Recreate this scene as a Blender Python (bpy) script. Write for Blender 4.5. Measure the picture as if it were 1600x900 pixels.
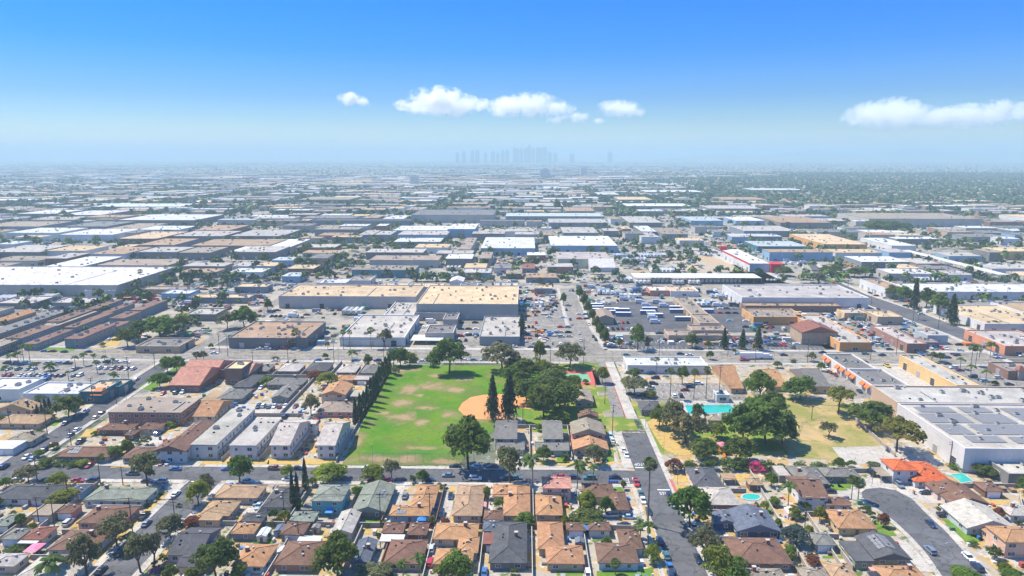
import bpy, math, random
import numpy as np
from mathutils import Vector
R = math.radians
for o in list(bpy.data.objects): bpy.data.objects.remove(o)
SC = bpy.context.scene
COL = SC.collection
# ---------------------------------------------------------------- camera
cam = bpy.data.cameras.new('camera'); CAM = bpy.data.objects.new('camera', cam); COL.objects.link(CAM)
CAM.location = (0, 0, 120); CAM.rotation_euler = (R(90 - 10.979), 0, R(1.16))
cam.sensor_width = 36; cam.lens = 24.0; cam.clip_start = 1; cam.clip_end = 120000
SC.camera = CAM
# ---------------------------------------------------------------- sky and sun
SUN = Vector((-.9, .43, 0)).normalized() * math.cos(R(58)) + Vector((0, 0, math.sin(R(58))))
W = bpy.data.worlds.new('World'); SC.world = W; W.use_nodes = True
wn = W.node_tree.nodes; wl = W.node_tree.links
bg = wn['Background']; sky = wn.new('ShaderNodeTexSky'); sky.sky_type = 'NISHITA'; sky.sun_disc = False
sky.sun_elevation = R(58); sky.sun_rotation = math.atan2(SUN.x, SUN.y)
sky.altitude = 100; sky.air_density = 1.6; sky.dust_density = .3; sky.ozone_density = 4
tc = wn.new('ShaderNodeTexCoord'); sp = wn.new('ShaderNodeSeparateXYZ'); wl.new(tc.outputs['Generated'], sp.inputs[0])
dp = wn.new('ShaderNodeValToRGB'); wl.new(sp.outputs['Z'], dp.inputs[0])      # clear air: pale at the horizon, deep azure from about 12 degrees up to the zenith
for i, (q, c) in enumerate(((0, (.50, .62, .74)), (.025, (.38, .53, .73)), (.05, (.22, .39, .70)), (.078, (.12, .29, .69)), (.142, (.02, .23, .73)), (.22, (.0, .215, .80)), (1, (.22, .56, .82)))):
    e = dp.color_ramp.elements[i] if i < 2 else dp.color_ramp.elements.new(q)
    e.position = q; e.color = (*c, 1)
hs = wn.new('ShaderNodeMix'); hs.data_type = 'RGBA'; hs.blend_type = 'MULTIPLY'; hs.inputs[0].default_value = 1
wl.new(sky.outputs[0], hs.inputs[6]); wl.new(dp.outputs[0], hs.inputs[7]); wl.new(hs.outputs[2], bg.inputs[0]); bg.inputs[1].default_value = .15
sun = bpy.data.lights.new('sun', 'SUN'); SO = bpy.data.objects.new('sun', sun); COL.objects.link(SO)
sun.energy = 4.7; sun.angle = R(.53); sun.color = (1, .92, .78)
SO.rotation_euler = SUN.to_track_quat('Z', 'Y').to_euler(); SO.location = (-200, 300, 500)
# ---------------------------------------------------------------- exposure and sampling
SC.view_settings.view_transform = 'Standard'; SC.view_settings.look = 'None'
SC.view_settings.exposure = .76; SC.view_settings.gamma = 1; SC.view_settings.use_curve_mapping = False
cy = SC.cycles
cy.use_denoising = True; cy.max_bounces = 14; cy.diffuse_bounces = 4; cy.glossy_bounces = 2; cy.transmission_bounces = 2
cy.transparent_max_bounces = 8; cy.volume_bounces = 14; cy.use_adaptive_sampling = True; cy.adaptive_threshold = .02
cy.sample_clamp_indirect = 4
SC.render.use_persistent_data = False
# ---------------------------------------------------------------- site survey (metres; x right, y away from the viewer)
HAZE = (.00018, (.53, .73, .79, 1))
BARE = [
(-60.5,339.6,7.4,7.4),(-48.9,362.0,4.2,4.1),(-60.3,319.8,5.6,7.9),(-49.1,344.8,8.5,6.8),(-35.8,338.1,5.4,5.8),(-47.6,313.0,4.6,3.8),(-58.5,299.6,7.9,8.2),(-47.8,293.7,3.5,4.5),(-54.0,330.0,2.4,2.8),(-33.4,355.7,6.2,4.8),
(-67.5,305.1,4.5,2.4),(-54.1,255.4,20.9,3.9),(-33.2,253.5,11.3,3.0),(-71.4,371.9,10.8,5.2),(-7.6,376.8,8.2,5.4),(-45.5,266.6,9.9,2.3),(-36.3,304.1,4.5,3.6),(-71.2,272.6,2.8,9.8),]
BUILDINGS = [
('H','dkgrey','white',[(-185.7,-164.8,215.6,226.7,2.7,'h')]),('G','slate','blue',[(-162.6,-156.9,219.6,227.1,2.7,'h')]),('H','greygreen','paleblue',[(-153.3,-131.6,214.9,225.5,2.7,'h')]),
('G','brown','pink',[(-157.0,-151.3,206.5,212.8,2.7,'h')]),('H','brown','pink',[(-145.8,-130.8,200.3,211.8,2.7,'h')]),('H','brown','white',[(-144.9,-130.4,185.0,196.7,2.7,'h')]),
('G','grey','beige',[(-163.6,-157.6,190.5,197.1,2.7,'h')]),('H','redbrown','beige',[(-156.8,-150.1,190.6,198.4,2.7,'h')]),('C','white','white',[(-156.9,-150.9,189.0,192.2,2.4,'f')]),
('H','ltgrey','white',[(-144.3,-128.0,170.7,181.5,2.7,'h')]),('H','ltgrey','beige',[(-156.2,-148.4,176.5,183.2,2.7,'h')]),('G','greygreen','grey',[(-172.2,-166.7,198.2,205.7,2.7,'h')]),
('G','greytan','beige',[(-163.3,-157.4,204.7,211.8,2.7,'f')]),('H','tan','beige',[(-108.7,-93.3,218.0,227.8,2.7,'h')]),('H','tan','tanwall',[(-108.4,-98.0,205.9,216.1,2.7,'h'),(-106.9,-100.2,203.2,206.4,2.4,'f')]),
('H','dkgrey','pinkish',[(-107.3,-97.0,183.0,198.6,2.7,'y'),(-101.5,-93.2,177.3,183.7,2.7,'y')]),('H','dkgrey','grey',[(-93.1,-85.6,202.5,208.2,2.7,'h')]),('G','otan','slatewall',[(-93.1,-85.6,195.2,201.7,2.7,'h')]),
('H','otan','tealwhite',[(-85.5,-75.6,177.9,189.5,2.7,'h')]),('H','dkgrey','ltbluegrey',[(-89.7,-79.3,211.7,226.7,2.7,'h')]),('H','greygreen','teal',[(-72.6,-61.6,211.4,223.2,5.4,'h')]),
('C','grey','grey',[(-75.6,-72.1,210.6,215.7,2.5,'f')]),('H','greygreen','grey',[(-58.3,-46.7,209.4,228.8,2.7,'x')]),('G','greygreen','grey',[(-77.2,-68.9,202.9,209.3,2.7,'h')]),
('G','brown','grey',[(-77.3,-69.6,194.8,202.4,2.7,'h')]),('G','ltgrey','ltgrey',[(-61.5,-54.6,196.2,209.6,2.7,'x')]),('H','brown','brick',[(-73.3,-61.5,178.8,191.6,2.7,'h')]),
('C','white','white',[(-70.8,-63.5,191.8,195.0,2.4,'f')]),('H','slate','grey',[(-51.5,-45.5,180.2,192.7,2.7,'x')]),('H','otan','bluewall',[(-45.2,-31.4,207.2,214.3,2.7,'h'),(-39.1,-30.8,212.7,229.2,2.7,'h')]),
('H','tan','beige',[(-24.2,-14.2,207.6,229.5,2.7,'h')]),('G','brown','brown',[(-45.5,-38.4,196.6,203.1,2.7,'h')]),('G','brown','brown',[(-37.2,-30.8,195.6,203.2,2.7,'h')]),
('H','brown','tanwall',[(-41.5,-29.9,180.1,193.0,2.7,'h')]),('H','otan','beige',[(-28.6,-14.7,193.3,203.1,2.7,'h'),(-20.5,-14.0,186.1,195.2,2.7,'h'),(-26.8,-15.2,180.1,188.4,2.7,'h')]),
('C','white','white',[(-45.2,-37.7,192.3,196.3,2.4,'f')]),('G','brown','tanwall',[(-13.6,-6.9,205.3,211.5,2.7,'h')]),('G','slate','beige',[(-13.4,-6.7,198.3,204.9,2.7,'h')]),
('G','redbrown','brown',[(-12.7,-6.2,190.7,196.8,2.7,'f')]),('H','dkgrey','grey',[(-10.6,0.8,181.1,204.2,2.7,'h')]),('H','otan','beige',[(-7.4,1.9,207.9,229.9,2.7,'h'),(-11.4,-4.5,220.8,229.8,2.7,'h')]),
('H','salmon','pinkish',[(6.1,16.6,222.0,230.8,5.4,'h')]),('H','otan','tanwall',[(3.6,12.8,208.5,222.5,2.7,'h')]),('H','brown','beige',[(20.6,31.8,221.0,231.5,2.7,'h'),(29.1,35.6,212.4,225.4,2.7,'h')]),
('H','otan','tanwall',[(4.0,12.3,188.6,204.5,2.7,'h'),(6.3,17.7,181.1,190.8,2.7,'h')]),('G','brown','white',[(20.2,27.6,199.4,204.8,2.7,'h')]),('G','brown','brown',[(13.3,19.6,199.2,204.3,2.7,'h')]),
('H','brown','paleblue',[(21.5,33.8,181.7,192.5,2.7,'h'),(29.2,36.2,189.1,200.4,2.7,'h')]),('H','dkgrey','pinkish',[(61.2,72.1,229.8,245.4,2.7,'h')]),('H','ltgrey','brick',[(62.4,73.8,216.5,229.5,2.7,'h')]),
('C','tan','white',[(73.4,78.4,236.2,240.9,2.6,'f')]),('G','tan','brown',[(81.4,86.8,231.2,236.7,2.7,'h')]),('H','slate','navy',[(67.5,81.7,199.7,213.3,2.7,'x'),(62.0,69.0,204.5,211.4,2.7,'x')]),
('H','brown','grey',[(61.9,78.7,182.3,196.3,2.7,'h')]),('H','greytan','beige',[(62.6,74.1,174.0,180.1,2.7,'h')]),('G','ltgrey','grey',[(94.9,98.9,238.5,246.5,2.7,'f')]),
('H','grey','grey',[(100.1,111.3,232.6,247.3,2.7,'h'),(111.8,125.2,238.4,246.4,2.7,'h')]),('H','brown','white',[(95.4,104.6,218.1,234.8,4.6,'y'),(103.1,111.6,216.9,223.2,2.7,'y')]),
('H','otan','yellow',[(100.5,113.2,202.2,214.4,2.7,'h')]),('H','dkgrey','olive',[(103.5,114.8,185.3,197.9,2.7,'x'),(97.4,102.9,184.0,194.6,2.6,'f')]),('G','grey','olive',[(89.1,96.0,192.4,199.7,2.7,'h')]),
('H','tan','beige',[(87.0,94.6,175.9,183.1,2.7,'h')]),('H','otan','beige',[(101.3,113.8,174.2,182.2,2.7,'h')]),('H','greytan','grey',[(78.7,86.5,174.5,181.0,2.7,'h')]),('C','pink','grey',[(99.9,104.0,179.6,181.5,2.6,'f')]),
('H','tile','white',[(136.4,145.8,238.1,248.0,5.6,'h'),(142.9,156.9,235.0,252.2,2.7,'h')]),('C','greytan','white',[(132.7,138.9,239.1,246.6,2.8,'f')]),
('H','brown','pinkish',[(146.4,159.6,218.7,233.2,2.7,'x'),(145.7,151.8,225.8,234.1,2.7,'x')]),('G','dkbrown','brown',[(163.8,170.7,228.0,235.4,2.7,'h')]),('H','ltgrey','ltbluegrey',[(141.8,157.8,203.1,217.9,2.7,'x')]),
('H','ltgrey','white',[(161.3,174.0,211.4,218.6,2.7,'h')]),('H','otan','peach',[(144.9,159.9,190.3,199.8,5.6,'h'),(146.1,152.4,199.3,203.9,2.7,'h')]),('H','brown','beige',[(-159.7,-146.5,248.8,259.5,2.7,'h')]),
('H','brown','tanwall',[(-186.5,-165.4,249.5,259.7,2.7,'h')]),('H','brown','brown',[(-186.1,-171.9,276.4,284.3,2.7,'h')]),('G','brown','beige',[(-169.2,-160.0,277.4,285.3,2.7,'h')]),
('G','brown','brown',[(-171.8,-167.4,271.1,277.2,2.7,'h')]),('H','tan','tanwall',[(-236.8,-216.2,282.7,294.0,2.7,'h')]),('H','greytan','beige',[(-217.9,-206.4,263.5,274.2,2.7,'h')]),
('G','white','white',[(-221.3,-208.3,255.9,264.0,2.7,'f')]),('H','tan','beige',[(-249.3,-231.3,298.7,307.0,2.7,'x')]),('H','grey','brown',[(-150.6,-142.8,359.7,372.6,2.7,'h')]),
('H','ltgrey','grey',[(-137.8,-125.7,360.0,374.2,2.7,'h')]),('H','dkgrey','grey',[(-122.5,-110.1,360.3,375.7,2.7,'h')]),('H','grey','grey',[(-135.4,-116.3,337.5,349.0,2.7,'h')]),
('H','grey','slatewall',[(-125.6,-116.8,317.5,335.5,2.7,'x')]),('H','ltgrey','grey',[(-104.6,-93.6,358.4,373.6,2.7,'h')]),('G','otan','tanwall',[(-101.6,-91.4,345.4,353.9,2.7,'h')]),
('H','otan','beige',[(-100.4,-87.9,316.3,332.4,5.0,'x')]),('H','greytan','pink',[(-97.3,-80.0,299.4,313.6,2.7,'h')]),('G','ltgrey','brown',[(-91.1,-82.9,345.6,352.0,2.7,'f')]),
('H','grey','grey',[(-90.9,-82.5,357.5,372.7,2.7,'h')]),('G','ltgrey','grey',[(-87.0,-81.9,320.1,328.5,2.7,'f')]),('H','grey','grey',[(-151.7,-139.1,316.1,331.0,2.7,'h')]),
('H','dkgrey','grey',[(-151.3,-141.4,333.1,353.9,2.7,'h')]),('C','tan','tanwall',[(-158.6,-149.3,313.3,327.0,2.7,'f')]),('H','greytan','pink',[(19.5,34.0,269.8,283.2,5.2,'x')]),
('H','otan','beige',[(19.4,34.2,260.2,271.0,2.7,'x')]),('H','grey','ltbluegrey',[(7.3,15.8,264.9,285.0,5.2,'y'),(4.1,18.1,259.2,268.1,2.7,'y')]),
('H','grey','ltbluegrey',[(-12.7,-3.2,264.5,284.6,5.2,'y'),(-11.7,-0.1,259.5,267.7,2.7,'y')]),('S','greytan','tanwall',[(24.0,33.3,314.4,331.9,3.0,'x')]),('S','brown','tanwall',[(24.1,33.7,294.7,301.0,3.0,'x')]),
('S','dkgrey','grey',[(54.3,64.5,304.0,316.0,3.0,'h')]),('S','greytan','tanwall',[(90.0,98.2,297.5,301.5,3.0,'f')]),('S','greytan','tanwall',[(82.2,88.5,292.0,299.8,3.0,'h')]),
('S','otan','tanwall',[(105.2,112.1,335.4,373.5,3.0,'y')]),('S','otan','tanwall',[(126.5,135.1,338.8,366.9,3.0,'y')]),('S','grey','tanwall',[(145.8,156.2,336.4,365.4,4.0,'y')]),
('A','greytan','brick',[(-188.4,-155.2,288.4,307.3,6.0,'f')]),('A','otan','beige',[(-148.7,-138.7,285.6,306.6,5.5,'y')]),('A','ltgrey','white',[(-134.1,-123.6,254.0,293.7,6.0,'f')]),
('A','ltgrey','white',[(-118.2,-107.5,253.7,281.0,6.0,'f')]),('A','brown','white',[(-147.2,-133.8,249.4,259.1,5.5,'x'),(-144.5,-136.1,259.3,279.5,5.2,'x')]),
('A','ltgrey','white',[(-102.6,-94.1,254.6,280.6,6.0,'y'),(-83.9,-75.9,254.9,280.3,6.0,'y'),(-102.4,-91.3,278.9,283.3,5.0,'f')]),('S','white','ltbluewall',[(-272.5,-250.4,317.0,334.6,6.5,'f')]),
('S','white','ltbluewall',[(-246.3,-219.0,313.9,331.0,5.5,'f')]),('S','cream','tealdark',[(-219.8,-208.5,315.7,333.0,6.0,'f'),(-217.6,-205.9,326.2,338.1,5.0,'f')]),
('S','salmonroof','brownwall',[(-183.8,-167.4,331.8,361.7,4.0,'y'),(-186.5,-167.2,349.1,373.5,4.5,'y'),(-175.8,-163.9,354.4,372.1,5.0,'f')]),('S','cream','brownwall',[(-159.8,-150.3,344.5,359.3,9.0,'f')]),
('S','salmon','brownwall',[(-155.0,-147.9,345.3,367.9,4.5,'y')]),('S','white','white',[(57.2,101.9,367.6,384.9,5.0,'f')]),('S','white','white',[(94.6,100.9,322.9,329.5,4.0,'f')]),
('S','grey','white',[(175.5,192.0,362.3,390.8,5.5,'f')]),('S','grey','white',[(175.9,194.7,334.7,361.4,5.5,'f')]),('S','ltgrey','yellowwall',[(216.2,227.4,331.1,384.3,7.0,'f')]),
('S','ltgrey','tanwall',[(168.9,264.7,297.8,320.8,10.0,'f')]),('W','ltgrey','white',[(168.4,239.1,248.2,296.7,10.0,'f')]),('S','ltgrey','grey',[(178.2,204.6,237.3,249.3,5.0,'f')]),
('S','greytan','brownwall',[(262.8,293.4,361.2,377.8,5.0,'f')]),('W','white','ltgrey',[(-549.7,-352.8,572.6,672.1,10.0,'f')]),('W','white','ltgrey',[(-489.4,-450.5,675.4,746.0,9.0,'f')]),
('S','white','white',[(-379.8,-353.9,568.8,589.0,6.0,'f')]),('A','dkbrown','slatewall',[(-330.0,-319.4,412.7,445.4,6.0,'f')]),('A','dkbrown','slatewall',[(-314.3,-306.3,406.7,442.9,4.0,'f')]),
('A','dkbrown','slatewall',[(-334.5,-324.6,456.8,494.5,6.0,'f')]),('A','dkbrown','slatewall',[(-316.6,-308.7,448.7,492.8,4.0,'f')]),('A','dkbrown','slatewall',[(-331.9,-324.2,497.2,531.9,6.0,'f')]),
('A','dkbrown','slatewall',[(-318.9,-312.2,493.3,526.8,4.0,'f')]),('A','dkbrown','slatewall',[(-291.6,-281.1,412.0,449.8,6.0,'f')]),('A','dkbrown','slatewall',[(-296.4,-285.5,467.1,489.1,6.0,'f')]),
('A','dkbrown','slatewall',[(-297.0,-287.4,493.6,530.1,6.0,'f')]),('A','dkbrown','slatewall',[(-290.0,-280.8,451.0,467.5,4.0,'f')]),('A','grey','grey',[(-356.9,-344.9,405.2,497.5,5.0,'f')]),
('A','greytan','grey',[(-333.1,-321.4,392.7,493.5,5.0,'f')]),('H','otan','tanwall',[(-386.4,-374.9,469.1,503.5,2.7,'x')]),('S','greytan','tanwall',[(-338.0,-292.1,580.6,595.4,5.0,'f')]),
('S','cream','slatewall',[(-278.6,-228.0,546.2,562.0,5.0,'f')]),('W','tan','grey',[(-187.7,-138.5,413.8,457.6,7.0,'f')]),('S','grey','tanwall',[(-240.7,-213.5,402.2,421.6,4.5,'f')]),
('W','cream','ltgrey',[(-197.1,-87.2,529.5,578.6,10.0,'f')]),('W','cream','ltgrey',[(-81.1,-5.7,493.7,567.2,12.0,'f')]),('W','ltgrey','white',[(-118.9,-77.2,420.4,482.6,6.0,'f'),(-103.1,-81.6,483.0,529.5,6.0,'f')]),
('S','grey','ltgrey',[(-82.1,-50.1,489.7,498.2,6.0,'f'),(-58.5,-48.5,469.9,489.9,6.0,'f'),(-65.8,-47.3,432.5,453.1,6.0,'f')]),('C','white','white',[(-74.2,-53.6,424.3,438.7,3.0,'f')]),
('W','ltgrey','slatewall',[(-29.5,-3.7,423.6,480.5,6.0,'f')]),('W','greytan','tealwall',[(-173.5,-110.4,668.3,696.4,8.0,'f')]),('S','white','white',[(-192.6,-165.5,614.0,637.2,5.0,'f')]),
('S','greytan','white',[(-164.5,-144.8,622.1,646.1,6.0,'f')]),('S','ltbluegrey','bluewall',[(-278.8,-252.2,735.7,759.5,7.0,'f')]),('S','cream','brownwall',[(-244.2,-217.3,686.4,711.3,6.0,'f')]),
('S','ltbluegrey','bluewall',[(-234.2,-217.0,641.3,663.0,6.0,'f')]),('S','white','white',[(-70.9,-57.8,622.8,643.1,5.0,'x')]),('S','greytan','tanwall',[(-51.3,-38.5,747.7,798.7,8.0,'f')]),
('W','white','bluewall',[(-54.9,11.4,825.7,938.3,9.0,'f')]),('W','ltgrey','palegreen',[(35.0,92.4,731.9,786.7,10.0,'f')]),('S','white','white',[(67.4,94.1,707.0,746.6,5.0,'y')]),
('W','white','bluewall',[(31.7,115.1,851.7,955.7,9.0,'f')]),('C','white','white',[(103.8,224.1,642.2,667.4,6.0,'f')]),('S','white','white',[(234.6,255.3,710.8,820.3,9.0,'f')]),
('S','tan','slatewall',[(0.5,29.9,644.7,670.1,5.0,'f')]),('S','redbrown','slatewall',[(-3.5,9.7,697.2,731.3,5.0,'f')]),('S','greytan','tanwall',[(51.2,64.1,480.2,505.1,5.0,'x')]),
('S','greytan','tanwall',[(122.3,135.0,493.8,556.8,5.0,'f'),(122.0,135.5,466.4,493.9,5.0,'f')]),('S','greytan','tanwall',[(111.0,134.4,442.8,456.8,6.0,'f'),(93.8,135.2,435.1,450.2,4.5,'f')]),
('S','white','salmonwall',[(108.1,124.8,583.6,604.4,5.0,'f')]),('S','cream','white',[(125.3,149.6,581.2,604.8,5.0,'f')]),('W','ltgrey','white',[(172.6,272.9,536.7,591.9,9.0,'f')]),
('S','greytan','orangewall',[(164.5,201.3,482.5,510.0,6.0,'f')]),('S','tan','brownwall',[(171.4,245.7,523.8,535.7,5.0,'f')]),('W','redbrown','tanwall',[(177.9,201.8,429.9,450.3,8.0,'x')]),
('S','ltgrey','orangewall',[(195.7,215.2,414.4,489.7,6.0,'f')]),('S','ltgrey','brick',[(235.8,247.7,412.2,457.9,6.0,'f')]),('S','ltgrey','ltbluegrey',[(259.9,273.1,432.5,447.6,6.0,'f')]),
('S','greytan','purple',[(252.5,261.8,422.6,433.5,4.0,'f')]),('S','ltgrey','yellowwall',[(237.5,253.3,500.3,513.4,5.0,'f')]),('S','cream','tanwall',[(253.8,271.8,484.2,505.1,6.0,'f')]),
('W','white','white',[(330.6,453.2,573.5,612.2,7.0,'f')]),('S','tan','white',[(309.2,328.4,581.0,627.8,8.0,'f')]),('S','cream','white',[(317.4,370.4,464.8,525.2,6.0,'f')]),('S','tan','white',[(365.9,412.9,496.7,532.9,7.0,'f')]),
('S','ltgrey','salmonwall',[(292.6,326.9,407.8,447.1,6.0,'f')]),('C','white','white',[(457.1,467.6,660.2,835.3,7.0,'f')]),('S','ltbluegrey','tealdark',[(291.2,353.1,858.2,910.8,8.0,'f')]),
('W','cream','orangewall',[(382.8,437.8,878.9,996.0,8.0,'f')]),('W','white','white',[(459.0,489.5,859.8,941.8,9.0,'f')]),('W','greytan','ltgrey',[(586.0,777.9,1178.9,1298.9,14.0,'f')]),
('W','cream','white',[(866.2,1141.3,1150.6,1270.6,14.0,'f')]),('W','tan','grey',[(425.1,510.4,1148.2,1268.2,10.0,'f')]),('W','white','tealdark',[(725.6,892.6,2210.2,2330.2,12.0,'f')]),
('S','cream','yellowwall',[(555.3,611.4,802.5,836.9,10.0,'f')]),('W','white','grey',[(-708.3,-573.0,1171.8,1288.5,10.0,'f')]),('W','white','grey',[(-954.6,-758.6,1484.0,1584.3,10.0,'f')]),
('W','greytan','slatewall',[(-869.6,-768.6,1059.5,1143.4,10.0,'f')]),('W','white','ltbluewall',[(-758.2,-683.4,979.7,1050.6,9.0,'f')]),('W','white','ltbluewall',[(-665.1,-589.4,957.1,1033.6,9.0,'f')]),
('W','cream','brownwall',[(-553.5,-501.3,913.3,999.7,9.0,'f')]),('W','white','white',[(-593.1,-527.8,1026.8,1084.0,9.0,'f')]),('W','tan','brownwall',[(-501.0,-447.9,1019.5,1095.9,9.0,'f')]),
('W','ltgrey','grey',[(-494.8,-424.8,944.7,1010.2,9.0,'f')]),('W','ltgrey','grey',[(-414.1,-342.3,946.4,1029.8,9.0,'f')]),('W','tan','slatewall',[(-489.7,-443.7,847.0,913.8,9.0,'f')]),
('W','tan','grey',[(-419.7,-321.9,842.7,908.7,9.0,'f')]),('W','ltgrey','grey',[(-629.9,-568.5,780.4,843.4,9.0,'f')]),('W','cream','white',[(-573.9,-522.3,792.3,838.5,9.0,'f')]),
('W','tan','ltbluewall',[(-498.7,-459.8,766.9,827.6,9.0,'f')]),('W','ltgrey','grey',[(-454.0,-408.3,783.8,828.8,9.0,'f')]),('W','greytan','grey',[(-403.4,-367.0,779.3,829.8,9.0,'f')]),
('W','ltgrey','grey',[(-338.0,-293.0,786.1,837.3,9.0,'f')]),('W','greytan','slatewall',[(-449.2,-374.2,697.3,741.7,7.0,'f')]),('W','white','grey',[(-980.7,-906.9,1298.1,1391.3,10.0,'f')]),
('W','white','grey',[(-883.7,-803.0,1271.4,1376.6,10.0,'f')]),('W','grey','grey',[(-734.9,-668.7,1071.6,1156.5,9.0,'f')]),('W','greytan','ltbluewall',[(-645.4,-596.3,1034.8,1124.4,9.0,'f')]),
('W','grey','ltgrey',[(-208.5,-58.8,1238.9,1358.9,14.0,'f')]),('W','dkgrey','slatewall',[(-364.2,-199.5,1167.2,1203.2,10.0,'f')]),('W','white','bluewall',[(-199.6,-119.4,1025.8,1092.5,9.0,'f')]),
('W','ltgrey','bluewall',[(-182.8,-112.6,966.8,1017.0,9.0,'f')]),('W','white','grey',[(-174.5,-112.8,894.1,936.7,8.0,'f')]),('W','white','bluewall',[(-115.2,-75.4,1007.7,1084.5,13.0,'f')]),
('W','white','ltgrey',[(-350.9,-293.1,798.6,918.6,8.0,'f')]),('W','ltgrey','slatewall',[(-238.4,-218.4,965.1,1024.2,9.0,'f')]),('W','ltgrey','slatewall',[(-215.6,-192.8,965.6,1015.8,9.0,'f')]),
('W','greytan','grey',[(-579.2,-449.3,1733.6,1853.6,10.0,'f')]),('W','greytan','ltgrey',[(-81.8,-67.1,820.5,940.5,8.0,'f')]),('W','ltgrey','slatewall',[(54.6,106.0,996.0,1077.7,9.0,'f')]),
('W','ltgrey','slatewall',[(38.8,137.0,1140.6,1211.0,10.0,'f')]),('W','ltbluegrey','slatewall',[(-37.3,144.3,1262.0,1333.3,10.0,'f')]),('W','ltgrey','grey',[(174.9,229.8,1153.2,1273.2,9.0,'f')]),
('W','white','grey',[(172.4,195.2,1015.1,1099.9,9.0,'f')]),('W','greytan','slatewall',[(197.1,233.0,982.2,1071.0,9.0,'f')]),('W','white','slatewall',[(208.0,268.6,1980.4,2100.4,10.0,'f')]),
('W','cream','grey',[(237.5,321.9,1749.7,1869.7,10.0,'f')]),('W','tan','grey',[(80.3,139.5,1381.0,1484.9,10.0,'f')]),('W','cream','white',[(206.3,238.9,915.3,944.4,8.0,'f')]),
('W','ltbluegrey','bluewall',[(286.4,341.8,1189.9,1265.6,9.0,'f')]),('W','white','bluewall',[(364.0,413.8,1191.4,1267.2,9.0,'f')]),('W','ltgrey','slatewall',[(327.1,405.7,1027.6,1103.9,9.0,'f')]),
('W','ltgrey','grey',[(389.2,497.1,1455.2,1549.9,10.0,'f')]),('W','tan','grey',[(500.5,614.2,1755.3,1864.7,10.0,'f')]),('W','white','grey',[(224.5,366.3,1526.6,1609.1,10.0,'f')]),
('W','white','grey',[(369.9,546.8,2125.0,2244.2,10.0,'f')]),('W','ltgrey','bluewall',[(-2.4,82.7,1521.4,1625.6,10.0,'f')]),]
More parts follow.
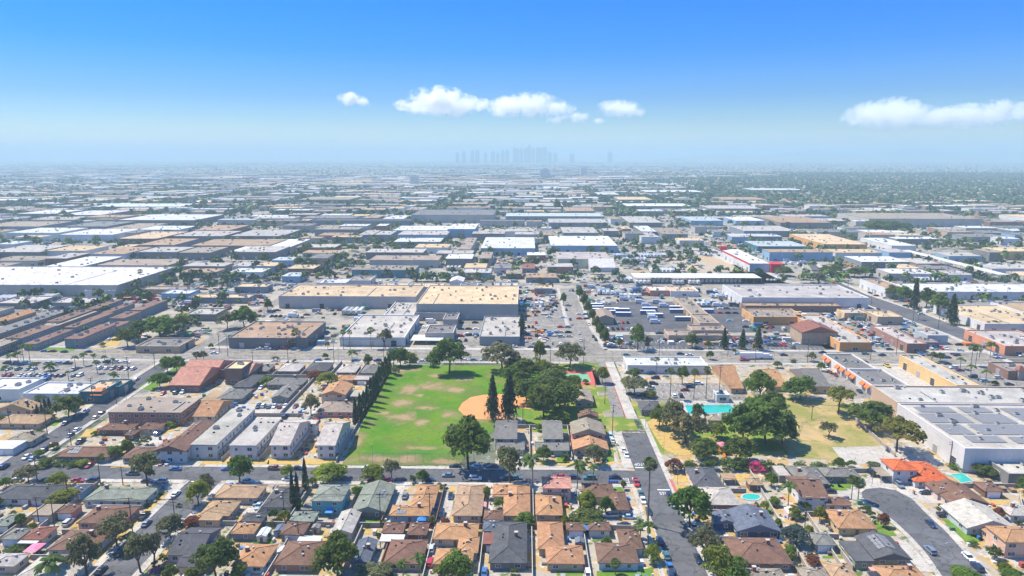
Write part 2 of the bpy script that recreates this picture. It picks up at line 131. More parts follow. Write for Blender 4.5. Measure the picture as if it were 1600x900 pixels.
TREES = [
(-185.2,232.5,8.9,6.9,'o'),(-190.7,228.9,4.6,4.2,'g'),(-171.2,229.3,7.0,5.7,'y'),(-139.7,231.4,10.8,14.0,'o'),(-106.2,234.1,7.8,11.6,'g'),(-113.7,216.9,8.4,9.7,'y'),(-113.7,224.2,5.9,8.8,'o'),(-162.0,218.2,8.9,5.4,'y'),
(-167.8,202.8,3.7,2.9,'g'),(-127.1,191.3,11.4,11.0,'o'),(-126.0,174.9,9.1,14.3,'o'),(-112.8,196.3,8.9,8.7,'o'),(-112.4,178.3,7.8,12.4,'o'),(-110.3,181.5,5.7,11.9,'o'),(-88.7,175.4,10.6,12.6,'d'),(-135.1,173.2,6.9,9.0,'q'),
(-109.7,204.0,5.0,3.7,'r'),(-157.9,188.2,5.8,2.2,'b'),(-154.4,189.0,3.9,2.1,'b'),(-131.3,216.1,2.6,1.7,'b'),(-149.1,186.3,1.9,1.5,'b'),(-120.2,216.3,2.2,1.7,'b'),(-108.3,183.1,3.8,3.0,'b'),(-107.7,178.3,4.1,2.0,'v'),
(-90.0,238.6,4.8,4.9,'y'),(-73.0,235.3,11.9,8.2,'y'),(-57.0,237.1,7.9,6.6,'y'),(-50.2,238.3,5.8,8.1,'o'),(-41.8,235.4,3.3,3.4,'b'),(-38.1,235.0,4.8,6.0,'g'),(-79.8,215.0,2.4,14.6,'c'),(-78.1,215.0,2.6,14.1,'c'),
(-79.2,226.8,2.8,13.6,'c'),(-79.9,207.0,4.2,4.4,'y'),(-78.5,232.2,3.8,3.6,'g'),(-53.7,175.5,12.4,13.6,'d'),(-43.1,175.7,10.3,5.2,'o'),(-35.0,176.7,3.7,6.5,'q'),(-30.3,176.2,4.4,9.0,'q'),(-19.4,176.2,9.2,8.8,'g'),
(-47.7,211.8,2.6,3.2,'y'),(-30.3,204.0,2.9,5.1,'o'),(-13.6,223.9,3.2,4.9,'y'),(-8.8,217.3,3.8,4.1,'g'),(-22.0,247.5,17.4,21.8,'D'),(-5.5,236.1,11.9,15.5,'o'),(2.8,228.9,7.9,15.8,'q'),(19.2,232.2,6.6,11.8,'q'),
(25.4,235.8,3.6,8.3,'q'),(40.6,207.4,4.7,23.5,'p'),(27.5,251.8,7.1,9.5,'o'),(7.6,254.3,6.6,6.7,'d'),(16.1,256.2,5.1,2.8,'b'),(21.2,214.9,6.6,8.3,'y'),(27.4,213.3,5.2,6.9,'g'),(20.9,208.6,11.9,4.6,'d'),(0.0,207.0,6.8,4.4,'g'),
(12.5,209.7,3.4,3.0,'y'),(36.8,199.3,4.5,7.0,'q'),(38.6,195.7,5.2,8.3,'q'),(38.6,184.8,2.7,3.1,'q'),(54.3,206.5,11.6,14.3,'g'),(54.0,185.8,10.4,12.3,'o'),(55.6,177.7,8.1,10.9,'y'),(59.1,176.5,9.2,8.8,'g'),(26.4,180.1,3.0,4.8,'p'),
(36.1,232.0,2.1,3.8,'d'),(89.7,248.1,7.0,4.2,'m'),(85.9,248.5,5.5,2.7,'b'),(57.6,246.9,6.0,5.5,'r'),(64.1,248.1,7.5,4.7,'b'),(72.2,248.8,7.5,4.7,'b'),(79.8,249.5,8.5,5.1,'b'),(94.4,248.7,7.5,4.7,'b'),(84.8,249.6,7.5,4.1,'b'),
(91.9,221.5,5.4,9.4,'q'),(115.9,226.1,4.1,8.8,'p'),(117.3,224.3,4.1,9.0,'p'),(85.0,196.6,7.3,7.6,'t'),(96.6,219.0,3.8,3.1,'g'),(143.9,219.5,4.0,2.5,'b'),(146.6,218.3,3.6,2.6,'y'),(126.2,178.5,8.5,4.3,'g'),
(140.1,179.4,6.7,3.8,'g'),(175.1,246.6,8.4,4.5,'d'),(184.8,249.5,5.0,2.7,'y'),(86.2,186.4,4.2,3.0,'r'),(99.3,248.8,6.5,3.1,'b'),(107.7,251.2,6.6,2.5,'b'),(115.2,251.4,6.6,2.5,'b'),(122.2,250.4,4.5,5.2,'g'),
(127.2,251.6,5.6,3.3,'b'),(137.0,252.9,6.6,2.0,'b'),(143.3,253.0,6.6,2.0,'b'),(168.3,251.3,6.6,2.5,'b'),(87.2,221.4,4.5,3.0,'g'),(91.0,235.6,4.8,5.4,'g'),(83.0,206.7,2.5,3.6,'g'),(111.9,233.6,2.8,2.3,'b'),
(115.2,217.6,2.7,2.2,'b'),(117.3,214.3,3.1,2.1,'b'),(118.9,210.6,2.6,1.9,'b'),(117.4,217.7,2.7,2.7,'g'),(160.8,216.8,3.5,2.0,'b'),(180.9,232.5,4.7,5.9,'g'),(80.0,182.8,2.3,1.9,'y'),(79.7,186.9,1.9,3.0,'g'),
(73.0,185.2,2.7,3.3,'y'),(-201.4,364.6,8.6,9.4,'g'),(-196.0,364.7,10.0,10.8,'g'),(-192.1,338.9,10.0,8.5,'g'),(-194.0,384.2,5.2,6.9,'o'),(-191.4,386.8,5.3,6.1,'o'),(-301.3,378.2,5.2,6.8,'q'),(-296.8,378.3,5.5,8.3,'q'),
(-296.5,382.1,4.5,11.4,'q'),(-292.8,382.2,5.2,11.4,'q'),(-291.8,361.7,4.2,5.1,'q'),(-274.0,359.7,4.2,7.2,'q'),(-269.8,366.7,6.5,5.5,'q'),(-259.5,372.9,4.0,7.4,'q'),(-257.0,376.7,4.4,8.2,'q'),(-254.1,381.7,3.7,6.1,'q'),
(-240.4,362.7,3.6,8.0,'q'),(-247.0,380.6,3.3,5.3,'q'),(-239.5,375.8,3.3,5.2,'q'),(-221.9,347.6,5.5,6.3,'q'),(-248.5,350.3,2.7,5.6,'q'),(-239.1,300.8,2.1,5.9,'c'),(-236.7,300.9,1.8,4.7,'c'),(-234.6,300.9,1.8,5.3,'c'),
(-232.5,300.9,1.8,4.0,'c'),(-230.6,301.0,1.8,5.0,'c'),(-227.7,300.2,1.8,5.9,'c'),(-225.3,299.5,2.4,8.1,'c'),(-222.1,297.9,2.4,9.6,'c'),(-213.2,297.3,11.8,11.2,'d'),(-238.9,313.5,3.7,5.1,'q'),(-236.4,313.5,3.7,5.1,'q'),
(-229.5,313.7,4.3,5.2,'q'),(-220.1,313.9,4.3,5.2,'q'),(-188.5,246.9,6.5,3.1,'g'),(-183.1,247.6,6.0,2.6,'b'),(-177.7,247.1,5.5,2.6,'b'),(-196.3,254.3,4.1,3.5,'g'),(-195.8,262.3,3.7,3.1,'g'),(-168.4,250.7,4.5,4.0,'g'),
(-166.6,255.5,7.7,4.8,'g'),(-164.1,261.0,4.7,4.2,'g'),(-159.2,266.8,4.8,4.9,'o'),(-159.7,286.2,5.1,2.6,'y'),(-187.5,277.0,3.3,2.1,'g'),(-163.7,267.4,3.2,2.6,'b'),(-213.6,277.9,3.9,2.6,'b'),(-173.9,247.2,5.0,2.7,'y'),
(-100.7,302.0,8.4,9.8,'o'),(-103.9,340.7,11.4,8.4,'y'),(-137.4,345.1,8.8,4.3,'g'),(-116.1,356.2,8.4,4.5,'r'),(-103.4,389.9,6.1,6.9,'q'),(-91.0,377.6,5.2,7.6,'d'),(-76.6,290.1,3.2,13.3,'c'),(-75.4,293.9,3.5,14.1,'c'),
(-75.1,300.1,3.3,13.1,'c'),(-75.7,309.1,3.1,12.7,'c'),(-75.0,314.2,3.4,14.8,'c'),(-74.8,320.4,3.5,13.8,'c'),(-75.3,328.6,3.9,12.7,'c'),(-76.0,338.3,4.7,12.8,'C'),(-76.4,348.4,4.8,12.4,'C'),(-76.7,358.1,4.9,11.9,'C'),
(-76.5,366.0,4.3,10.6,'C'),(-76.2,377.9,8.1,11.4,'g'),(-72.1,377.9,7.4,12.3,'g'),(-67.1,379.3,8.9,9.3,'y'),(-54.7,378.3,5.9,8.4,'y'),(-42.7,366.7,17.9,19.6,'D'),(-72.2,362.7,5.7,4.9,'o'),(-14.9,297.4,8.3,21.6,'k'),
(-7.2,297.6,10.0,24.1,'k'),(-12.9,370.8,20.3,16.3,'o'),(-83.3,309.8,2.5,4.5,'d'),(-149.2,389.0,5.3,2.4,'o'),(-120.2,392.2,3.8,3.8,'g'),(-135.7,382.8,3.7,2.9,'b'),(8.4,387.0,7.6,15.0,'y'),(-2.8,336.8,11.3,11.3,'d'),
(-7.1,348.8,10.3,10.3,'g'),(0.5,320.1,12.6,12.7,'d'),(5.5,316.7,10.6,11.4,'g'),(12.1,327.6,12.9,10.8,'d'),(20.5,327.8,9.7,9.0,'g'),(-7.4,365.1,10.7,9.9,'g'),(9.1,368.9,10.8,8.5,'y'),(17.4,360.0,9.2,7.6,'d'),
(105.4,297.5,11.8,13.2,'g'),(60.3,290.6,8.7,10.7,'d'),(114.0,305.5,10.9,12.3,'d'),(25.6,378.7,17.0,13.8,'o'),(-4.7,374.5,4.4,10.9,'y'),(1.5,355.3,16.0,13.0,'d'),(13.9,342.1,14.8,11.1,'d'),(6.4,335.0,9.9,8.4,'g'),
(16.4,310.1,18.4,15.7,'d'),(8.8,301.8,12.0,16.1,'d'),(16.1,297.2,8.3,5.0,'y'),(25.2,341.3,8.7,8.4,'g'),(41.3,350.8,7.6,9.9,'y'),(56.0,333.2,13.1,9.5,'o'),(59.3,358.7,7.7,6.2,'d'),(63.2,329.5,5.8,4.0,'y'),(72.8,327.9,3.9,16.0,'p'),
(84.0,350.6,6.2,10.0,'d'),(84.7,328.1,3.9,15.4,'p'),(90.8,328.3,3.9,16.7,'p'),(72.8,365.6,3.2,10.2,'p'),(65.5,284.2,13.0,15.7,'o'),(68.5,274.1,18.1,13.8,'o'),(79.6,299.3,6.5,8.6,'d'),(115.4,322.4,12.7,18.5,'g'),
(82.9,279.0,8.3,7.1,'y'),(92.1,273.2,16.4,17.1,'D'),(101.8,273.4,20.7,20.3,'D'),(85.4,255.9,11.8,11.4,'d'),(71.5,257.9,11.4,9.1,'d'),(32.3,349.6,3.4,2.7,'g'),(93.5,390.0,4.6,2.9,'b'),(110.8,395.5,4.6,5.5,'d'),
(136.7,351.7,3.5,2.7,'g'),(117.8,308.0,11.0,12.4,'g'),(108.9,273.6,12.0,15.9,'D'),(137.8,328.3,16.2,11.2,'g'),(148.5,309.5,14.1,14.1,'Y'),(155.0,291.1,16.8,13.6,'d'),(153.3,266.8,17.6,14.7,'Y'),(131.3,280.7,7.3,7.3,'o'),
(155.7,318.9,6.3,1.4,'b'),(156.4,310.4,6.1,1.3,'b'),(169.7,392.8,6.1,6.1,'o'),(167.7,374.4,4.4,5.2,'g'),(158.1,390.1,3.8,3.0,'b'),(145.1,379.9,4.5,4.5,'g'),(-253.8,416.0,13.7,12.9,'d'),(-255.8,431.4,15.1,15.1,'d'),
(-244.0,438.0,25.5,15.4,'D'),(-237.8,451.6,13.1,13.1,'d'),(-210.1,462.8,13.4,12.5,'o'),(-199.4,466.7,18.0,16.1,'D'),(-353.7,560.2,4.8,4.9,'g'),(-348.6,565.6,4.9,4.9,'g'),(-346.6,576.5,5.0,5.0,'g'),(-346.7,590.7,5.1,5.1,'g'),
(-364.9,630.5,4.8,14.3,'p'),(-359.1,665.2,4.4,12.5,'p'),(-377.5,554.5,5.3,6.5,'g'),(-375.9,559.7,4.3,6.6,'g'),(-324.0,407.3,6.3,5.0,'g'),(-270.1,415.7,4.0,3.2,'y'),(-198.6,412.7,3.2,4.1,'g'),(-144.4,413.8,5.6,13.0,'p'),
(-114.5,413.0,3.6,12.6,'p'),(-110.4,413.0,3.6,12.6,'p'),(-97.5,414.8,4.4,13.8,'p'),(-148.4,412.3,3.6,7.6,'o'),(-124.6,412.8,3.2,5.8,'o'),(-88.6,414.9,9.7,13.2,'o'),(-201.4,517.3,6.0,10.8,'d'),(-256.0,701.7,9.3,10.9,'d'),
(-248.2,735.4,11.2,12.8,'d'),(-260.3,744.0,7.1,8.7,'g'),(-205.8,664.7,7.6,6.3,'y'),(-216.9,768.1,13.1,11.7,'g'),(-212.3,792.7,9.0,9.1,'g'),(-156.8,820.0,14.0,14.2,'d'),(-162.5,676.5,10.3,4.9,'g'),(45.5,560.5,6.4,13.4,'d'),
(46.5,533.7,6.1,12.8,'d'),(47.4,509.2,6.4,12.2,'d'),(48.3,483.0,6.1,11.6,'d'),(49.2,459.2,6.2,12.0,'d'),(49.9,440.7,6.0,11.6,'d'),(50.9,423.7,6.2,12.9,'d'),(30.8,545.2,5.2,10.9,'g'),(-2.6,451.3,7.9,14.9,'k'),
(70.4,415.3,8.9,17.7,'g'),(77.1,416.8,5.7,9.2,'o'),(59.8,419.4,3.3,7.7,'y'),(106.0,420.3,8.2,10.0,'d'),(115.8,419.1,4.1,5.4,'d'),(125.1,417.8,6.5,13.9,'k'),(136.8,418.1,6.5,13.1,'k'),(146.0,416.8,7.3,15.5,'k'),
(16.8,609.8,4.7,8.4,'d'),(23.2,610.0,4.7,7.2,'d'),(66.4,418.1,3.2,5.0,'o'),(13.3,641.4,6.1,6.2,'o'),(130.3,413.6,3.2,2.3,'b'),(120.9,450.4,3.5,2.1,'g'),(262.4,688.9,17.0,10.9,'d'),(273.2,667.2,10.2,6.2,'g'),
(273.7,633.7,13.3,13.4,'o'),(304.7,689.7,11.8,11.9,'d'),(316.1,693.7,11.9,12.0,'d'),(330.4,682.8,15.6,10.2,'d'),(341.4,683.0,15.6,11.6,'d'),(307.8,534.3,9.2,25.5,'k'),(313.1,576.3,12.1,12.2,'d'),(317.0,568.5,13.1,14.3,'g'),
(322.8,543.9,12.5,16.0,'d'),(316.6,516.8,12.9,17.3,'d'),(307.9,486.3,11.3,22.5,'k'),(330.3,472.0,10.9,6.5,'d'),(292.0,499.7,3.8,7.7,'q'),(258.6,385.9,4.9,13.0,'p'),(260.5,384.7,5.3,13.0,'p'),(281.8,404.3,6.3,10.3,'q'),
(248.6,379.6,4.4,7.5,'q'),(243.5,362.4,4.6,8.7,'q'),(244.6,351.8,4.8,9.2,'q'),(239.6,391.7,5.3,7.0,'o'),(246.0,394.4,5.4,5.8,'g'),(344.6,472.2,5.5,4.5,'g'),(169.6,420.2,3.3,2.4,'b'),(183.6,497.5,3.8,5.9,'g'),
(239.7,334.1,4.6,3.1,'g'),(243.0,329.5,5.2,3.0,'y'),(249.3,350.9,4.1,3.0,'y'),(-131.5,684.7,9.1,6.4,'g'),(-118.1,770.1,10.2,8.8,'d'),(-186.1,847.2,14.4,11.2,'d'),(-274.5,845.4,16.0,12.8,'d'),(-267.2,875.3,16.5,11.6,'g'),
(-241.6,829.2,14.1,9.3,'d'),(-241.4,888.3,13.4,8.3,'g'),(-222.6,864.1,11.4,9.9,'g'),(-302.5,906.4,13.7,10.3,'d'),(-302.6,844.8,11.2,8.0,'g'),(-147.8,859.6,9.7,8.2,'d'),(-101.6,848.9,11.2,8.0,'d'),(33.9,823.8,7.0,11.3,'d'),
(77.9,914.1,5.2,10.1,'p'),(72.6,934.2,5.3,10.3,'p'),(72.7,870.0,6.6,6.7,'d'),(145.1,915.5,12.1,6.8,'d'),(168.2,950.1,10.7,7.2,'d'),(281.5,886.4,13.4,7.4,'d'),(554.4,1077.2,40.5,22.1,'D'),(574.8,1068.7,40.2,21.9,'D'),
(553.0,1104.6,27.0,18.8,'d'),(515.1,923.0,12.2,6.9,'d'),(595.8,995.5,9.4,11.0,'q'),(566.8,924.0,12.2,8.7,'d'),(569.7,862.5,24.4,11.0,'d'),(572.5,892.3,13.5,8.4,'d'),(955.5,1366.0,15.3,10.4,'d'),(460.5,1032.4,11.7,7.8,'d'),
(470.8,993.0,11.2,7.5,'d'),(447.5,1121.6,10.5,8.5,'d'),(415.4,1015.2,9.6,7.7,'d'),(-234.1,1499.4,22.4,14.2,'d'),(-390.0,1589.4,29.7,14.9,'d'),(-364.7,1609.9,24.0,15.3,'d'),(67.9,1505.5,16.9,26.2,'d'),(40.7,1540.9,28.8,11.4,'d'),
(263.6,1545.4,17.3,11.7,'d'),(303.3,1427.3,16.0,12.2,'d'),(459.5,1606.6,24.0,15.2,'d'),(495.4,1627.3,21.3,15.5,'d'),(-855.0,1262.2,23.7,14.3,'d'),(-793.3,1226.2,18.4,10.3,'d'),(-573.6,1184.2,13.3,11.3,'d'),
(-984.8,1326.7,19.9,15.1,'d'),(-831.1,1487.3,19.5,11.2,'d'),(-792.4,1581.2,44.3,8.3,'d'),]
CARS = [
(-150.2,240.0,'x','u','slate'),(-135.7,244.1,'x','s','blue'),(-115.5,244.5,'x','s','blue'),(-161.8,234.0,'x','u','navy'),(-140.9,233.9,'x','s','navy'),(-135.9,234.0,'x','u','silver'),(-103.6,234.7,'x','s','ltblue'),
(-179.8,234.1,'x','s','black'),(-190.5,233.4,'x','s','white'),(-167.3,233.9,'x','s','red'),(-190.2,233.9,'x','s','silver'),(-97.1,245.4,'x','p','junk'),(-88.4,245.6,'x','s','navy'),(-89.0,236.5,'x','s','white'),
(-61.4,246.7,'x','s','silver'),(-56.7,236.6,'x','u','red'),(-51.4,236.7,'x','s','red'),(-27.3,248.5,'x','s','black'),(-18.8,248.6,'x','s','ltblue'),(-12.6,248.8,'x','s','maroon'),(-18.6,238.4,'x','u','white'),
(-36.0,237.1,'x','s','navy'),(-7.0,238.7,'x','u','navy'),(18.6,240.2,'x','s','navy'),(24.4,239.8,'x','u','teal'),(13.3,240.6,'x','s','red'),(-3.4,239.3,'x','s','teal'),(33.9,240.5,'x','s','black'),(41.4,236.1,'y','p','red'),
(41.7,228.3,'y','s','teal'),(41.8,223.2,'y','s','white'),(42.3,215.7,'y','s','navy'),(42.7,197.2,'y','u','navy'),(43.1,189.2,'y','s','teal'),(42.9,182.7,'y','p','blue'),(51.6,226.1,'y','u','navy'),(51.6,220.7,'y','s','ltblue'),
(55.4,206.6,'y','s','silver'),(52.4,187.7,'y','s','navy'),(40.7,265.2,'y','s','white'),(41.3,260.3,'y','s','white'),(42.4,179.2,'y','s','navy'),(-125.4,224.4,'y','s','white'),(-125.1,204.5,'y','s','slate'),
(-123.9,187.5,'y','u','black'),(-124.2,178.3,'y','s','black'),(-113.1,203.5,'y','u','silver'),(-128.4,208.9,'y','p','black'),(-133.5,198.1,'x','s','navy'),(-201.1,253.6,'n','s','white'),(-197.6,252.5,'n','s','ltblue'),
(-198.1,259.1,'n','u','black'),(-198.9,266.0,'n','s','red'),(-203.6,244.9,'n','u','navy'),(-198.8,281.7,'n','s','white'),(-197.7,275.4,'n','s','navy'),(-199.4,296.0,'n','s','beige'),(-200.1,301.6,'n','s','black'),
(-209.0,288.9,'n','s','navy'),(-209.6,297.4,'n','s','teal'),(-209.2,303.9,'n','s','white'),(-209.8,343.7,'n','s','black'),(-211.6,351.0,'n','s','white'),(-213.1,266.4,'n','u','white'),(-189.0,268.9,'n','p','black'),
(-143.5,249.5,'y','s','maroon'),(-141.0,249.6,'y','s','white'),(-172.9,250.1,'y','s','blue'),(-171.0,246.7,'y','s','red'),(-185.3,329.2,'n','s','red'),(-179.2,330.3,'n','u','teal'),(-176.1,331.3,'n','u','white'),
(-160.7,278.2,'y','u','blue'),(-129.2,311.4,'y','u','navy'),(-127.0,312.3,'y','u','white'),(-124.2,311.5,'y','s','teal'),(-121.7,312.4,'y','s','white'),(-118.9,311.6,'y','s','maroon'),(-116.5,312.5,'y','s','white'),
(-111.5,312.6,'y','s','maroon'),(-106.9,310.1,'y','s','ltblue'),(-111.9,298.6,'y','u','navy'),(-112.1,292.4,'y','s','black'),(-95.4,293.5,'y','u','red'),(-138.5,339.0,'y','s','white'),(-141.4,335.9,'y','s','red'),
(71.2,358.9,'x','u','navy'),(68.4,349.3,'x','u','navy'),(65.4,342.1,'x','u','white'),(59.0,331.3,'x','u','black'),(53.7,333.1,'x','s','black'),(82.8,339.5,'x','s','maroon'),(86.7,344.5,'x','u','navy'),(92.6,349.8,'x','u','white'),
(75.4,330.7,'y','u','white'),(78.9,330.8,'y','u','navy'),(70.5,366.7,'x','s','navy'),(-100.9,387.4,'x','s','blue'),(-87.6,387.6,'x','u','navy'),(-66.3,385.5,'x','s','black'),(-60.8,386.9,'x','s','white'),
(-56.3,387.0,'x','s','silver'),(-36.5,390.0,'x','s','white'),(-30.7,390.1,'x','s','teal'),(-24.7,390.2,'x','s','ltblue'),(61.8,402.5,'x','s','teal'),(95.2,405.9,'x','s','navy'),(100.0,403.3,'x','s','white'),
(130.5,406.6,'x','s','ltblue'),(130.3,393.3,'x','p','red'),(157.8,404.5,'x','s','black'),(183.6,410.5,'x','s','navy'),(208.7,408.2,'x','s','teal'),(217.6,405.7,'x','s','navy'),(-286.0,402.4,'x','s','navy'),
(-294.1,403.6,'x','s','maroon'),(-148.3,386.4,'x','s','white'),(-123.3,388.2,'x','s','blue'),(-298.9,403.5,'x','s','slate'),(-318.8,403.1,'x','s','black'),(-270.9,402.7,'x','s','navy'),(-191.5,401.5,'x','s','white'),
(228.8,418.5,'x','s','navy'),(239.3,417.3,'x','s','teal'),(36.8,453.8,'y','s','white'),(33.2,478.8,'y','s','silver'),(33.3,494.5,'y','s','black'),(45.7,479.1,'y','u','white'),(36.3,435.7,'y','s','silver'),
(45.7,445.5,'y','s','black'),(46.6,437.5,'y','s','black'),(32.3,526.5,'y','s','black'),(34.2,550.2,'y','s','silver'),(138.3,236.5,'y','u','slate'),(132.7,245.7,'y','u','black'),(144.9,230.8,'x','s','black'),
(142.4,215.2,'x','p','navy'),(134.1,209.3,'y','s','navy'),(124.9,193.6,'y','u','slate'),(134.5,190.4,'y','s','white'),(133.8,185.1,'y','u','navy'),(63.7,199.1,'x','s','white'),(63.6,195.1,'x','s','white'),
(28.8,212.5,'x','p','silver'),(35.2,211.8,'x','s','ltblue'),(32.7,206.5,'x','s','navy'),(110.4,231.1,'x','s','black'),(-42.8,224.7,'y','s','slate'),(-26.5,225.0,'y','s','navy'),(-28.2,212.2,'y','u','black'),
(-28.8,191.5,'y','u','silver'),(-28.2,184.1,'y','u','red'),(-11.7,179.7,'y','s','blue'),(4.1,256.6,'y','u','white'),(22.0,259.3,'y','s','black'),(18.5,178.7,'y','u','white'),(-151.2,204.4,'y','u','silver'),
(18.4,226.4,'y','s','ltblue'),(-93.9,219.1,'y','s','slate'),(-92.4,216.5,'y','s','ltblue'),(-76.6,181.2,'y','s','ltblue'),(37.1,278.8,'y','u','ltblue'),(37.4,274.8,'y','s','white'),(-29.2,240.8,'x','s','slate'),
(-31.1,218.1,'y','s','blue'),(200.4,390.9,'n','s','maroon'),(178.6,385.5,'y','p','yellow'),(171.2,371.0,'y','s','maroon'),(172.1,366.5,'y','s','maroon'),(172.4,378.1,'y','s','white'),(172.6,339.4,'y','s','navy'),
(209.3,383.6,'y','p','yellow'),(254.1,401.1,'x','s','navy'),(263.2,406.6,'x','s','maroon'),(271.3,416.5,'x','s','silver'),(287.7,430.0,'x','s','white'),(300.0,433.2,'x','s','silver'),(293.0,425.6,'x','s','navy'),
(301.5,412.9,'x','s','white'),(287.1,407.1,'x','s','ltblue'),(302.5,406.0,'x','s','white'),(258.9,362.7,'x','u','silver'),(248.0,357.1,'x','u','ltblue'),(246.3,376.0,'x','s','maroon'),(245.6,380.7,'x','u','white'),
(246.4,388.1,'x','u','navy'),(246.3,364.7,'x','u','black'),(257.5,352.1,'x','s','navy'),(-164.4,419.3,'x','s','navy'),(-166.3,413.4,'x','s','black'),(-156.2,419.5,'x','s','white'),(-146.0,413.8,'x','s','white'),
(-157.9,410.6,'x','s','navy'),(-168.1,423.8,'x','s','blue'),(324.6,454.5,'x','s','black'),(327.0,484.8,'x','s','black'),(323.9,494.4,'x','u','white'),(324.4,482.9,'x','s','silver'),(303.8,516.5,'x','u','white'),
(326.7,506.5,'x','s','black'),(312.0,462.8,'x','u','black'),]
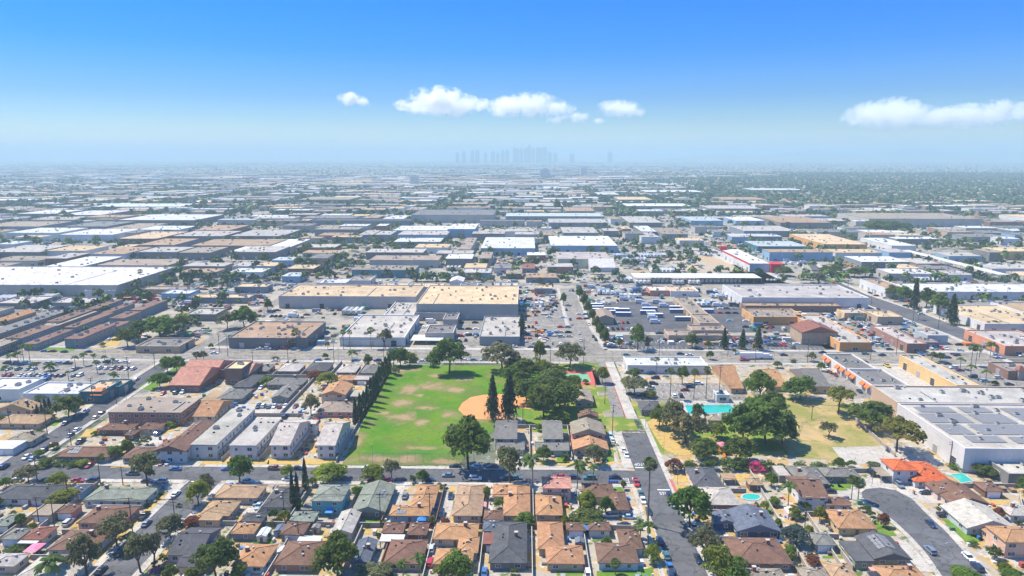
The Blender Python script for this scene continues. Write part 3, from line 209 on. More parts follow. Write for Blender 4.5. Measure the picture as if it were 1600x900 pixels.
ROWS = [
('c',-297.6,-277.5,367.6,2.9,'y'),('c',-287.9,-268.8,356.3,2.9,'y'),('c',-268.8,-244.0,356.7,3.2,'y'),('c',-256.7,-250.5,367.1,3.0,'y'),('c',-303.9,-262.7,378.6,6.0,'x'),('c',-253.0,-234.1,381.9,6.0,'x'),
('c',-243.6,-221.6,369.9,4.0,'y'),('c',-262.8,-255.1,350.1,3.0,'y'),('c',-167.7,-151.6,412.1,3.0,'x'),('c',41.2,49.6,511.3,2.6,'x'),('c',40.1,46.3,496.7,2.7,'x'),('c',17.8,30.8,500.4,2.6,'x'),('c',25.0,31.4,471.3,2.6,'x'),
('c',24.3,30.9,457.0,2.7,'x'),('c',24.1,31.0,445.2,2.7,'x'),('c',13.0,18.3,462.0,3.0,'x'),('c',13.2,17.5,440.0,3.0,'x'),('c',-4.2,13.5,484.0,3.0,'y'),('c',-3.3,26.3,562.3,3.0,'y'),('w',-3.2,15.0,542.3,4.0,'y'),
('c',-4.6,8.5,523.6,3.2,'y'),('c',39.7,68.5,604.6,3.0,'y'),('c',-102.9,-75.7,430.0,3.0,'y'),('c',-154.8,-128.4,453.6,3.0,'y'),('c',-121.7,-103.1,481.6,3.0,'y'),('c',-82.2,-59.5,469.3,3.2,'y'),('c',-47.1,-35.4,483.1,3.0,'x'),
('c',-45.4,-34.1,464.5,3.0,'x'),('c',-43.7,-32.9,447.2,3.0,'x'),('c',50.8,78.8,485.2,3.4,'y'),('c',51.2,80.4,466.6,3.4,'y'),('c',128.6,166.3,565.1,3.6,'y'),('c',157.5,173.3,552.8,5.0,'x'),('c',154.8,170.0,533.7,5.0,'x'),
('c',187.0,208.3,443.7,3.2,'y'),('c',237.3,261.1,498.8,3.2,'y'),('c',246.5,266.7,421.9,3.2,'y'),('c',242.5,266.0,407.8,3.2,'y'),('c',-0.4,7.7,470.8,2.8,'y'),('c',2.2,6.6,456.5,5.0,'y'),('c',-7.3,13.9,419.7,4.0,'x'),
('c',50.9,73.5,423.9,4.5,'y'),('c',91.6,98.2,454.9,4.0,'x'),('c',89.8,126.1,437.1,4.2,'y'),('c',124.8,158.1,433.1,4.5,'y'),('c',150.4,167.7,517.9,6.0,'x'),('c',150.5,178.8,493.1,6.0,'x'),('c',156.3,176.7,474.1,6.0,'x'),
('c',156.0,168.4,427.4,2.6,'y'),('c',161.4,172.1,443.1,2.6,'y'),('c',238.1,250.3,475.7,3.0,'x'),('c',236.0,247.6,466.6,3.0,'x'),('c',234.5,246.6,452.8,3.0,'x'),('c',236.4,245.7,443.0,3.0,'x'),('c',235.8,244.9,432.0,3.0,'x'),
('c',193.5,202.6,431.2,3.0,'y'),('c',254.2,269.0,485.4,4.0,'x'),('c',237.4,253.0,663.1,3.5,'y'),('c',226.9,261.5,732.4,3.5,'x'),('c',-417.3,-389.2,524.6,3.0,'y'),('c',-390.8,-380.5,527.3,3.0,'y'),('c',-384.2,-365.6,544.4,3.2,'y'),
('c',-388.7,-373.7,513.6,3.0,'y'),('c',-210.9,-195.9,517.2,3.5,'y'),('c',-181.2,-174.0,490.2,3.5,'y'),('c',-201.8,-177.5,500.2,3.2,'y'),('c',-31.0,-12.8,634.1,3.5,'y'),('c',-20.7,-4.2,694.8,3.3,'y'),
('c',-40.7,-22.7,762.4,3.0,'x'),('c',-38.4,-16.7,822.6,3.0,'x'),('c',-11.3,19.8,727.6,3.5,'y'),('c',-10.1,21.6,797.1,3.5,'y'),('c',-99.7,-77.7,573.5,3.4,'y'),('c',37.7,97.4,741.8,3.0,'y'),('c',137.9,201.1,896.6,3.2,'y'),
('c',144.5,197.1,860.2,3.2,'y'),('c',269.2,334.5,997.2,3.2,'y'),('c',266.3,337.7,952.8,3.2,'y'),('c',-405.9,-363.9,799.5,3.2,'y'),('c',-407.2,-371.7,826.2,3.2,'y'),('c',-440.9,-405.9,814.6,3.5,'y'),
('r',-353.4,-320.1,573.9,3.0,'y'),('r',-342.8,-310.2,560.7,3.0,'y'),('r',-330.0,-306.1,548.0,3.3,'y'),('c',-298.4,-278.1,551.2,3.3,'y'),('c',-263.1,-240.4,520.7,3.5,'y'),('c',-275.0,-244.0,534.5,4.0,'y'),
('c',-321.1,-278.6,681.3,4.0,'y'),('c',-332.3,-290.9,721.2,4.0,'y'),('c',-337.6,-308.4,765.9,4.0,'y'),('t',-442.1,-427.0,553.3,4.2,'y'),('t',-429.7,-399.8,558.9,4.2,'y'),('t',131.4,156.1,705.8,4.0,'y'),
('t',113.8,139.7,784.7,4.0,'y'),('t',110.7,136.8,747.3,4.0,'x'),('t',89.8,104.7,653.2,3.8,'y'),('t',105.1,117.8,640.1,3.8,'y'),('t',122.7,141.2,650.5,4.0,'y'),('t',140.3,163.4,640.9,3.8,'y'),('t',169.0,184.4,651.4,4.0,'y'),
('t',184.4,209.1,651.8,4.0,'y'),('t',364.6,380.3,669.2,3.6,'x'),('t',379.6,410.8,662.7,3.8,'y'),('t',372.0,396.7,580.4,3.8,'y'),('t',396.7,426.8,581.0,3.8,'y'),('t',-139.8,-126.9,677.1,5.0,'y'),('t',-123.7,-112.0,677.4,5.0,'y'),
('t',-91.6,-65.2,795.4,3.6,'y'),('t',-126.9,-97.3,779.8,4.0,'y'),('t',-103.4,-78.6,743.0,4.0,'y'),('t',-82.8,-67.8,717.6,4.0,'y'),('t',106.5,121.9,814.8,3.6,'y'),('t',126.5,145.0,815.2,4.0,'y'),('t',146.5,171.9,815.7,4.0,'y'),
('w',60.2,81.0,590.5,4.0,'y'),('w',81.9,98.5,577.1,4.0,'y'),('w',94.6,115.8,554.1,3.0,'x'),('w',97.4,112.9,539.5,3.0,'x'),('w',96.7,108.4,512.5,3.0,'x'),('w',95.0,106.5,497.8,3.0,'x'),('w',94.3,104.6,484.0,3.0,'x'),
('w',139.8,150.2,545.1,4.0,'y'),('w',156.3,172.8,578.6,4.0,'y'),('w',-118.8,-95.2,616.5,4.0,'y'),('w',-85.4,-76.0,488.2,5.0,'y'),('w',-138.2,-119.9,638.5,5.0,'y'),('t',-139.1,-126.7,512.0,4.0,'y'),]
PATCHES = [
('lawn_dry',[(-140.1,229.9),(-130.9,229.1),(-129.7,214.0),(-131.2,214.4)]),('lawn_dry',[(-132.6,225.7),(-129.2,226.3),(-129.2,219.3)]),('lawn_dry',[(-134.1,205.5),(-128.0,209.3),(-127.6,199.7),(-131.0,198.9)]),
('lawn_green',[(-128.1,191.3),(-130.5,185.3),(-130.3,181.1),(-125.6,186.1)]),('lawn_dry',[(-131.4,184.3),(-129.9,194.8),(-126.6,186.1),(-130.0,182.0)]),('lawn_green',[(-130.0,174.8),(-128.4,181.1),(-126.4,174.9)]),
('lawn_dry',[(-134.1,249.1),(-119.7,248.9),(-121.2,253.4),(-133.8,253.8)]),('lawn_green',[(-138.6,246.8),(-134.3,246.9),(-135.5,250.8),(-138.5,250.8)]),('lawn_dry',[(-119.0,249.4),(-101.0,249.2),(-102.7,253.8),(-119.4,253.5)]),
('lawn_dry',[(-102.0,249.8),(-88.4,249.5),(-90.1,254.7),(-103.2,255.0)]),('lawn_dry',[(-88.1,250.1),(-74.5,249.8),(-76.7,254.9),(-89.0,255.3)]),('lawn_dry',[(-88.6,260.7),(-86.3,260.7),(-87.8,267.6),(-89.7,265.7)]),
('lawn_dry',[(-162.3,245.7),(-154.5,245.9),(-155.7,251.0),(-163.7,251.4)]),('lawn_dry',[(-193.1,274.8),(-186.2,275.0),(-189.6,284.1),(-195.7,283.2)]),('lawn_dry',[(-174.1,280.8),(-156.3,281.2),(-153.9,286.3),(-174.1,285.9)]),
('lawn_green',[(-218.2,287.2),(-209.6,286.6),(-214.9,294.9),(-220.2,294.8)]),('lawn_green',[(-85.5,193.9),(-78.9,194.0),(-79.8,196.6),(-85.5,196.5)]),('lawn_dry',[(-66.6,195.0),(-62.6,195.1),(-63.7,202.6),(-68.5,202.5)]),
('lawn_green',[(-54.2,206.7),(-47.1,206.9),(-47.3,209.7),(-53.7,209.6)]),('lawn_dry',[(-54.4,200.1),(-46.6,200.2),(-47.7,203.3),(-54.4,203.2)]),('lawn_dry',[(-31.8,228.2),(-30.6,228.3),(-31.3,234.1),(-32.3,234.1)]),
('lawn_dry',[(-27.7,227.4),(-25.4,227.4),(-25.4,234.7),(-27.3,234.7)]),('lawn_green',[(30.5,253.6),(35.8,255.4),(36.7,267.0),(32.0,263.1)]),('lawn_green',[(12.7,253.2),(17.7,253.3),(18.6,259.2),(12.9,259.1)]),
('lawn_dry',[(5.5,251.4),(32.7,250.8),(37.0,254.9),(5.1,253.7)]),('lawn_green',[(37.8,257.2),(39.3,257.3),(39.8,270.2),(38.4,270.2)]),('lawn_green',[(9.4,179.2),(16.8,179.3),(17.4,181.5),(9.5,181.3)]),
('lawn_green',[(20.8,177.9),(37.4,178.2),(38.0,183.8),(32.1,181.8),(21.2,181.6)]),('lawn_dry',[(38.9,233.5),(40.2,234.6),(40.7,212.7),(39.6,212.7)]),('lawn_dry',[(40.2,197.9),(41.4,197.9),(41.4,179.8),(39.9,179.8)]),
('lawn_green',[(33.5,228.6),(36.0,229.6),(35.6,235.5),(33.7,235.4)]),('lawn_dry',[(56.1,237.4),(62.1,237.5),(63.3,244.8),(56.9,244.7)]),('lawn_dry',[(54.5,230.0),(60.1,232.0),(60.2,236.5),(56.1,236.4)]),
('lawn_dry',[(79.2,239.4),(84.0,239.5),(86.4,245.3),(81.0,245.2)]),('lawn_green',[(112.0,232.6),(118.0,232.7),(116.7,238.1),(113.7,237.0)]),('lawn_green',[(115.4,235.1),(119.6,234.2),(121.5,238.2),(116.5,238.6)]),
('lawn_green',[(114.1,207.4),(119.5,207.1),(119.5,213.1),(115.8,213.0)]),('lawn_green',[(113.0,202.3),(119.6,202.5),(119.8,206.3),(114.5,206.2)]),('lawn_green',[(120.7,221.2),(122.5,201.8),(122.1,203.3),(120.5,216.5)]),
('lawn_green',[(140.1,213.1),(146.1,213.2),(146.2,200.4),(139.2,198.1)]),('lawn_dry',[(145.8,206.0),(147.9,203.0),(144.5,199.3),(143.5,204.1)]),('lawn_dry',[(139.8,227.9),(139.9,222.5),(138.3,216.0),(137.8,218.1)]),
('lawn_dry',[(136.4,213.0),(136.9,206.6),(136.1,207.0)]),('lawn_dry',[(135.3,205.1),(136.8,198.0),(135.0,198.4)]),('lawn_dry',[(138.7,188.8),(146.1,189.9),(145.5,185.0),(139.4,184.3)]),
('lawn_dry',[(165.5,226.6),(172.3,226.7),(166.1,220.8),(161.6,220.7)]),('lawn_green',[(-103.9,185.9),(-97.5,186.0),(-98.1,187.3),(-104.5,187.2)]),('lawn_green',[(90.3,189.5),(96.7,189.6),(97.3,191.0),(90.9,190.8)]),
('lawn_green',[(81.7,211.9),(85.3,214.9),(85.4,221.4),(83.3,219.1)]),('lawn_green',[(44.7,368.5),(51.9,368.6),(51.3,384.1),(47.2,384.1)]),
('lawn_dry',[(55.6,296.5),(57.4,268.7),(61.2,261.3),(67.7,261.4),(73.7,275.5),(71.1,300.7),(62.9,304.5)]),('lawn_park',[(52.2,312.5),(65.2,308.6),(69.7,323.3),(52.2,322.9)]),
('lawn_park',[(31.3,337.5),(42.9,337.7),(42.0,344.7),(31.9,344.4)]),('lawn_park',[(32.5,312.1),(40.9,308.1),(42.2,331.9),(33.7,331.8)]),('lawn_park',[(34.0,286.4),(50.5,286.8),(50.1,302.6),(37.2,302.4)]),
('lawn_park',[(8.9,376.0),(41.7,374.2),(43.1,387.7),(9.1,387.0)]),('lawn_green',[(-300.7,404.9),(-281.5,405.3),(-287.1,413.9),(-305.1,413.5)]),('lawn_dry',[(-273.8,409.7),(-281.9,468.7),(-283.0,476.3),(-259.3,411.5)]),
('lawn_dry',[(-275.7,478.3),(-269.2,488.3),(-274.1,500.6),(-280.7,496.3)]),('lawn_green',[(-204.5,339.7),(-192.3,332.9),(-199.6,361.2),(-198.4,379.1),(-203.3,381.5),(-202.7,355.6)]),
('lawn_green',[(-162.2,373.7),(-155.6,373.8),(-159.0,382.4),(-163.9,382.3)]),('lawn_green',[(294.5,657.2),(310.7,657.6),(319.0,690.0),(304.7,689.7)]),]
POLES = [
(-182.6,233.6,10.6),(-157.0,231.1,11.6),(-149.0,231.7,7.4),(-161.0,219.1,9.7),(-160.4,203.4,10.2),(-152.5,199.6,12.0),(-126.9,199.4,12.4),(-113.0,200.0,12.0),(-80.1,207.4,10.8),(-47.3,204.5,12.1),(-31.6,208.4,10.3),
(12.9,206.9,12.2),(91.2,205.3,7),(172.7,302.0,7),(168.3,255.8,9.6),(-213.0,346.7,14.4),(-212.4,371.5,9.2),(-211.4,313.2,13.9),(-200.6,314.3,8.0),(-208.7,276.6,12.0),(-230.2,283.3,9.8),(-191.3,266.2,7.3),(-141.6,389.1,14.7),
(-112.7,384.6,15),(-83.3,385.2,15),(-180.3,394.9,14.5),(-189.6,404.3,13.1),(34.4,387.6,15),(36.8,343.5,11.4),(39.1,319.1,10.1),(81.4,401.6,11.4),(38.4,283.0,13.5),(30.0,295.2,7),(-1.0,289.4,11.2),(100.8,339.9,14.2),
(123.1,402.4,14.7),(165.6,388.9,15),(205.9,396.2,15),(226.2,405.8,13.2),(135.5,389.6,11.9),(-71.5,195.6,7.1),(280.8,547.9,14.0),(279.0,483.8,12.5),(290.9,473.0,12.2),(297.4,624.7,13.4),(-212.3,419.8,8.5),(-161.6,386.1,7),
(273.4,401.4,8.2),(132.8,301.9,7.7),(-19.6,395.5,8.9),(14.8,388.4,8.7),]
SHAPES = {'cul': [(120.6, 227.5), (121.8, 230.9), (124.8, 233.8), (130.4, 234.9), (135.3, 233.1), (137.7, 227.0), (137.0, 218.9), (136.8, 212.6), (136.8, 205.5), (135.6, 195.5), (134.7, 186.4), (133.7, 178.7), (120.7, 177.8), (122.3, 186.2), (123.5, 193.9), (123.9, 201.8), (123.7, 210.3), (122.5, 217.8), (120.9, 223.4)], 'boul': [(318.7, 769.5), (327.8, 774.3), (303.1, 678.6), (299.3, 592.3), (306.0, 527.5), (310.5, 446.0), (313.9, 399.6), (288.6, 365.5), (289.6, 458.9), (280.3, 547.9), (282.7, 624.4), (293.4, 685.8)], 'field': [(-72.3, 249.8), (-26.5, 250.7), (-9.0, 299.1), (8.1, 337.0), (7.9, 380.8), (-78.0, 381.5)], 'infield': [(-32.2, 310.8), (-31.1, 319.5), (-27.7, 327.7), (-21.4, 331.6), (-10.0, 332.8), (-0.2, 331.1), (3.6, 321.9), (2.3, 309.8), (-3.1, 301.6), (-12.0, 298.2), (-22.4, 298.8), (-28.7, 303.4)], 'infieldgrass': [(-9.1, 303.0), (4.3, 299.3), (2.9, 311.5), (-6.4, 314.7)], 'court': [(17.2, 372.6), (40.5, 373.0), (40.6, 347.7), (17.5, 347.2)], 'court_in': [(20.5, 366.8), (34.9, 367.1), (35.7, 352.8), (20.5, 352.5)], 'pool': [(78.0, 318.2), (100.7, 319.5), (100.2, 309.3), (77.3, 307.2)], 'pooldeck': [(74.9, 324.3), (108.3, 325.9), (103.8, 305.3), (71.1, 300.7)], 'dirtpark': [(107.9, 276.2), (108.7, 260.5), (122.9, 257.8), (141.7, 270.4), (158.5, 277.2), (163.7, 289.8), (158.1, 298.6), (156.9, 314.6), (158.2, 327.8), (130.7, 326.3)], 'sandlot': [(131.9, 283.5), (128.9, 271.4), (148.5, 272.4), (157.1, 284.0), (143.9, 286.5)], 'lotpad': [(128.6, 270.7), (126.7, 255.0), (167.0, 255.2), (165.7, 270.8), (156.1, 272.6)], 'swpool': [(163.1, 246.3), (162.8, 239.6), (168.1, 241.2), (168.2, 247.5)]}
CLUTTER = [
(((-199.4,493.8),(-144.3,538.4)),26,'aawcp'),(((-132.8,453.8),(-115.1,539.2)),8,'wc'),(((-129.2,512.1),(-104.4,559.5)),14,'wcca'),(((-62.8,650.0),(-13.2,748.4)),40,'ccpwp'),(((-112.4,649.0),(-62.8,704.9)),14,'cpw'),
(((-285.9,520.0),(-212.6,589.1)),46,'aaacwp'),(((-304.8,606.4),(-246.3,720.9)),40,'aaawc'),(((336.1,701.8),(415.3,843.1)),60,'lllllc'),(((287.9,712.7),(341.6,858.6)),24,'awwa'),(((47.8,563.1),(96.3,652.9)),26,'wwca'),
(((96.3,564.1),(123.2,614.9)),12,'wwa'),(((-12.8,634.3),(29.5,851.2)),30,'aawc'),(((-261.3,646.0),(-162.1,845.4)),50,'aaawcp'),(((-157.3,746.1),(-86.2,943.6)),22,'awcc'),(((237.4,488.7),(279.4,568.2)),14,'aaaw'),
(((158.1,427.3),(174.5,501.8)),14,'pcap'),(((-83.8,478.4),(-51.4,492.4)),5,'w'),(((171.6,232.3),(180.9,250.6)),8,'pp'),(((415.5,715.3),(522.9,924.7)),24,'awca'),(((123.5,825.6),(263.6,1071.0)),36,'aaaw'),
(((-5.7,537.3),(25.2,603.8)),12,'aac'),(((-115.1,454.1),(-84.2,559.7)),6,'wc'),(((154.1,540.5),(174.8,607.3)),10,'wwa'),(((-401.2,513.2),(-346.1,554.0)),14,'aaw'),]
BUSES = [
(56.3,529.2),(55.3,520.2),(63.5,513.8),(75.3,520.6),(74.5,507.6),(97.5,525.5),(94.1,514.5),(98.0,503.9),(120.1,530.5),(117.7,519.3),(116.5,494.1),(140.1,519.7),(56.2,538.6),(67.1,522.7),]
SKYLINE = [
(-1171,174),(-1105,196),(-927,218),(-839,218),(-685,174),(-574,196),(-397,207),(-320,217),(-210,271),(-155,250),(-78,239),(-1,250),(54,304),(121,250),(209,261),(264,250),(318,271),(396,185),(-961,163),(-486,163),(507,163),
(782,152),(1440,185),]
TOWERS = [
(-434,2680,33,42,'pale slab tower block rising from the trees'),(99,3670,48,50,'pale stepped hospital tower'),(344,4136,39,49,'pair-like pale tower beyond the warehouses'),]
CLOUDS = [
('small isolated wisp of cloud',[(-2976,1032,382,157,6)]),('rounded white cumulus above the skyline',[(-1421,1009,1237,292,10),(-1861,925,675,157,6)]),
('long white cumulus above the skyline with trailing tail',[(62,943,1237,270,10),(849,731,1068,124,8),(1552,878,540,202,6)]),
('wide white cumulus bank at the edge of view',[(6185,809,1462,315,11),(7310,766,1237,270,9),(7940,828,1237,292,9),(6682,662,1125,135,6)]),]
PLAY = (80.9, 264.1)
PLAY2 = (105.9, 268.4)
rnd = random.Random(7)
# ================================================================ palette
COLS = dict(dkgrey=(0.108, 0.108, 0.112), grey=(0.221, 0.206, 0.184), ltgrey=(0.464, 0.422, 0.364), greygreen=(0.238, 0.258, 0.204), brown=(0.205, 0.118, 0.082),
    redbrown=(0.270, 0.118, 0.082), otan=(.44, .245, .125), tan=(0.410, 0.278, 0.165), greytan=(0.335, 0.273, 0.204), slate=(0.124, 0.144, 0.175),
    salmon=(0.540, 0.278, 0.204), salmonroof=(0.454, 0.227, 0.165), tile=(0.562, 0.134, 0.049), white=(.64, .625, .585), cream=(0.626, 0.469, 0.272), dkbrown=(0.227, 0.134, 0.097),
    ltbluegrey=(0.464, 0.505, 0.495), pink=(0.670, 0.309, 0.272), beige=(0.594, 0.484, 0.359), paleblue=(0.486, 0.577, 0.601), blue=(0.194, 0.340, 0.485),
    tanwall=(0.497, 0.360, 0.233), pinkish=(0.670, 0.515, 0.436), slatewall=(0.238, 0.263, 0.272), tealwhite=(0.454, 0.597, 0.582), teal=(0.130, 0.433, 0.436),
    brick=(0.367, 0.196, 0.136), bluewall=(0.259, 0.412, 0.524), navy=(0.054, 0.103, 0.194), yellow=(0.626, 0.464, 0.213), olive=(0.302, 0.299, 0.194), peach=(0.713, 0.453, 0.310),
    brownwall=(0.259, 0.154, 0.116), ltbluewall=(0.594, 0.639, 0.601), tealdark=(0.054, 0.175, 0.194), yellowwall=(0.713, 0.474, 0.213), orangewall=(0.670, 0.350, 0.126),
    tealwall=(0.108, 0.278, 0.320), palegreen=(0.540, 0.556, 0.388), salmonwall=(0.648, 0.268, 0.155), purple=(0.238, 0.165, 0.233))
NAMES = dict(dkgrey='dark grey', ltgrey='light grey', greygreen='grey-green', redbrown='red-brown', otan='orange-tan', greytan='grey-tan', slate='slate blue',
    tile='orange tile', salmonroof='salmon', dkbrown='dark brown', ltbluegrey='pale blue-grey', paleblue='pale blue', tanwall='tan', pinkish='pale pink', slatewall='slate',
    tealwhite='pale teal', brick='brick', bluewall='blue', olive='olive', brownwall='brown', ltbluewall='pale blue', tealdark='dark teal', yellowwall='ochre yellow',
    orangewall='orange', tealwall='teal', palegreen='pale green', salmonwall='salmon')
cn = lambda k: NAMES.get(k, k)
# ================================================================ materials
MATS = {}
def newmat(name, rough=.8, spec=.3):
    m = bpy.data.materials.new(name); m.use_nodes = True
    b = m.node_tree.nodes['Principled BSDF']; b.inputs['Roughness'].default_value = rough; b.inputs['Specular IOR Level'].default_value = spec
    MATS[name] = m
    return m, m.node_tree.nodes, m.node_tree.links, b
def N(n, t, **kw):
    q = n.new(t)
    for k, v in kw.items():
        if hasattr(q, k): setattr(q, k, v)
        else: q.inputs[k].default_value = v
    return q
def mixc(n, l, a, b, f, mode='MIX'):
    q = n.new('ShaderNodeMix'); q.data_type = 'RGBA'; q.blend_type = mode
    for i, v in ((0, f), (6, a), (7, b)):
        if hasattr(v, 'is_output'): l.new(v, q.inputs[i])
        elif i == 0: q.inputs[0].default_value = v
        else: q.inputs[i].default_value = (*v, 1)
    return q.outputs[2]
def noise(n, l, scale, detail=4, coord=None, rough=.55):
    q = N(n, 'ShaderNodeTexNoise'); q.inputs['Scale'].default_value = scale; q.inputs['Detail'].default_value = detail; q.inputs['Roughness'].default_value = rough
    if coord is not None: l.new(coord, q.inputs['Vector'])
    return q.outputs['Fac']
def ramp(n, l, fac, *stops):
    q = n.new('ShaderNodeValToRGB'); e = q.color_ramp.elements
    while len(e) < len(stops): e.new(.5)
    for i, (p, c) in enumerate(stops):
        e[i].position = p; e[i].color = (*c, 1) if len(c) == 3 else c
    l.new(fac, q.inputs[0]); return q.outputs[0]
def gry(v): return (v, v, v)
def tinted(name, rough=.85, spec=.25, amount=.35, s1=.25, s2=2.5, lo=.78, hi=1.15, lines=0):
    """the object's own colour with weathering stains and grain"""
    m, n, l, b = newmat(name, rough, spec)
    oi = n.new('ShaderNodeObjectInfo'); geo = n.new('ShaderNodeNewGeometry').outputs['Position']
    a = ramp(n, l, noise(n, l, s1, 5, geo, .6), (.3, gry(lo)), (.7, gry(hi)))
    c = mixc(n, l, oi.outputs['Color'], a, 1.0, 'MULTIPLY')
    g = ramp(n, l, noise(n, l, s2, 3, geo, .7), (.3, gry(1 - amount)), (.7, gry(1 + amount * .4)))
    c = mixc(n, l, c, g, 1.0, 'MULTIPLY')
    if lines:
        w = n.new('ShaderNodeTexBrick'); l.new(geo, w.inputs['Vector']); w.inputs['Scale'].default_value = 1
        w.inputs['Mortar Size'].default_value = .06; w.inputs['Brick Width'].default_value = lines; w.inputs['Row Height'].default_value = lines * .8
        w.inputs['Color1'].default_value = (1, 1, 1, 1); w.inputs['Color2'].default_value = (.93, .93, .93, 1); w.inputs['Mortar'].default_value = (.78, .78, .78, 1); w.offset = .3
        c = mixc(n, l, c, w.outputs['Color'], 1.0, 'MULTIPLY')
    l.new(c, b.inputs['Base Color'])
    return m
tinted('shingle', .9, .15, .42, .55, 3.2, .72, 1.18)
tinted('deck', .85, .2, .22, .09, .9, .68, 1.12, lines=6)
tinted('stucco', .9, .15, .14, .4, 2, .82, 1.06)
tinted('panel', .85, .2, .06, .08, 1, .86, 1.06, lines=7)
tinted('plain', .6, .4, .08, .5, 3, .92, 1.06)
def flat(name, c, rough=.7, spec=.3, metal=0):
    m, n, l, b = newmat(name, rough, spec); b.inputs['Base Color'].default_value = (*c, 1); b.inputs['Metallic'].default_value = metal
    geo = n.new('ShaderNodeNewGeometry').outputs['Position']
    v = ramp(n, l, noise(n, l, 1.7, 3, geo), (.3, tuple(x * .85 for x in c)), (.7, tuple(min(1, x * 1.12) for x in c))); l.new(v, b.inputs['Base Color'])
    return m
flat('glass', (.025, .035, .05), .08, .6); flat('trim', (.7, .7, .68), .6); flat('tyre', (.02, .02, .02), .9); flat('hub', (.45, .45, .46), .35, .5, .7)
flat('bark', (.10, .075, .055), .95, .1); flat('palm_bark', (.20, .16, .12), .95, .1); flat('pole_wood', (.09, .065, .05), .95, .1); flat('metal', (.4, .41, .42), .45, .5, .6)
flat('concrete', (.45, .42, .37), .9, .2); flat('hvac', (.38, .38, .36), .6, .4); flat('dark', (.03, .032, .036), .8); flat('door', (.16, .10, .07), .7)
flat('wood', (.30, .20, .12), .9, .1); flat('lumber', (.55, .36, .14), .9, .1); flat('solar', (.21, .21, .215), .6, .2); flat('red', (.55, .03, .025), .5); flat('orange', (.7, .16, .03), .6)
flat('paint', (.72, .71, .67), .8); flat('paint_yellow', (.6, .42, .08), .8); flat('redcurb', (.45, .13, .1), .85); flat('headlamp', (.8, .8, .8), .2, .6); flat('tail', (.4, .01, .01), .3, .6)
flat('blockwall', (.34, .29, .25), .95, .1); flat('white', (.78, .78, .76), .6); flat('bluepaint', (.03, .12, .42), .4, .5); flat('umbrella', (.7, .2, .3), .7); flat('sand', (.6, .42, .22), .95, .1)
flat('fence_wood', (.20, .11, .08), .9, .1); flat('sign_blue', (.02, .3, .6), .5); flat('teal_tarp', (.03, .22, .6), .6); flat('ridge', (.3, .27, .24), .9)
m, n, l, b = newmat('carpaint', .28, .5); oi = n.new('ShaderNodeObjectInfo'); l.new(oi.outputs['Color'], b.inputs['Base Color']); b.inputs['Coat Weight'].default_value = .6; b.inputs['Coat Roughness'].default_value = .08
# leaves: the object's colour, each leaf a little lighter or darker
m, n, l, b = newmat('leaf', .65, .2); oi = n.new('ShaderNodeObjectInfo'); at = n.new('ShaderNodeAttribute'); at.attribute_name = 'tone'
c = mixc(n, l, oi.outputs['Color'], at.outputs['Color'], 1.0, 'MULTIPLY'); l.new(c, b.inputs['Base Color'])
tr = n.new('ShaderNodeBsdfTranslucent'); l.new(c, tr.inputs['Color']); mx = n.new('ShaderNodeMixShader'); mx.inputs[0].default_value = .58
l.new(b.outputs[0], mx.inputs[1]); l.new(tr.outputs[0], mx.inputs[2]); l.new(mx.outputs[0], n['Material Output'].inputs[0])
m, n, l, b = newmat('facecol', .85, .2); at = n.new('ShaderNodeAttribute'); at.attribute_name = 'tone'; geo = n.new('ShaderNodeNewGeometry').outputs['Position']
g = ramp(n, l, noise(n, l, .12, 4, geo), (.3, gry(.82)), (.7, gry(1.12))); l.new(mixc(n, l, at.outputs['Color'], g, 1.0, 'MULTIPLY'), b.inputs['Base Color'])
# ground surfaces
def ground_mat(name, layers, rough=.95):
    """layers: first colour, then (noise scale, lo, hi, colour) mixed over it"""
    m, n, l, b = newmat(name, rough, .1); geo = n.new('ShaderNodeNewGeometry').outputs['Position']; c = layers[0]
    for sc, lo, hi, col in layers[1:]:
        f = ramp(n, l, noise(n, l, sc, 5, geo, .62), (lo, gry(0)), (hi, gry(1))); c = mixc(n, l, c, col, f)
    if name.startswith('asphalt') or name.startswith('concrete'):
        vo = n.new('ShaderNodeTexVoronoi'); vo.feature = 'DISTANCE_TO_EDGE'; vo.inputs['Scale'].default_value = .16 if name[0] == 'a' else .25; wv = mixc(n, l, geo, (0, 0, 0), 0.0)
        nd = n.new('ShaderNodeVectorMath'); nd.operation = 'ADD'; nn_ = n.new('ShaderNodeTexNoise'); nn_.inputs['Scale'].default_value = .35; l.new(geo, nn_.inputs['Vector']); sc_ = n.new('ShaderNodeVectorMath'); sc_.operation = 'SCALE'; sc_.inputs['Scale'].default_value = 5; l.new(nn_.outputs['Color'], sc_.inputs[0]); l.new(geo, nd.inputs[0]); l.new(sc_.outputs[0], nd.inputs[1]); l.new(nd.outputs[0], vo.inputs['Vector'])
        c = mixc(n, l, c, (.05, .05, .052) if name[0] == 'a' else (.2, .18, .15), ramp(n, l, vo.outputs['Distance'], (.012, gry(.75)), (.03, gry(0))))     # tar-sealed cracks
        bk = n.new('ShaderNodeTexBrick'); bk.inputs['Scale'].default_value = 1; bk.inputs['Brick Width'].default_value = 17; bk.inputs['Row Height'].default_value = 5.5; bk.inputs['Mortar Size'].default_value = .03; bk.inputs['Color1'].default_value = (1.1, 1.1, 1.1, 1); bk.inputs['Color2'].default_value = (.86, .86, .86, 1); bk.inputs['Mortar'].default_value = (.8, .8, .8, 1); l.new(geo, bk.inputs['Vector'])
        c = mixc(n, l, c, bk.outputs['Color'], .8, 'MULTIPLY')                                                                                      # laid bays and patches
        c = mixc(n, l, c, gry(.55), ramp(n, l, noise(n, l, .23, 3, geo), (.62, gry(0)), (.72, gry(.5))), 'MULTIPLY')                                  # oil stains
    l.new(c, b.inputs['Base Color']); return m
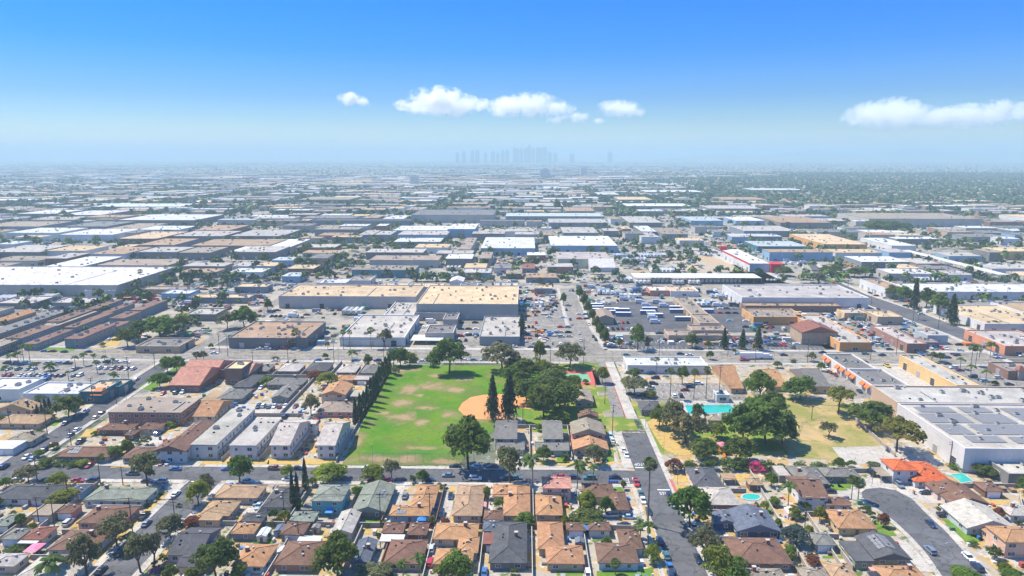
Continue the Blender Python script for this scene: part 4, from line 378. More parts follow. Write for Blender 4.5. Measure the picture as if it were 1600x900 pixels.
ground_mat('land', [(.16, .16, .12), (.004, .42, .6, (.05, .085, .04)), (.02, .45, .62, (.34, .32, .28)), (.09, .5, .62, (.04, .065, .03)), (.3, .6, .7, (.42, .40, .36))])
ground_mat('yard', [(.36, .315, .255), (.13, .5, .57, (.42, .27, .10)), (.21, .56, .62, (.10, .14, .035)), (.33, .55, .63, (.47, .44, .39)), (.09, .6, .68, (.17, .14, .11)), (2.2, .55, .8, (.2, .17, .13))])
ground_mat('industrial', [(.29, .265, .22), (.012, .45, .6, (.38, .335, .26)), (.05, .5, .6, (.15, .145, .135)), (.11, .56, .66, (.42, .355, .26)), (.5, .55, .75, (.18, .165, .14)), (.02, .60, .68, (.38, .26, .13)), (.06, .62, .68, (.10, .13, .04))])
ground_mat('asphalt', [(.105, .105, .11), (.05, .42, .64, (.135, .135, .137)), (.35, .5, .7, (.085, .085, .088)), (3, .5, .8, (.14, .14, .14))])
ground_mat('asphalt_old', [(.235, .215, .185), (.06, .42, .62, (.28, .255, .22)), (.4, .5, .7, (.19, .175, .155)), (3, .5, .8, (.28, .26, .225))])
ground_mat('asphalt_dark', [(.095, .095, .1), (.06, .42, .62, (.125, .123, .122)), (.4, .55, .7, (.08, .08, .083))])
ground_mat('concrete_ground', [(.47, .43, .37), (.1, .4, .65, (.40, .37, .32)), (.8, .5, .75, (.36, .33, .29)), (4, .55, .8, (.5, .46, .4))])
ground_mat('lawn_dry', [(.50, .33, .10), (.5, .45, .6, (.40, .29, .12)), (.25, .58, .66, (.26, .26, .06)), (3, .5, .75, (.33, .22, .07))])
ground_mat('lawn_green', [(.10, .20, .025), (.3, .45, .6, (.16, .23, .03)), (3, .5, .75, (.06, .13, .02)), (.2, .62, .7, (.3, .25, .08))])
ground_mat('lawn_park', [(.15, .22, .03), (.12, .5, .6, (.34, .27, .09)), (3, .5, .75, (.10, .16, .025))])
m, n, l, b = newmat('field', .95, .1); geo = n.new('ShaderNodeNewGeometry').outputs['Position']
c = (.06, .18, .008)
for sc, lo, hi, col in ((.035, .44, .56, (.13, .21, .018)), (.09, .5, .58, (.12, .16, .03)), (.6, .5, .75, (.06, .15, .012)), (.045, .56, .66, (.22, .19, .075)), (4, .5, .8, (.08, .15, .015))):
    c = mixc(n, l, c, col, ramp(n, l, noise(n, l, sc, 5, geo, .62), (lo, gry(0)), (hi, gry(1))))
nz = noise(n, l, .14, 8, geo, .74); acc = None            # trodden bare patches
for x_, y_, rx_, ry_ in BARE:
    mp = n.new('ShaderNodeMapping'); mp.vector_type = 'TEXTURE'; mp.inputs['Location'].default_value = (x_, y_, 0); mp.inputs['Scale'].default_value = (rx_, ry_, 100); l.new(geo, mp.inputs['Vector'])
    ln = n.new('ShaderNodeVectorMath'); ln.operation = 'LENGTH'; l.new(mp.outputs[0], ln.inputs[0])
    if acc is None: acc = ln.outputs['Value']
    else: mn = n.new('ShaderNodeMath'); mn.operation = 'MINIMUM'; l.new(acc, mn.inputs[0]); l.new(ln.outputs['Value'], mn.inputs[1]); acc = mn.outputs[0]
ad = n.new('ShaderNodeMath'); ad.operation = 'MULTIPLY_ADD'; l.new(nz, ad.inputs[0]); ad.inputs[1].default_value = 4.2; l.new(acc, ad.inputs[2]); acc = ad.outputs[0]
dv = n.new('ShaderNodeMath'); dv.operation = 'DIVIDE'; l.new(acc, dv.inputs[0]); dv.inputs[1].default_value = 4
c = mixc(n, l, c, (.17, .155, .06), ramp(n, l, dv.outputs[0], (.66, gry(.8)), (.86, gry(0)))); c = mixc(n, l, c, (.32, .225, .12), ramp(n, l, dv.outputs[0], (.58, gry(.95)), (.76, gry(0))))
l.new(c, b.inputs['Base Color'])
ground_mat('dirt', [(.44, .31, .15), (.12, .45, .6, (.33, .26, .12)), (.04, .44, .58, (.21, .215, .055)), (.2, .55, .64, (.17, .21, .05)), (2, .5, .75, (.42, .28, .13))])
ground_mat('dirt_lot', [(.42, .34, .24), (.03, .45, .6, (.36, .31, .24)), (.02, .52, .6, (.45, .30, .15)), (.3, .5, .7, (.33, .27, .2))])
ground_mat('infield', [(.62, .28, .11), (.15, .45, .65, (.55, .25, .10)), (2, .55, .8, (.5, .22, .09))])
ground_mat('court_red', [(.50, .11, .09), (.4, .5, .7, (.44, .11, .09))]); ground_mat('court_green', [(.16, .34, .20), (.4, .5, .7, (.2, .36, .22))])
m, n, l, b = newmat('poolwater', .06, .5); b.inputs['Base Color'].default_value = (.03, .40, .33, 1)
geo = n.new('ShaderNodeNewGeometry').outputs['Position']; bp = n.new('ShaderNodeBump'); bp.inputs['Strength'].default_value = .15; l.new(noise(n, l, 1.2, 3, geo), bp.inputs['Height']); l.new(bp.outputs[0], b.inputs['Normal'])
m, n, l, b = newmat('chainlink', .5, .3); b.inputs['Base Color'].default_value = (.3, .3, .3, 1); b.inputs['Alpha'].default_value = .16
M = MATS
# ================================================================ mesh helpers
class MB:
    def __init__(s): s.v = []; s.f = []; s.m = []
    def poly(s, pts, m=0):
        i = len(s.v); s.v += [tuple(p) for p in pts]; s.f.append(tuple(range(i, i + len(pts)))); s.m.append(m); return s
    def box(s, x0, x1, y0, y1, z0, z1, m=0, top=None):
        i = len(s.v); s.v += [(x0, y0, z0), (x1, y0, z0), (x1, y1, z0), (x0, y1, z0), (x0, y0, z1), (x1, y0, z1), (x1, y1, z1), (x0, y1, z1)]
        for k, q in enumerate(((0, 3, 2, 1), (4, 5, 6, 7), (0, 1, 5, 4), (1, 2, 6, 5), (2, 3, 7, 6), (3, 0, 4, 7))):
            s.f.append(tuple(i + a for a in q)); s.m.append(top if k == 1 and top is not None else m)
        return s
    def frustum(s, x0, x1, y0, y1, z0, X0, X1, Y0, Y1, z1, m=0, top=None, cap=True):
        i = len(s.v); s.v += [(x0, y0, z0), (x1, y0, z0), (x1, y1, z0), (x0, y1, z0), (X0, Y0, z1), (X1, Y0, z1), (X1, Y1, z1), (X0, Y1, z1)]
        for k, q in enumerate(((0, 3, 2, 1), (4, 5, 6, 7), (0, 1, 5, 4), (1, 2, 6, 5), (2, 3, 7, 6), (3, 0, 4, 7))):
            if k == 1 and not cap: continue
            s.f.append(tuple(i + a for a in q)); s.m.append(top if k == 1 and top is not None else m)
        return s
    def tube(s, p, q, r0, r1=None, n=7, m=0):
        r1 = r0 if r1 is None else r1; p, q = Vector(p), Vector(q); d = (q - p).normalized()
        u = d.orthogonal().normalized(); w = d.cross(u); i = len(s.v)
        for c, r in ((p, r0), (q, r1)):
            for k in range(n): a = 2 * math.pi * k / n; s.v.append(tuple(c + (u * math.cos(a) + w * math.sin(a)) * r))
        for k in range(n): s.f.append((i + k, i + (k + 1) % n, i + n + (k + 1) % n, i + n + k)); s.m.append(m)
        s.f.append(tuple(i + k for k in range(n))[::-1]); s.f.append(tuple(i + n + k for k in range(n))); s.m += [m, m]
        return s
    def mesh(s, name, mats):
        me = bpy.data.meshes.new(name); me.from_pydata(s.v, [], s.f)
        for q in mats: me.materials.append(M[q])
        if len(mats) > 1: me.polygons.foreach_set('material_index', s.m)
        return me
def put(name, me, parent=None, loc=None, color=None, scale=None, rz=None, kind=None):
    o = bpy.data.objects.new(name, me); COL.objects.link(o)
    if parent is not None: o.parent = parent
    if loc is not None: o.location = loc
    if color is not None: o.color = (*color, 1)
    if scale is not None: o.scale = scale
    if rz: o.rotation_euler = (0, 0, rz)
    if kind: o['kind'] = kind
    return o
def build(mb, name, mats, parent=None, color=None, loc=None, kind=None):
    return put(name, mb.mesh(name, mats if isinstance(mats, (list, tuple)) else [mats]), parent, loc, color, None, None, kind)
def jit(c, a=.1):
    k = 1 + rnd.uniform(-a, a); return tuple(min(.85, x * k * (1 + rnd.uniform(-a, a) * .35)) for x in c)
# ================================================================ labels: look first, then place
THINGS = []
def thing(o, desc, cat, x, y, group=None):
    o['category'] = cat
    if group: o['group'] = group
    THINGS.append((o, desc, x, y)); return o
def empty(name, x, y, z=0, rz=0):
    o = bpy.data.objects.new(name, None); COL.objects.link(o); o.location = (x, y, z); o.rotation_euler = (0, 0, rz); o.empty_display_size = 1
    return o
def zone(x, y):
    if y < 236: return 'left of the tree-lined side street' if x < -126 else 'on the tree-lined side street' if x < -113 else 'in front of the cross street' if x < 41 else 'on the palm street' if x < 57 else 'right of the palm street' if x < 95 else 'around the cul-de-sac'
    if y < 250 and x < 41: return 'along the cross street'
    if y < 388: return 'by the shopping plaza' if x < -196 else 'among the flats' if x < -76 else 'around the ball field' if x < 2 else 'by the park clubhouse' if x < 50 else 'around the swimming pool park' if x < 125 else 'beside the solar-roofed building'
    if y < 416: return 'along the wide avenue'
    if y < 560: return 'by the dark brown barracks' if x < -170 else 'around the cream warehouse' if x < -20 else 'along the industrial side street' if x < 60 else 'in the bus depot' if x < 185 else 'left of the boulevard' if x < 300 else 'right of the boulevard'
    if y < 900: return 'by the huge white warehouse' if x < -230 else 'behind the cream warehouse' if x < -10 else 'in the trailer yards' if x < 260 else 'by the red-trimmed store' if x < 420 else 'by the truck terminal'
    s = x / y
    w = 'at left' if s < -.25 else 'at centre' if s < .25 else 'at right'
    return ('in the middle distance ' if y < 1500 else 'in the hazy distance ' if y < 2600 else 'on the far plain ') + w
_O = 'zeroth first second third fourth fifth sixth seventh eighth ninth tenth eleventh twelfth thirteenth fourteenth fifteenth sixteenth seventeenth eighteenth nineteenth'.split()
_T = dict(zip(range(2, 10), 'twenty thirty forty fifty sixty seventy eighty ninety'.split()))
def ordinal(k):
    if k < 20: return _O[k]
    t, u = divmod(k, 10)
    return (_T[t][:-1] + 'ieth') if u == 0 else _T[t] + '-' + _O[u]
def finish_labels():
    g = {}
    for o, d, x, y in THINGS: g.setdefault(f'{d} {zone(x, y)}', []).append((x / max(y, 1), y, o))
    for k, v in g.items():
        v.sort(key=lambda q: (q[0], q[1]))
        for i, (_, _, o) in enumerate(v):
            o['label'] = k if len(v) == 1 else f'{k}, {ordinal(i + 1)} from left'
# ================================================================ ground, roads and yards
def sheet(name, pts, z, mat, kind='structure', parent=None):
    mb = MB(); mb.poly([(x, y, z) for x, y in pts]); me = mb.mesh(name, [mat]); o = put(name, me, parent)
    if me.polygons[0].normal.z < 0: me.flip_normals()
    if kind: o['kind'] = kind
    return o
def rect(x0, x1, y0, y1): return [(x0, y0), (x1, y0), (x1, y1), (x0, y1)]
sheet('ground', rect(-42000, 42000, -3000, 45000), 0, 'land')
sheet('industrial_ground', rect(-2600, 2300, 414, 2400), .04, 'industrial')
for a in ((-330, -205, 100, 388), (-197, -126, 100, 236), (-114, 42, 100, 236), (53, 330, 100, 388), (-194, -72, 247, 388), (-12, 44, 247, 388)):
    sheet('yard_ground', rect(*a), .05, 'yard')
# roads
ROADS = []
def road(name, pts, mat='asphalt', z=.09):
    o = sheet(name, pts, z, mat); ROADS.append(pts); return o
cross = road('cross_street', rect(-200, 53, 236, 247)); palm_st = road('palm_street', rect(42.6, 53.4, 60, 284), 'asphalt', .095)
side_st = road('tree_lined_street', rect(-126, -114, 60, 236.5), 'asphalt', .085); avenue = road('wide_avenue', rect(-700, 620, 389, 413), 'asphalt_old')
slant = road('slanting_street', [(-203, 60), (-193, 60), (-197, 243), (-205.5, 389), (-215.5, 389), (-207, 243)], 'asphalt_dark', .08)
road('slanting_street_north', [(-212, 413), (-202, 413), (-203, 640), (-213, 640)], 'asphalt_old', .08)
ind = road('industrial_street', [(32, 412.5), (49, 412.5), (45, 470), (44.5, 616), (31.5, 616), (32, 470)], 'asphalt_old', .085)
alley = road('park_alley', [(37.5, 300), (46.5, 300), (47, 389.5), (38, 389.5)], 'asphalt_old', .08)
culdesac = road('cul_de_sac', SHAPES['cul'], 'asphalt', .14); boulevard = road('boulevard', SHAPES['boul'], 'asphalt', .1)
NSR = [(-1210, 12), (-900, 12), (-610, 12), (-205, 10), (206, 14), (590, 12), (880, 12), (1190, 12)]
for i, (x, w) in enumerate(NSR):
    y0 = 650 if x in (-205,) else 700 if x == 206 else 416
    road('north_south_road', rect(x - w / 2, x + w / 2, y0, 2400), 'asphalt_old', .07)
EWR = [640, 905, 1120, 1370, 1640, 1950, 2300]
for y in EWR: road('east_west_road', rect(-2600, 2300, y - 6, y + 6), 'asphalt_old', .065)
# pavements with kerbs (0.14 m step)
def pavement(x0, x1, y0, y1, mat='concrete_ground'):
    mb = MB().box(x0, x1, y0, y1, 0, .22); o = build(mb, 'pavement', mat); o['kind'] = 'structure'; return o
for a in ((-196, -128, 247, 251.5), (-126, 40, 247.02, 249.2), (-112, 41, 233.4, 236), (-194, -127, 233.4, 236), (-128.6, -126, 60, 233.3), (-114, -111.6, 60, 233.3), (39.4, 40.9, 60, 233.3), (41.9, 42.6, 60, 233.3),
          (53.4, 55.6, 60, 300), (47.2, 52.2, 300.1, 389), (38.6, 42.4, 249.3, 284), (-204, 31.5, 385, 389), (-204, 31.5, 413, 417), (53, 300, 385.5, 389), (49.5, 290, 413, 416.5), (-690, -218, 385.5, 389), (-690, -213, 413, 416.5), (-12, 37, 249.3, 250.8)):
    pavement(*a)
def strip(name, a, b, off, w, z, mat, h=None):
    """a band beside the segment a-b"""
    a, b = Vector((*a, 0)), Vector((*b, 0)); d = (b - a).normalized(); nrm = Vector((-d.y, d.x, 0))
    q = [a + nrm * off, b + nrm * off, b + nrm * (off + w), a + nrm * (off + w)]
    if h is None: return sheet(name, [(p.x, p.y) for p in q], z, mat)
    mb = MB(); mb.poly([(p.x, p.y, h) for p in q])
    for i in range(4): p, r = q[i], q[(i + 1) % 4]; mb.poly([(p.x, p.y, 0), (r.x, r.y, 0), (r.x, r.y, h), (p.x, p.y, h)])
    o = build(mb, name, mat); o['kind'] = 'structure'; return o
strip('pavement', (-203.2, 60), (-207, 243), .05, 2.4, 0, 'concrete_ground', .22); strip('pavement', (-207, 243), (-215.5, 389), .05, 2.4, 0, 'concrete_ground', .22)
strip('pavement', (-193, 60), (-196.6, 233), -2.4, 2.35, 0, 'concrete_ground', .22); strip('pavement', (-197.2, 250), (-205.5, 389), -2.4, 2.35, 0, 'concrete_ground', .22)
strip('pavement', (49.2, 414), (45.2, 470), -2.6, 2.5, 0, 'concrete_ground', .22); strip('pavement', (45.2, 470), (44.7, 616), -2.6, 2.5, 0, 'concrete_ground', .22); strip('pavement', (31.5, 470), (31.2, 616), .2, 2.4, 0, 'concrete_ground', .22)
BL = SHAPES['boul']
for i in (1, 2, 3, 4, 5): strip('pavement', BL[i], BL[i + 1], .1, 4, 0, 'concrete_ground', .2)
for i in (7, 8, 9): strip('pavement', BL[i], BL[i + 1], .1, 4, 0, 'concrete_ground', .2)
cu = SHAPES['cul']
for i in range(len(cu) - 1):
    if i in (11,): continue
    strip('pavement', cu[i], cu[i + 1], .1, 1.6, 0, 'concrete_ground', .2)
# parkway strips (dry grass between kerb and pavement)
for a in ((40.95, 41.85, 60, 233), (-125, -2, 247.05, 247.06)):
    if a[3] - a[2] > 1: sheet('parkway_grass', rect(*a), .16, 'lawn_dry')
for y0, y1 in ((60, 120), (124, 150), (155, 178), (182, 200), (204, 222)): sheet('parkway_grass', rect(-131, -128.7, y0, y1), .15, 'lawn_dry'); sheet('parkway_grass', rect(-111.5, -109.5, y0 + 3, y1), .15, 'lawn_dry')
# driveways
for x, y0, y1, w in ((-46, 205, 233.4, 3.6), (-27.5, 206, 233.4, 4.6), (-12.5, 214, 233.4, 3), (-80, 212, 233.4, 3.4), (-58.5, 224, 233.4, 3), (2, 205, 233, 2.6), (18, 214, 233, 3), (0, 251, 260, 6.5), (35.5, 251, 262, 3), (19, 251, 258, 2.5)):
    sheet('driveway', rect(x - w / 2, x + w / 2, y0, y1), .1, 'concrete_ground')
for y, w in ((174, 5), (193, 5), (208.5, 4.5), (229, 4)): sheet('driveway', rect(-142, -128.7, y - w / 2, y + w / 2), .1, 'concrete_ground')
for y in (206.5, 217): sheet('driveway', rect(25, 39.3, y - 2.5, y + 2.5), .1, 'concrete_ground')
for x0, x1, y0, y1 in ((56, 70, 189, 200), (56, 62, 201, 209), (126, 140, 236, 243), (136, 150, 224, 236), (131, 143, 200, 206), (141, 152, 186, 196), (112, 122, 226, 233), (109, 121, 183, 200), (-105, -98, 205, 233), (-96, -90, 210, 216)):
    sheet('driveway', rect(x0, x1, y0, y1), .1, 'concrete_ground')
# car parks and yards
for nm, a, mt in (('car_park', (-330, -218, 330, 384), 'asphalt_old'), ('car_park', (53.5, 112, 316, 352), 'asphalt_old'), ('car_park', (-150, -100, 296, 316), 'concrete_ground'), ('car_park', (-196, -150, 306, 322), 'asphalt_old'),
                  ('car_park', (-166, -150, 262, 276), 'concrete_ground'), ('depot_yard', (50, 190, 460, 560), 'asphalt_dark'), ('car_park', (52, 200, 418, 452), 'asphalt_dark'), ('depot_yard', (60, 250, 600, 760), 'industrial'), ('car_park', (-6, 30, 420, 470), 'asphalt_old'),
                  ('car_park', (-4, 30, 480, 560), 'asphalt_old'), ('car_park', (-62, -22, 425, 500), 'asphalt_old'), ('car_park', (190, 270, 420, 520), 'asphalt_old'), ('car_park', (-200, -130, 420, 445), 'asphalt_dark'), ('truck_yard', (340, 520, 470, 700), 'asphalt_old'),
                  ('car_park', (225, 330, 345, 387), 'asphalt_old'), ('car_park', (160, 178, 330, 372), 'asphalt_old'), ('truck_yard', (-620, -260, 520, 560), 'asphalt_old'), ('forecourt', (178, 192, 362, 386), 'concrete_ground'), ('car_park', (56, 66, 352, 386), 'concrete_ground'), ('service_yard', (197, 225, 346, 384), 'concrete_ground'),
                  ('depot_yard', (200, 256, 640, 900), 'concrete_ground')):
    sheet(nm, rect(*a), .06, mt)
LOT = [(161.9, 815.8), (224.5, 833.1), (234.1, 715.6), (163.4, 706.2)]
sheet('bare_lot', LOT, .075, 'dirt_lot')
_pk = {}
for mname, pts in PATCHES:
    sheet({'lawn_dry': 'dry_lawn', 'lawn_green': 'green_lawn', 'lawn_park': 'park_lawn'}[mname], pts, .13, mname)
# ball field, courts, pool, park
field = sheet('ball_field', SHAPES['field'], .07, 'field'); sheet('infield_dirt', SHAPES['infield'], .09, 'infield', parent=field); sheet('infield_grass', SHAPES['infieldgrass'], .11, 'lawn_green', parent=field)
court = sheet('sports_court', SHAPES['court'], .08, 'court_red'); sheet('playing_surface', SHAPES['court_in'], .11, 'court_green', parent=court)
sheet('park_ground', [(2, 284), (37, 284), (37, 386), (-14, 386), (-6, 330)], .065, 'lawn_park'); sheet('park_ground', [(53, 262), (130, 262), (135, 330), (112, 330), (112, 312), (53, 312)], .065, 'lawn_park')
sheet('park_ground', SHAPES['dirtpark'], .07, 'dirt'); sheet('sand_lot', SHAPES['sandlot'], .09, 'dirt'); sheet('concrete_pad', SHAPES['lotpad'], .09, 'concrete_ground')
deck = sheet('pool_deck', SHAPES['pooldeck'], .1, 'concrete_ground')
def pool(pts, name='swimming_pool', water='poolwater', z=.16):
    mb = MB(); c = Vector((sum(p[0] for p in pts) / len(pts), sum(p[1] for p in pts) / len(pts), 0)); k = len(pts)
    for i in range(k):
        p, q = Vector((*pts[i], 0)), Vector((*pts[(i + 1) % k], 0)); P2, Q2 = p + (p - c).normalized() * .6, q + (q - c).normalized() * .6
        mb.poly([(p.x, p.y, z + .05), (q.x, q.y, z + .05), (Q2.x, Q2.y, z + .05), (P2.x, P2.y, z + .05)]); mb.poly([(p.x, p.y, z + .05), (q.x, q.y, z + .05), (q.x, q.y, z - .03), (p.x, p.y, z - .03)])
    e = empty(name, 0, 0); build(mb, 'coping', 'concrete', e); sheet('water', pts, z, water, None, e); return e
thing(pool(SHAPES['pool']), 'turquoise rectangular public swimming pool', 'pool', 95, 298)
thing(pool(SHAPES['swpool']), 'bright turquoise backyard pool beside orange-tiled house', 'pool', 165, 243)
thing(pool([(81.0 + 3.2 * math.cos(a) * (1 + .2 * math.sin(2 * a)), 227.2 + 2.2 * math.sin(a)) for a in [i * math.pi / 9 for i in range(18)]]), 'small kidney-shaped backyard pool', 'pool', 82, 222)
thing(pool(rect(-58.5, -54.5, 205.2, 208.5)), 'small blue above-ground pool behind the teal house', 'pool', -56, 207)
# road markings
def marking(name, x0, x1, y0, y1, z, mat, parent): o = sheet(name, rect(x0, x1, y0, y1), z, mat, None, parent); return o
for yc in (400.6, 401.4): marking('centre_line', -690, 600, yc - .12, yc + .12, .11, 'paint_yellow', avenue)
for yc in (394.5, 407.5):
    mb = MB()
    for x in range(-400, 420, 12): mb.poly([(x, yc - .1, .112), (x + 4, yc - .1, .112), (x + 4, yc + .1, .112), (x, yc + .1, .112)])
    build(mb, 'lane_line', 'paint', avenue, kind='stuff')
marking('stop_line', 43.2, 47.5, 249.6, 250.2, .12, 'paint', palm_st); marking('stop_line', 48.4, 53, 231.6, 232.2, .12, 'paint', palm_st); marking('stop_line', 40.6, 41.3, 236.6, 241.3, .12, 'paint', cross); marking('stop_line', -125, -120.3, 234.6, 235.2, .12, 'paint', side_st)
def painted(word, x, y, rz, size, parent):
    cv = bpy.data.curves.new('painted_word', 'FONT'); cv.body = word; cv.size = size; cv.align_x = 'CENTER'; cv.align_y = 'CENTER'
    o = put('painted_word', cv, parent, (x, y, .125)); o.scale = (.8, 1.35, 1); o.rotation_euler = (0, 0, rz); cv.materials.append(M['paint'])
painted('STOP', 45.4, 252.8, math.pi, 2.2, palm_st); painted('STOP', 50.8, 229, 0, 2.2, palm_st); painted('STOP', 38, 238.8, -math.pi / 2, 2.2, cross); painted('STOP', -122.5, 231.5, 0, 2.0, side_st)
strip('red_kerb', (47.2, 300), (47.2, 388), .02, .35, 0, 'redcurb', .235); strip('red_kerb', (55.6, 222), (55.6, 240), .02, 1.2, 0, 'redcurb', .235)
bx = [(-12, 'x')]
for y0, y1, x0, x1, st in ((333, 338, 62, 108, 2.7), (345, 350, 66, 108, 2.7), (431, 436, 60, 190, 2.8), (418.5, 423, 60, 190, 2.8), (336, 341, -318, -230, 2.8), (350, 355, -318, -222, 2.8), (364, 369, -318, -225, 2.8)):
    mb = MB(); x = x0
    while x < x1: mb.poly([(x, y0, .1), (x + .14, y0, .1), (x + .14, y1, .1), (x, y1, .1)]); x += st
    build(mb, 'parking_bay_markings', 'paint', kind='structure')
# ================================================================ buildings
def window_mesh(w, h):
    f = MB(); t = .1
    for a in ((-w / 2 - t, w / 2 + t, -.09, .02, -t, 0), (-w / 2 - t, w / 2 + t, -.09, .02, h, h + t), (-w / 2 - t, -w / 2, -.09, .02, 0, h), (w / 2, w / 2 + t, -.09, .02, 0, h), (-.03, .03, -.07, .02, 0, h)): f.box(*a)
    p = MB().poly([(-w / 2, -.03, 0), (w / 2, -.03, 0), (w / 2, -.03, h), (-w / 2, -.03, h)])
    return f.mesh('window_frame', ['trim']), p.mesh('window_pane', ['glass'])
WIN = {k: window_mesh(*k) for k in ((1.5, 1.1), (2.2, 1.2), (1.0, 1.2), (3.2, 1.6), (1.8, 1.4))}
def add_window(parent, x, y, z, rz, size):
    fr, pn = WIN[size]; o = put('window', fr, parent, (x, y, z), None, None, rz); put('pane', pn, o); return o
def door_mesh(w, h, mat, lines=0):
    mb = MB().box(-w / 2, w / 2, -.07, .02, 0, h, 0).box(-w / 2 - .1, w / 2 + .1, -.05, .02, h, h + .12, 1)
    for i in range(1, lines): z = h * i / lines; mb.box(-w / 2, w / 2, -.085, -.06, z - .025, z + .025, 1)
    return mb.mesh('door', [mat, 'trim'])
DOOR = door_mesh(1, 2.05, 'door'); GARDOOR = door_mesh(4.6, 2.15, 'white', 4); DOCK = door_mesh(3, 3.4, 'metal', 5); DOCKD = door_mesh(3.4, 3.8, 'dark', 4)
VENT = MB().frustum(-.22, .22, -.22, .22, 0, -.16, .16, -.16, .16, .45).box(-.3, .3, -.3, .3, .45, .55).mesh('roof_vent', ['hvac'])
VENTD = MB().frustum(-.3, .3, -.3, .3, -.1, -.22, .22, -.22, .22, .4).mesh('roof_vent', ['dark'])
CHIM = MB().box(-.5, .5, -.45, .45, -.6, 1.3).box(-.58, .58, -.53, .53, 1.3, 1.45, 1).mesh('chimney', ['brickm' if 'brickm' in M else 'blockwall', 'concrete'])
flat('brickm', (.30, .12, .09), .95, .1); CHIM.materials[0] = M['brickm']
HVAC = MB().box(-1.1, 1.1, -.8, .8, .12, 1.1).box(-.9, -.1, -.6, .6, 1.1, 1.22, 1).box(.1, .9, -.6, .6, 1.1, 1.22, 1).box(-1, 1, -.7, .7, 0, .12, 1).mesh('rooftop_unit', ['hvac', 'dark'])
def hip_roof(x0, x1, y0, y1, h, rt, pitch=.34):
    mb = MB(); w, d = x1 - x0, y1 - y0; t = .2; mx, my = (x0 + x1) / 2, (y0 + y1) / 2
    A, B_, C_, D = (x0, y0, h), (x1, y0, h), (x1, y1, h), (x0, y1, h); lo = [(p[0], p[1], h - t) for p in (A, B_, C_, D)]
    if rt == 'h':
        k = min(w, d) / 2; z = h + k * pitch
        if w >= d: r0, r1 = (x0 + k, my, z), (x1 - k, my, z); fs = [(A, B_, r1, r0), (C_, D, r0, r1), (B_, C_, r1), (D, A, r0)]; hips = [(A, r0), (D, r0), (B_, r1), (C_, r1), (r0, r1)]
        else: r0, r1 = (mx, y0 + k, z), (mx, y1 - k, z); fs = [(A, B_, r0), (B_, C_, r1, r0), (C_, D, r1), (D, A, r0, r1)]; hips = [(A, r0), (B_, r0), (C_, r1), (D, r1), (r0, r1)]
    elif rt == 'x':      # gable seen from the front: ridge runs away
        z = h + w / 2 * pitch; r0, r1 = (mx, y0, z), (mx, y1, z); fs = [(B_, C_, r1, r0), (D, A, r0, r1)]; hips = [(r0, r1)]
    else:
        z = h + d / 2 * pitch; r0, r1 = (x0, my, z), (x1, my, z); fs = [(A, B_, r1, r0), (C_, D, r0, r1)]; hips = [(r0, r1)]
    for f in fs: mb.poly(f)
    P4 = (A, B_, C_, D)
    for i in range(4): mb.poly([lo[i], lo[(i + 1) % 4], P4[(i + 1) % 4], P4[i]], 1)
    mb.poly(lo[::-1], 1)
    if rt == 'x': mb.poly([A, r0, B_][::-1], 1); mb.poly([C_, r1, D][::-1], 1)
    if rt == 'y': mb.poly([A, D, r0], 1); mb.poly([B_, r1, C_], 1)
    for a, b in hips:
        if (Vector(a) - Vector(b)).length > .5: mb.tube((a[0], a[1], a[2] + .02), (b[0], b[1], b[2] + .02), .13, .13, 4, 2)
    return mb, z
def ztop(x, y, w):
    x0, x1, y0, y1, h, rt = w; p = .34
    if rt == 'f': return h - .3
    dx, dy = min(x - x0, x1 - x), min(y - y0, y1 - y)
    return h + p * (min(dx, dy) if rt == 'h' else dx if rt == 'x' else dy)
def flat_part(e, ox, oy, w, rc, wc, wallmat, far):
    x0, x1, y0, y1, h, rt = w; x0 -= ox; x1 -= ox; y0 -= oy; y1 -= oy; par = .55 if h > 4 else .2; t = .35 if h > 4 else .2
    build(MB().box(x0, x1, y0, y1, 0, h - .02), 'wall', wallmat, e, wc) if far else None
    if not far:
        mb = MB()
        for a in ((x0, x1, y0, y0 + t), (x0, x1, y1 - t, y1), (x0, x0 + t, y0 + t, y1 - t), (x1 - t, x1, y0 + t, y1 - t)): mb.box(*a, 0, h)
        build(mb, 'wall', wallmat, e, wc)
        cp = MB()
        for a in ((x0 - .06, x1 + .06, y0 - .06, y0 + t + .04), (x0 - .06, x1 + .06, y1 - t - .04, y1 + .06), (x0 - .06, x0 + t + .04, y0 + t + .04, y1 - t - .04), (x1 - t - .04, x1 + .06, y0 + t + .04, y1 - t - .04)): cp.box(*a, h + .003, h + .12)
        build(cp, 'parapet_coping', 'plain', e, tuple(min(.8, c * 1.1 + .05) for c in wc))
        build(MB().box(x0 + t, x1 - t, y0 + t, y1 - t, h - par - .2, h - par), 'roof', 'deck', e, rc)
    else:
        build(MB().box(x0 - .15, x1 + .15, y0 - .15, y1 + .15, h - .02, h + .3), 'roof', 'deck', e, rc)
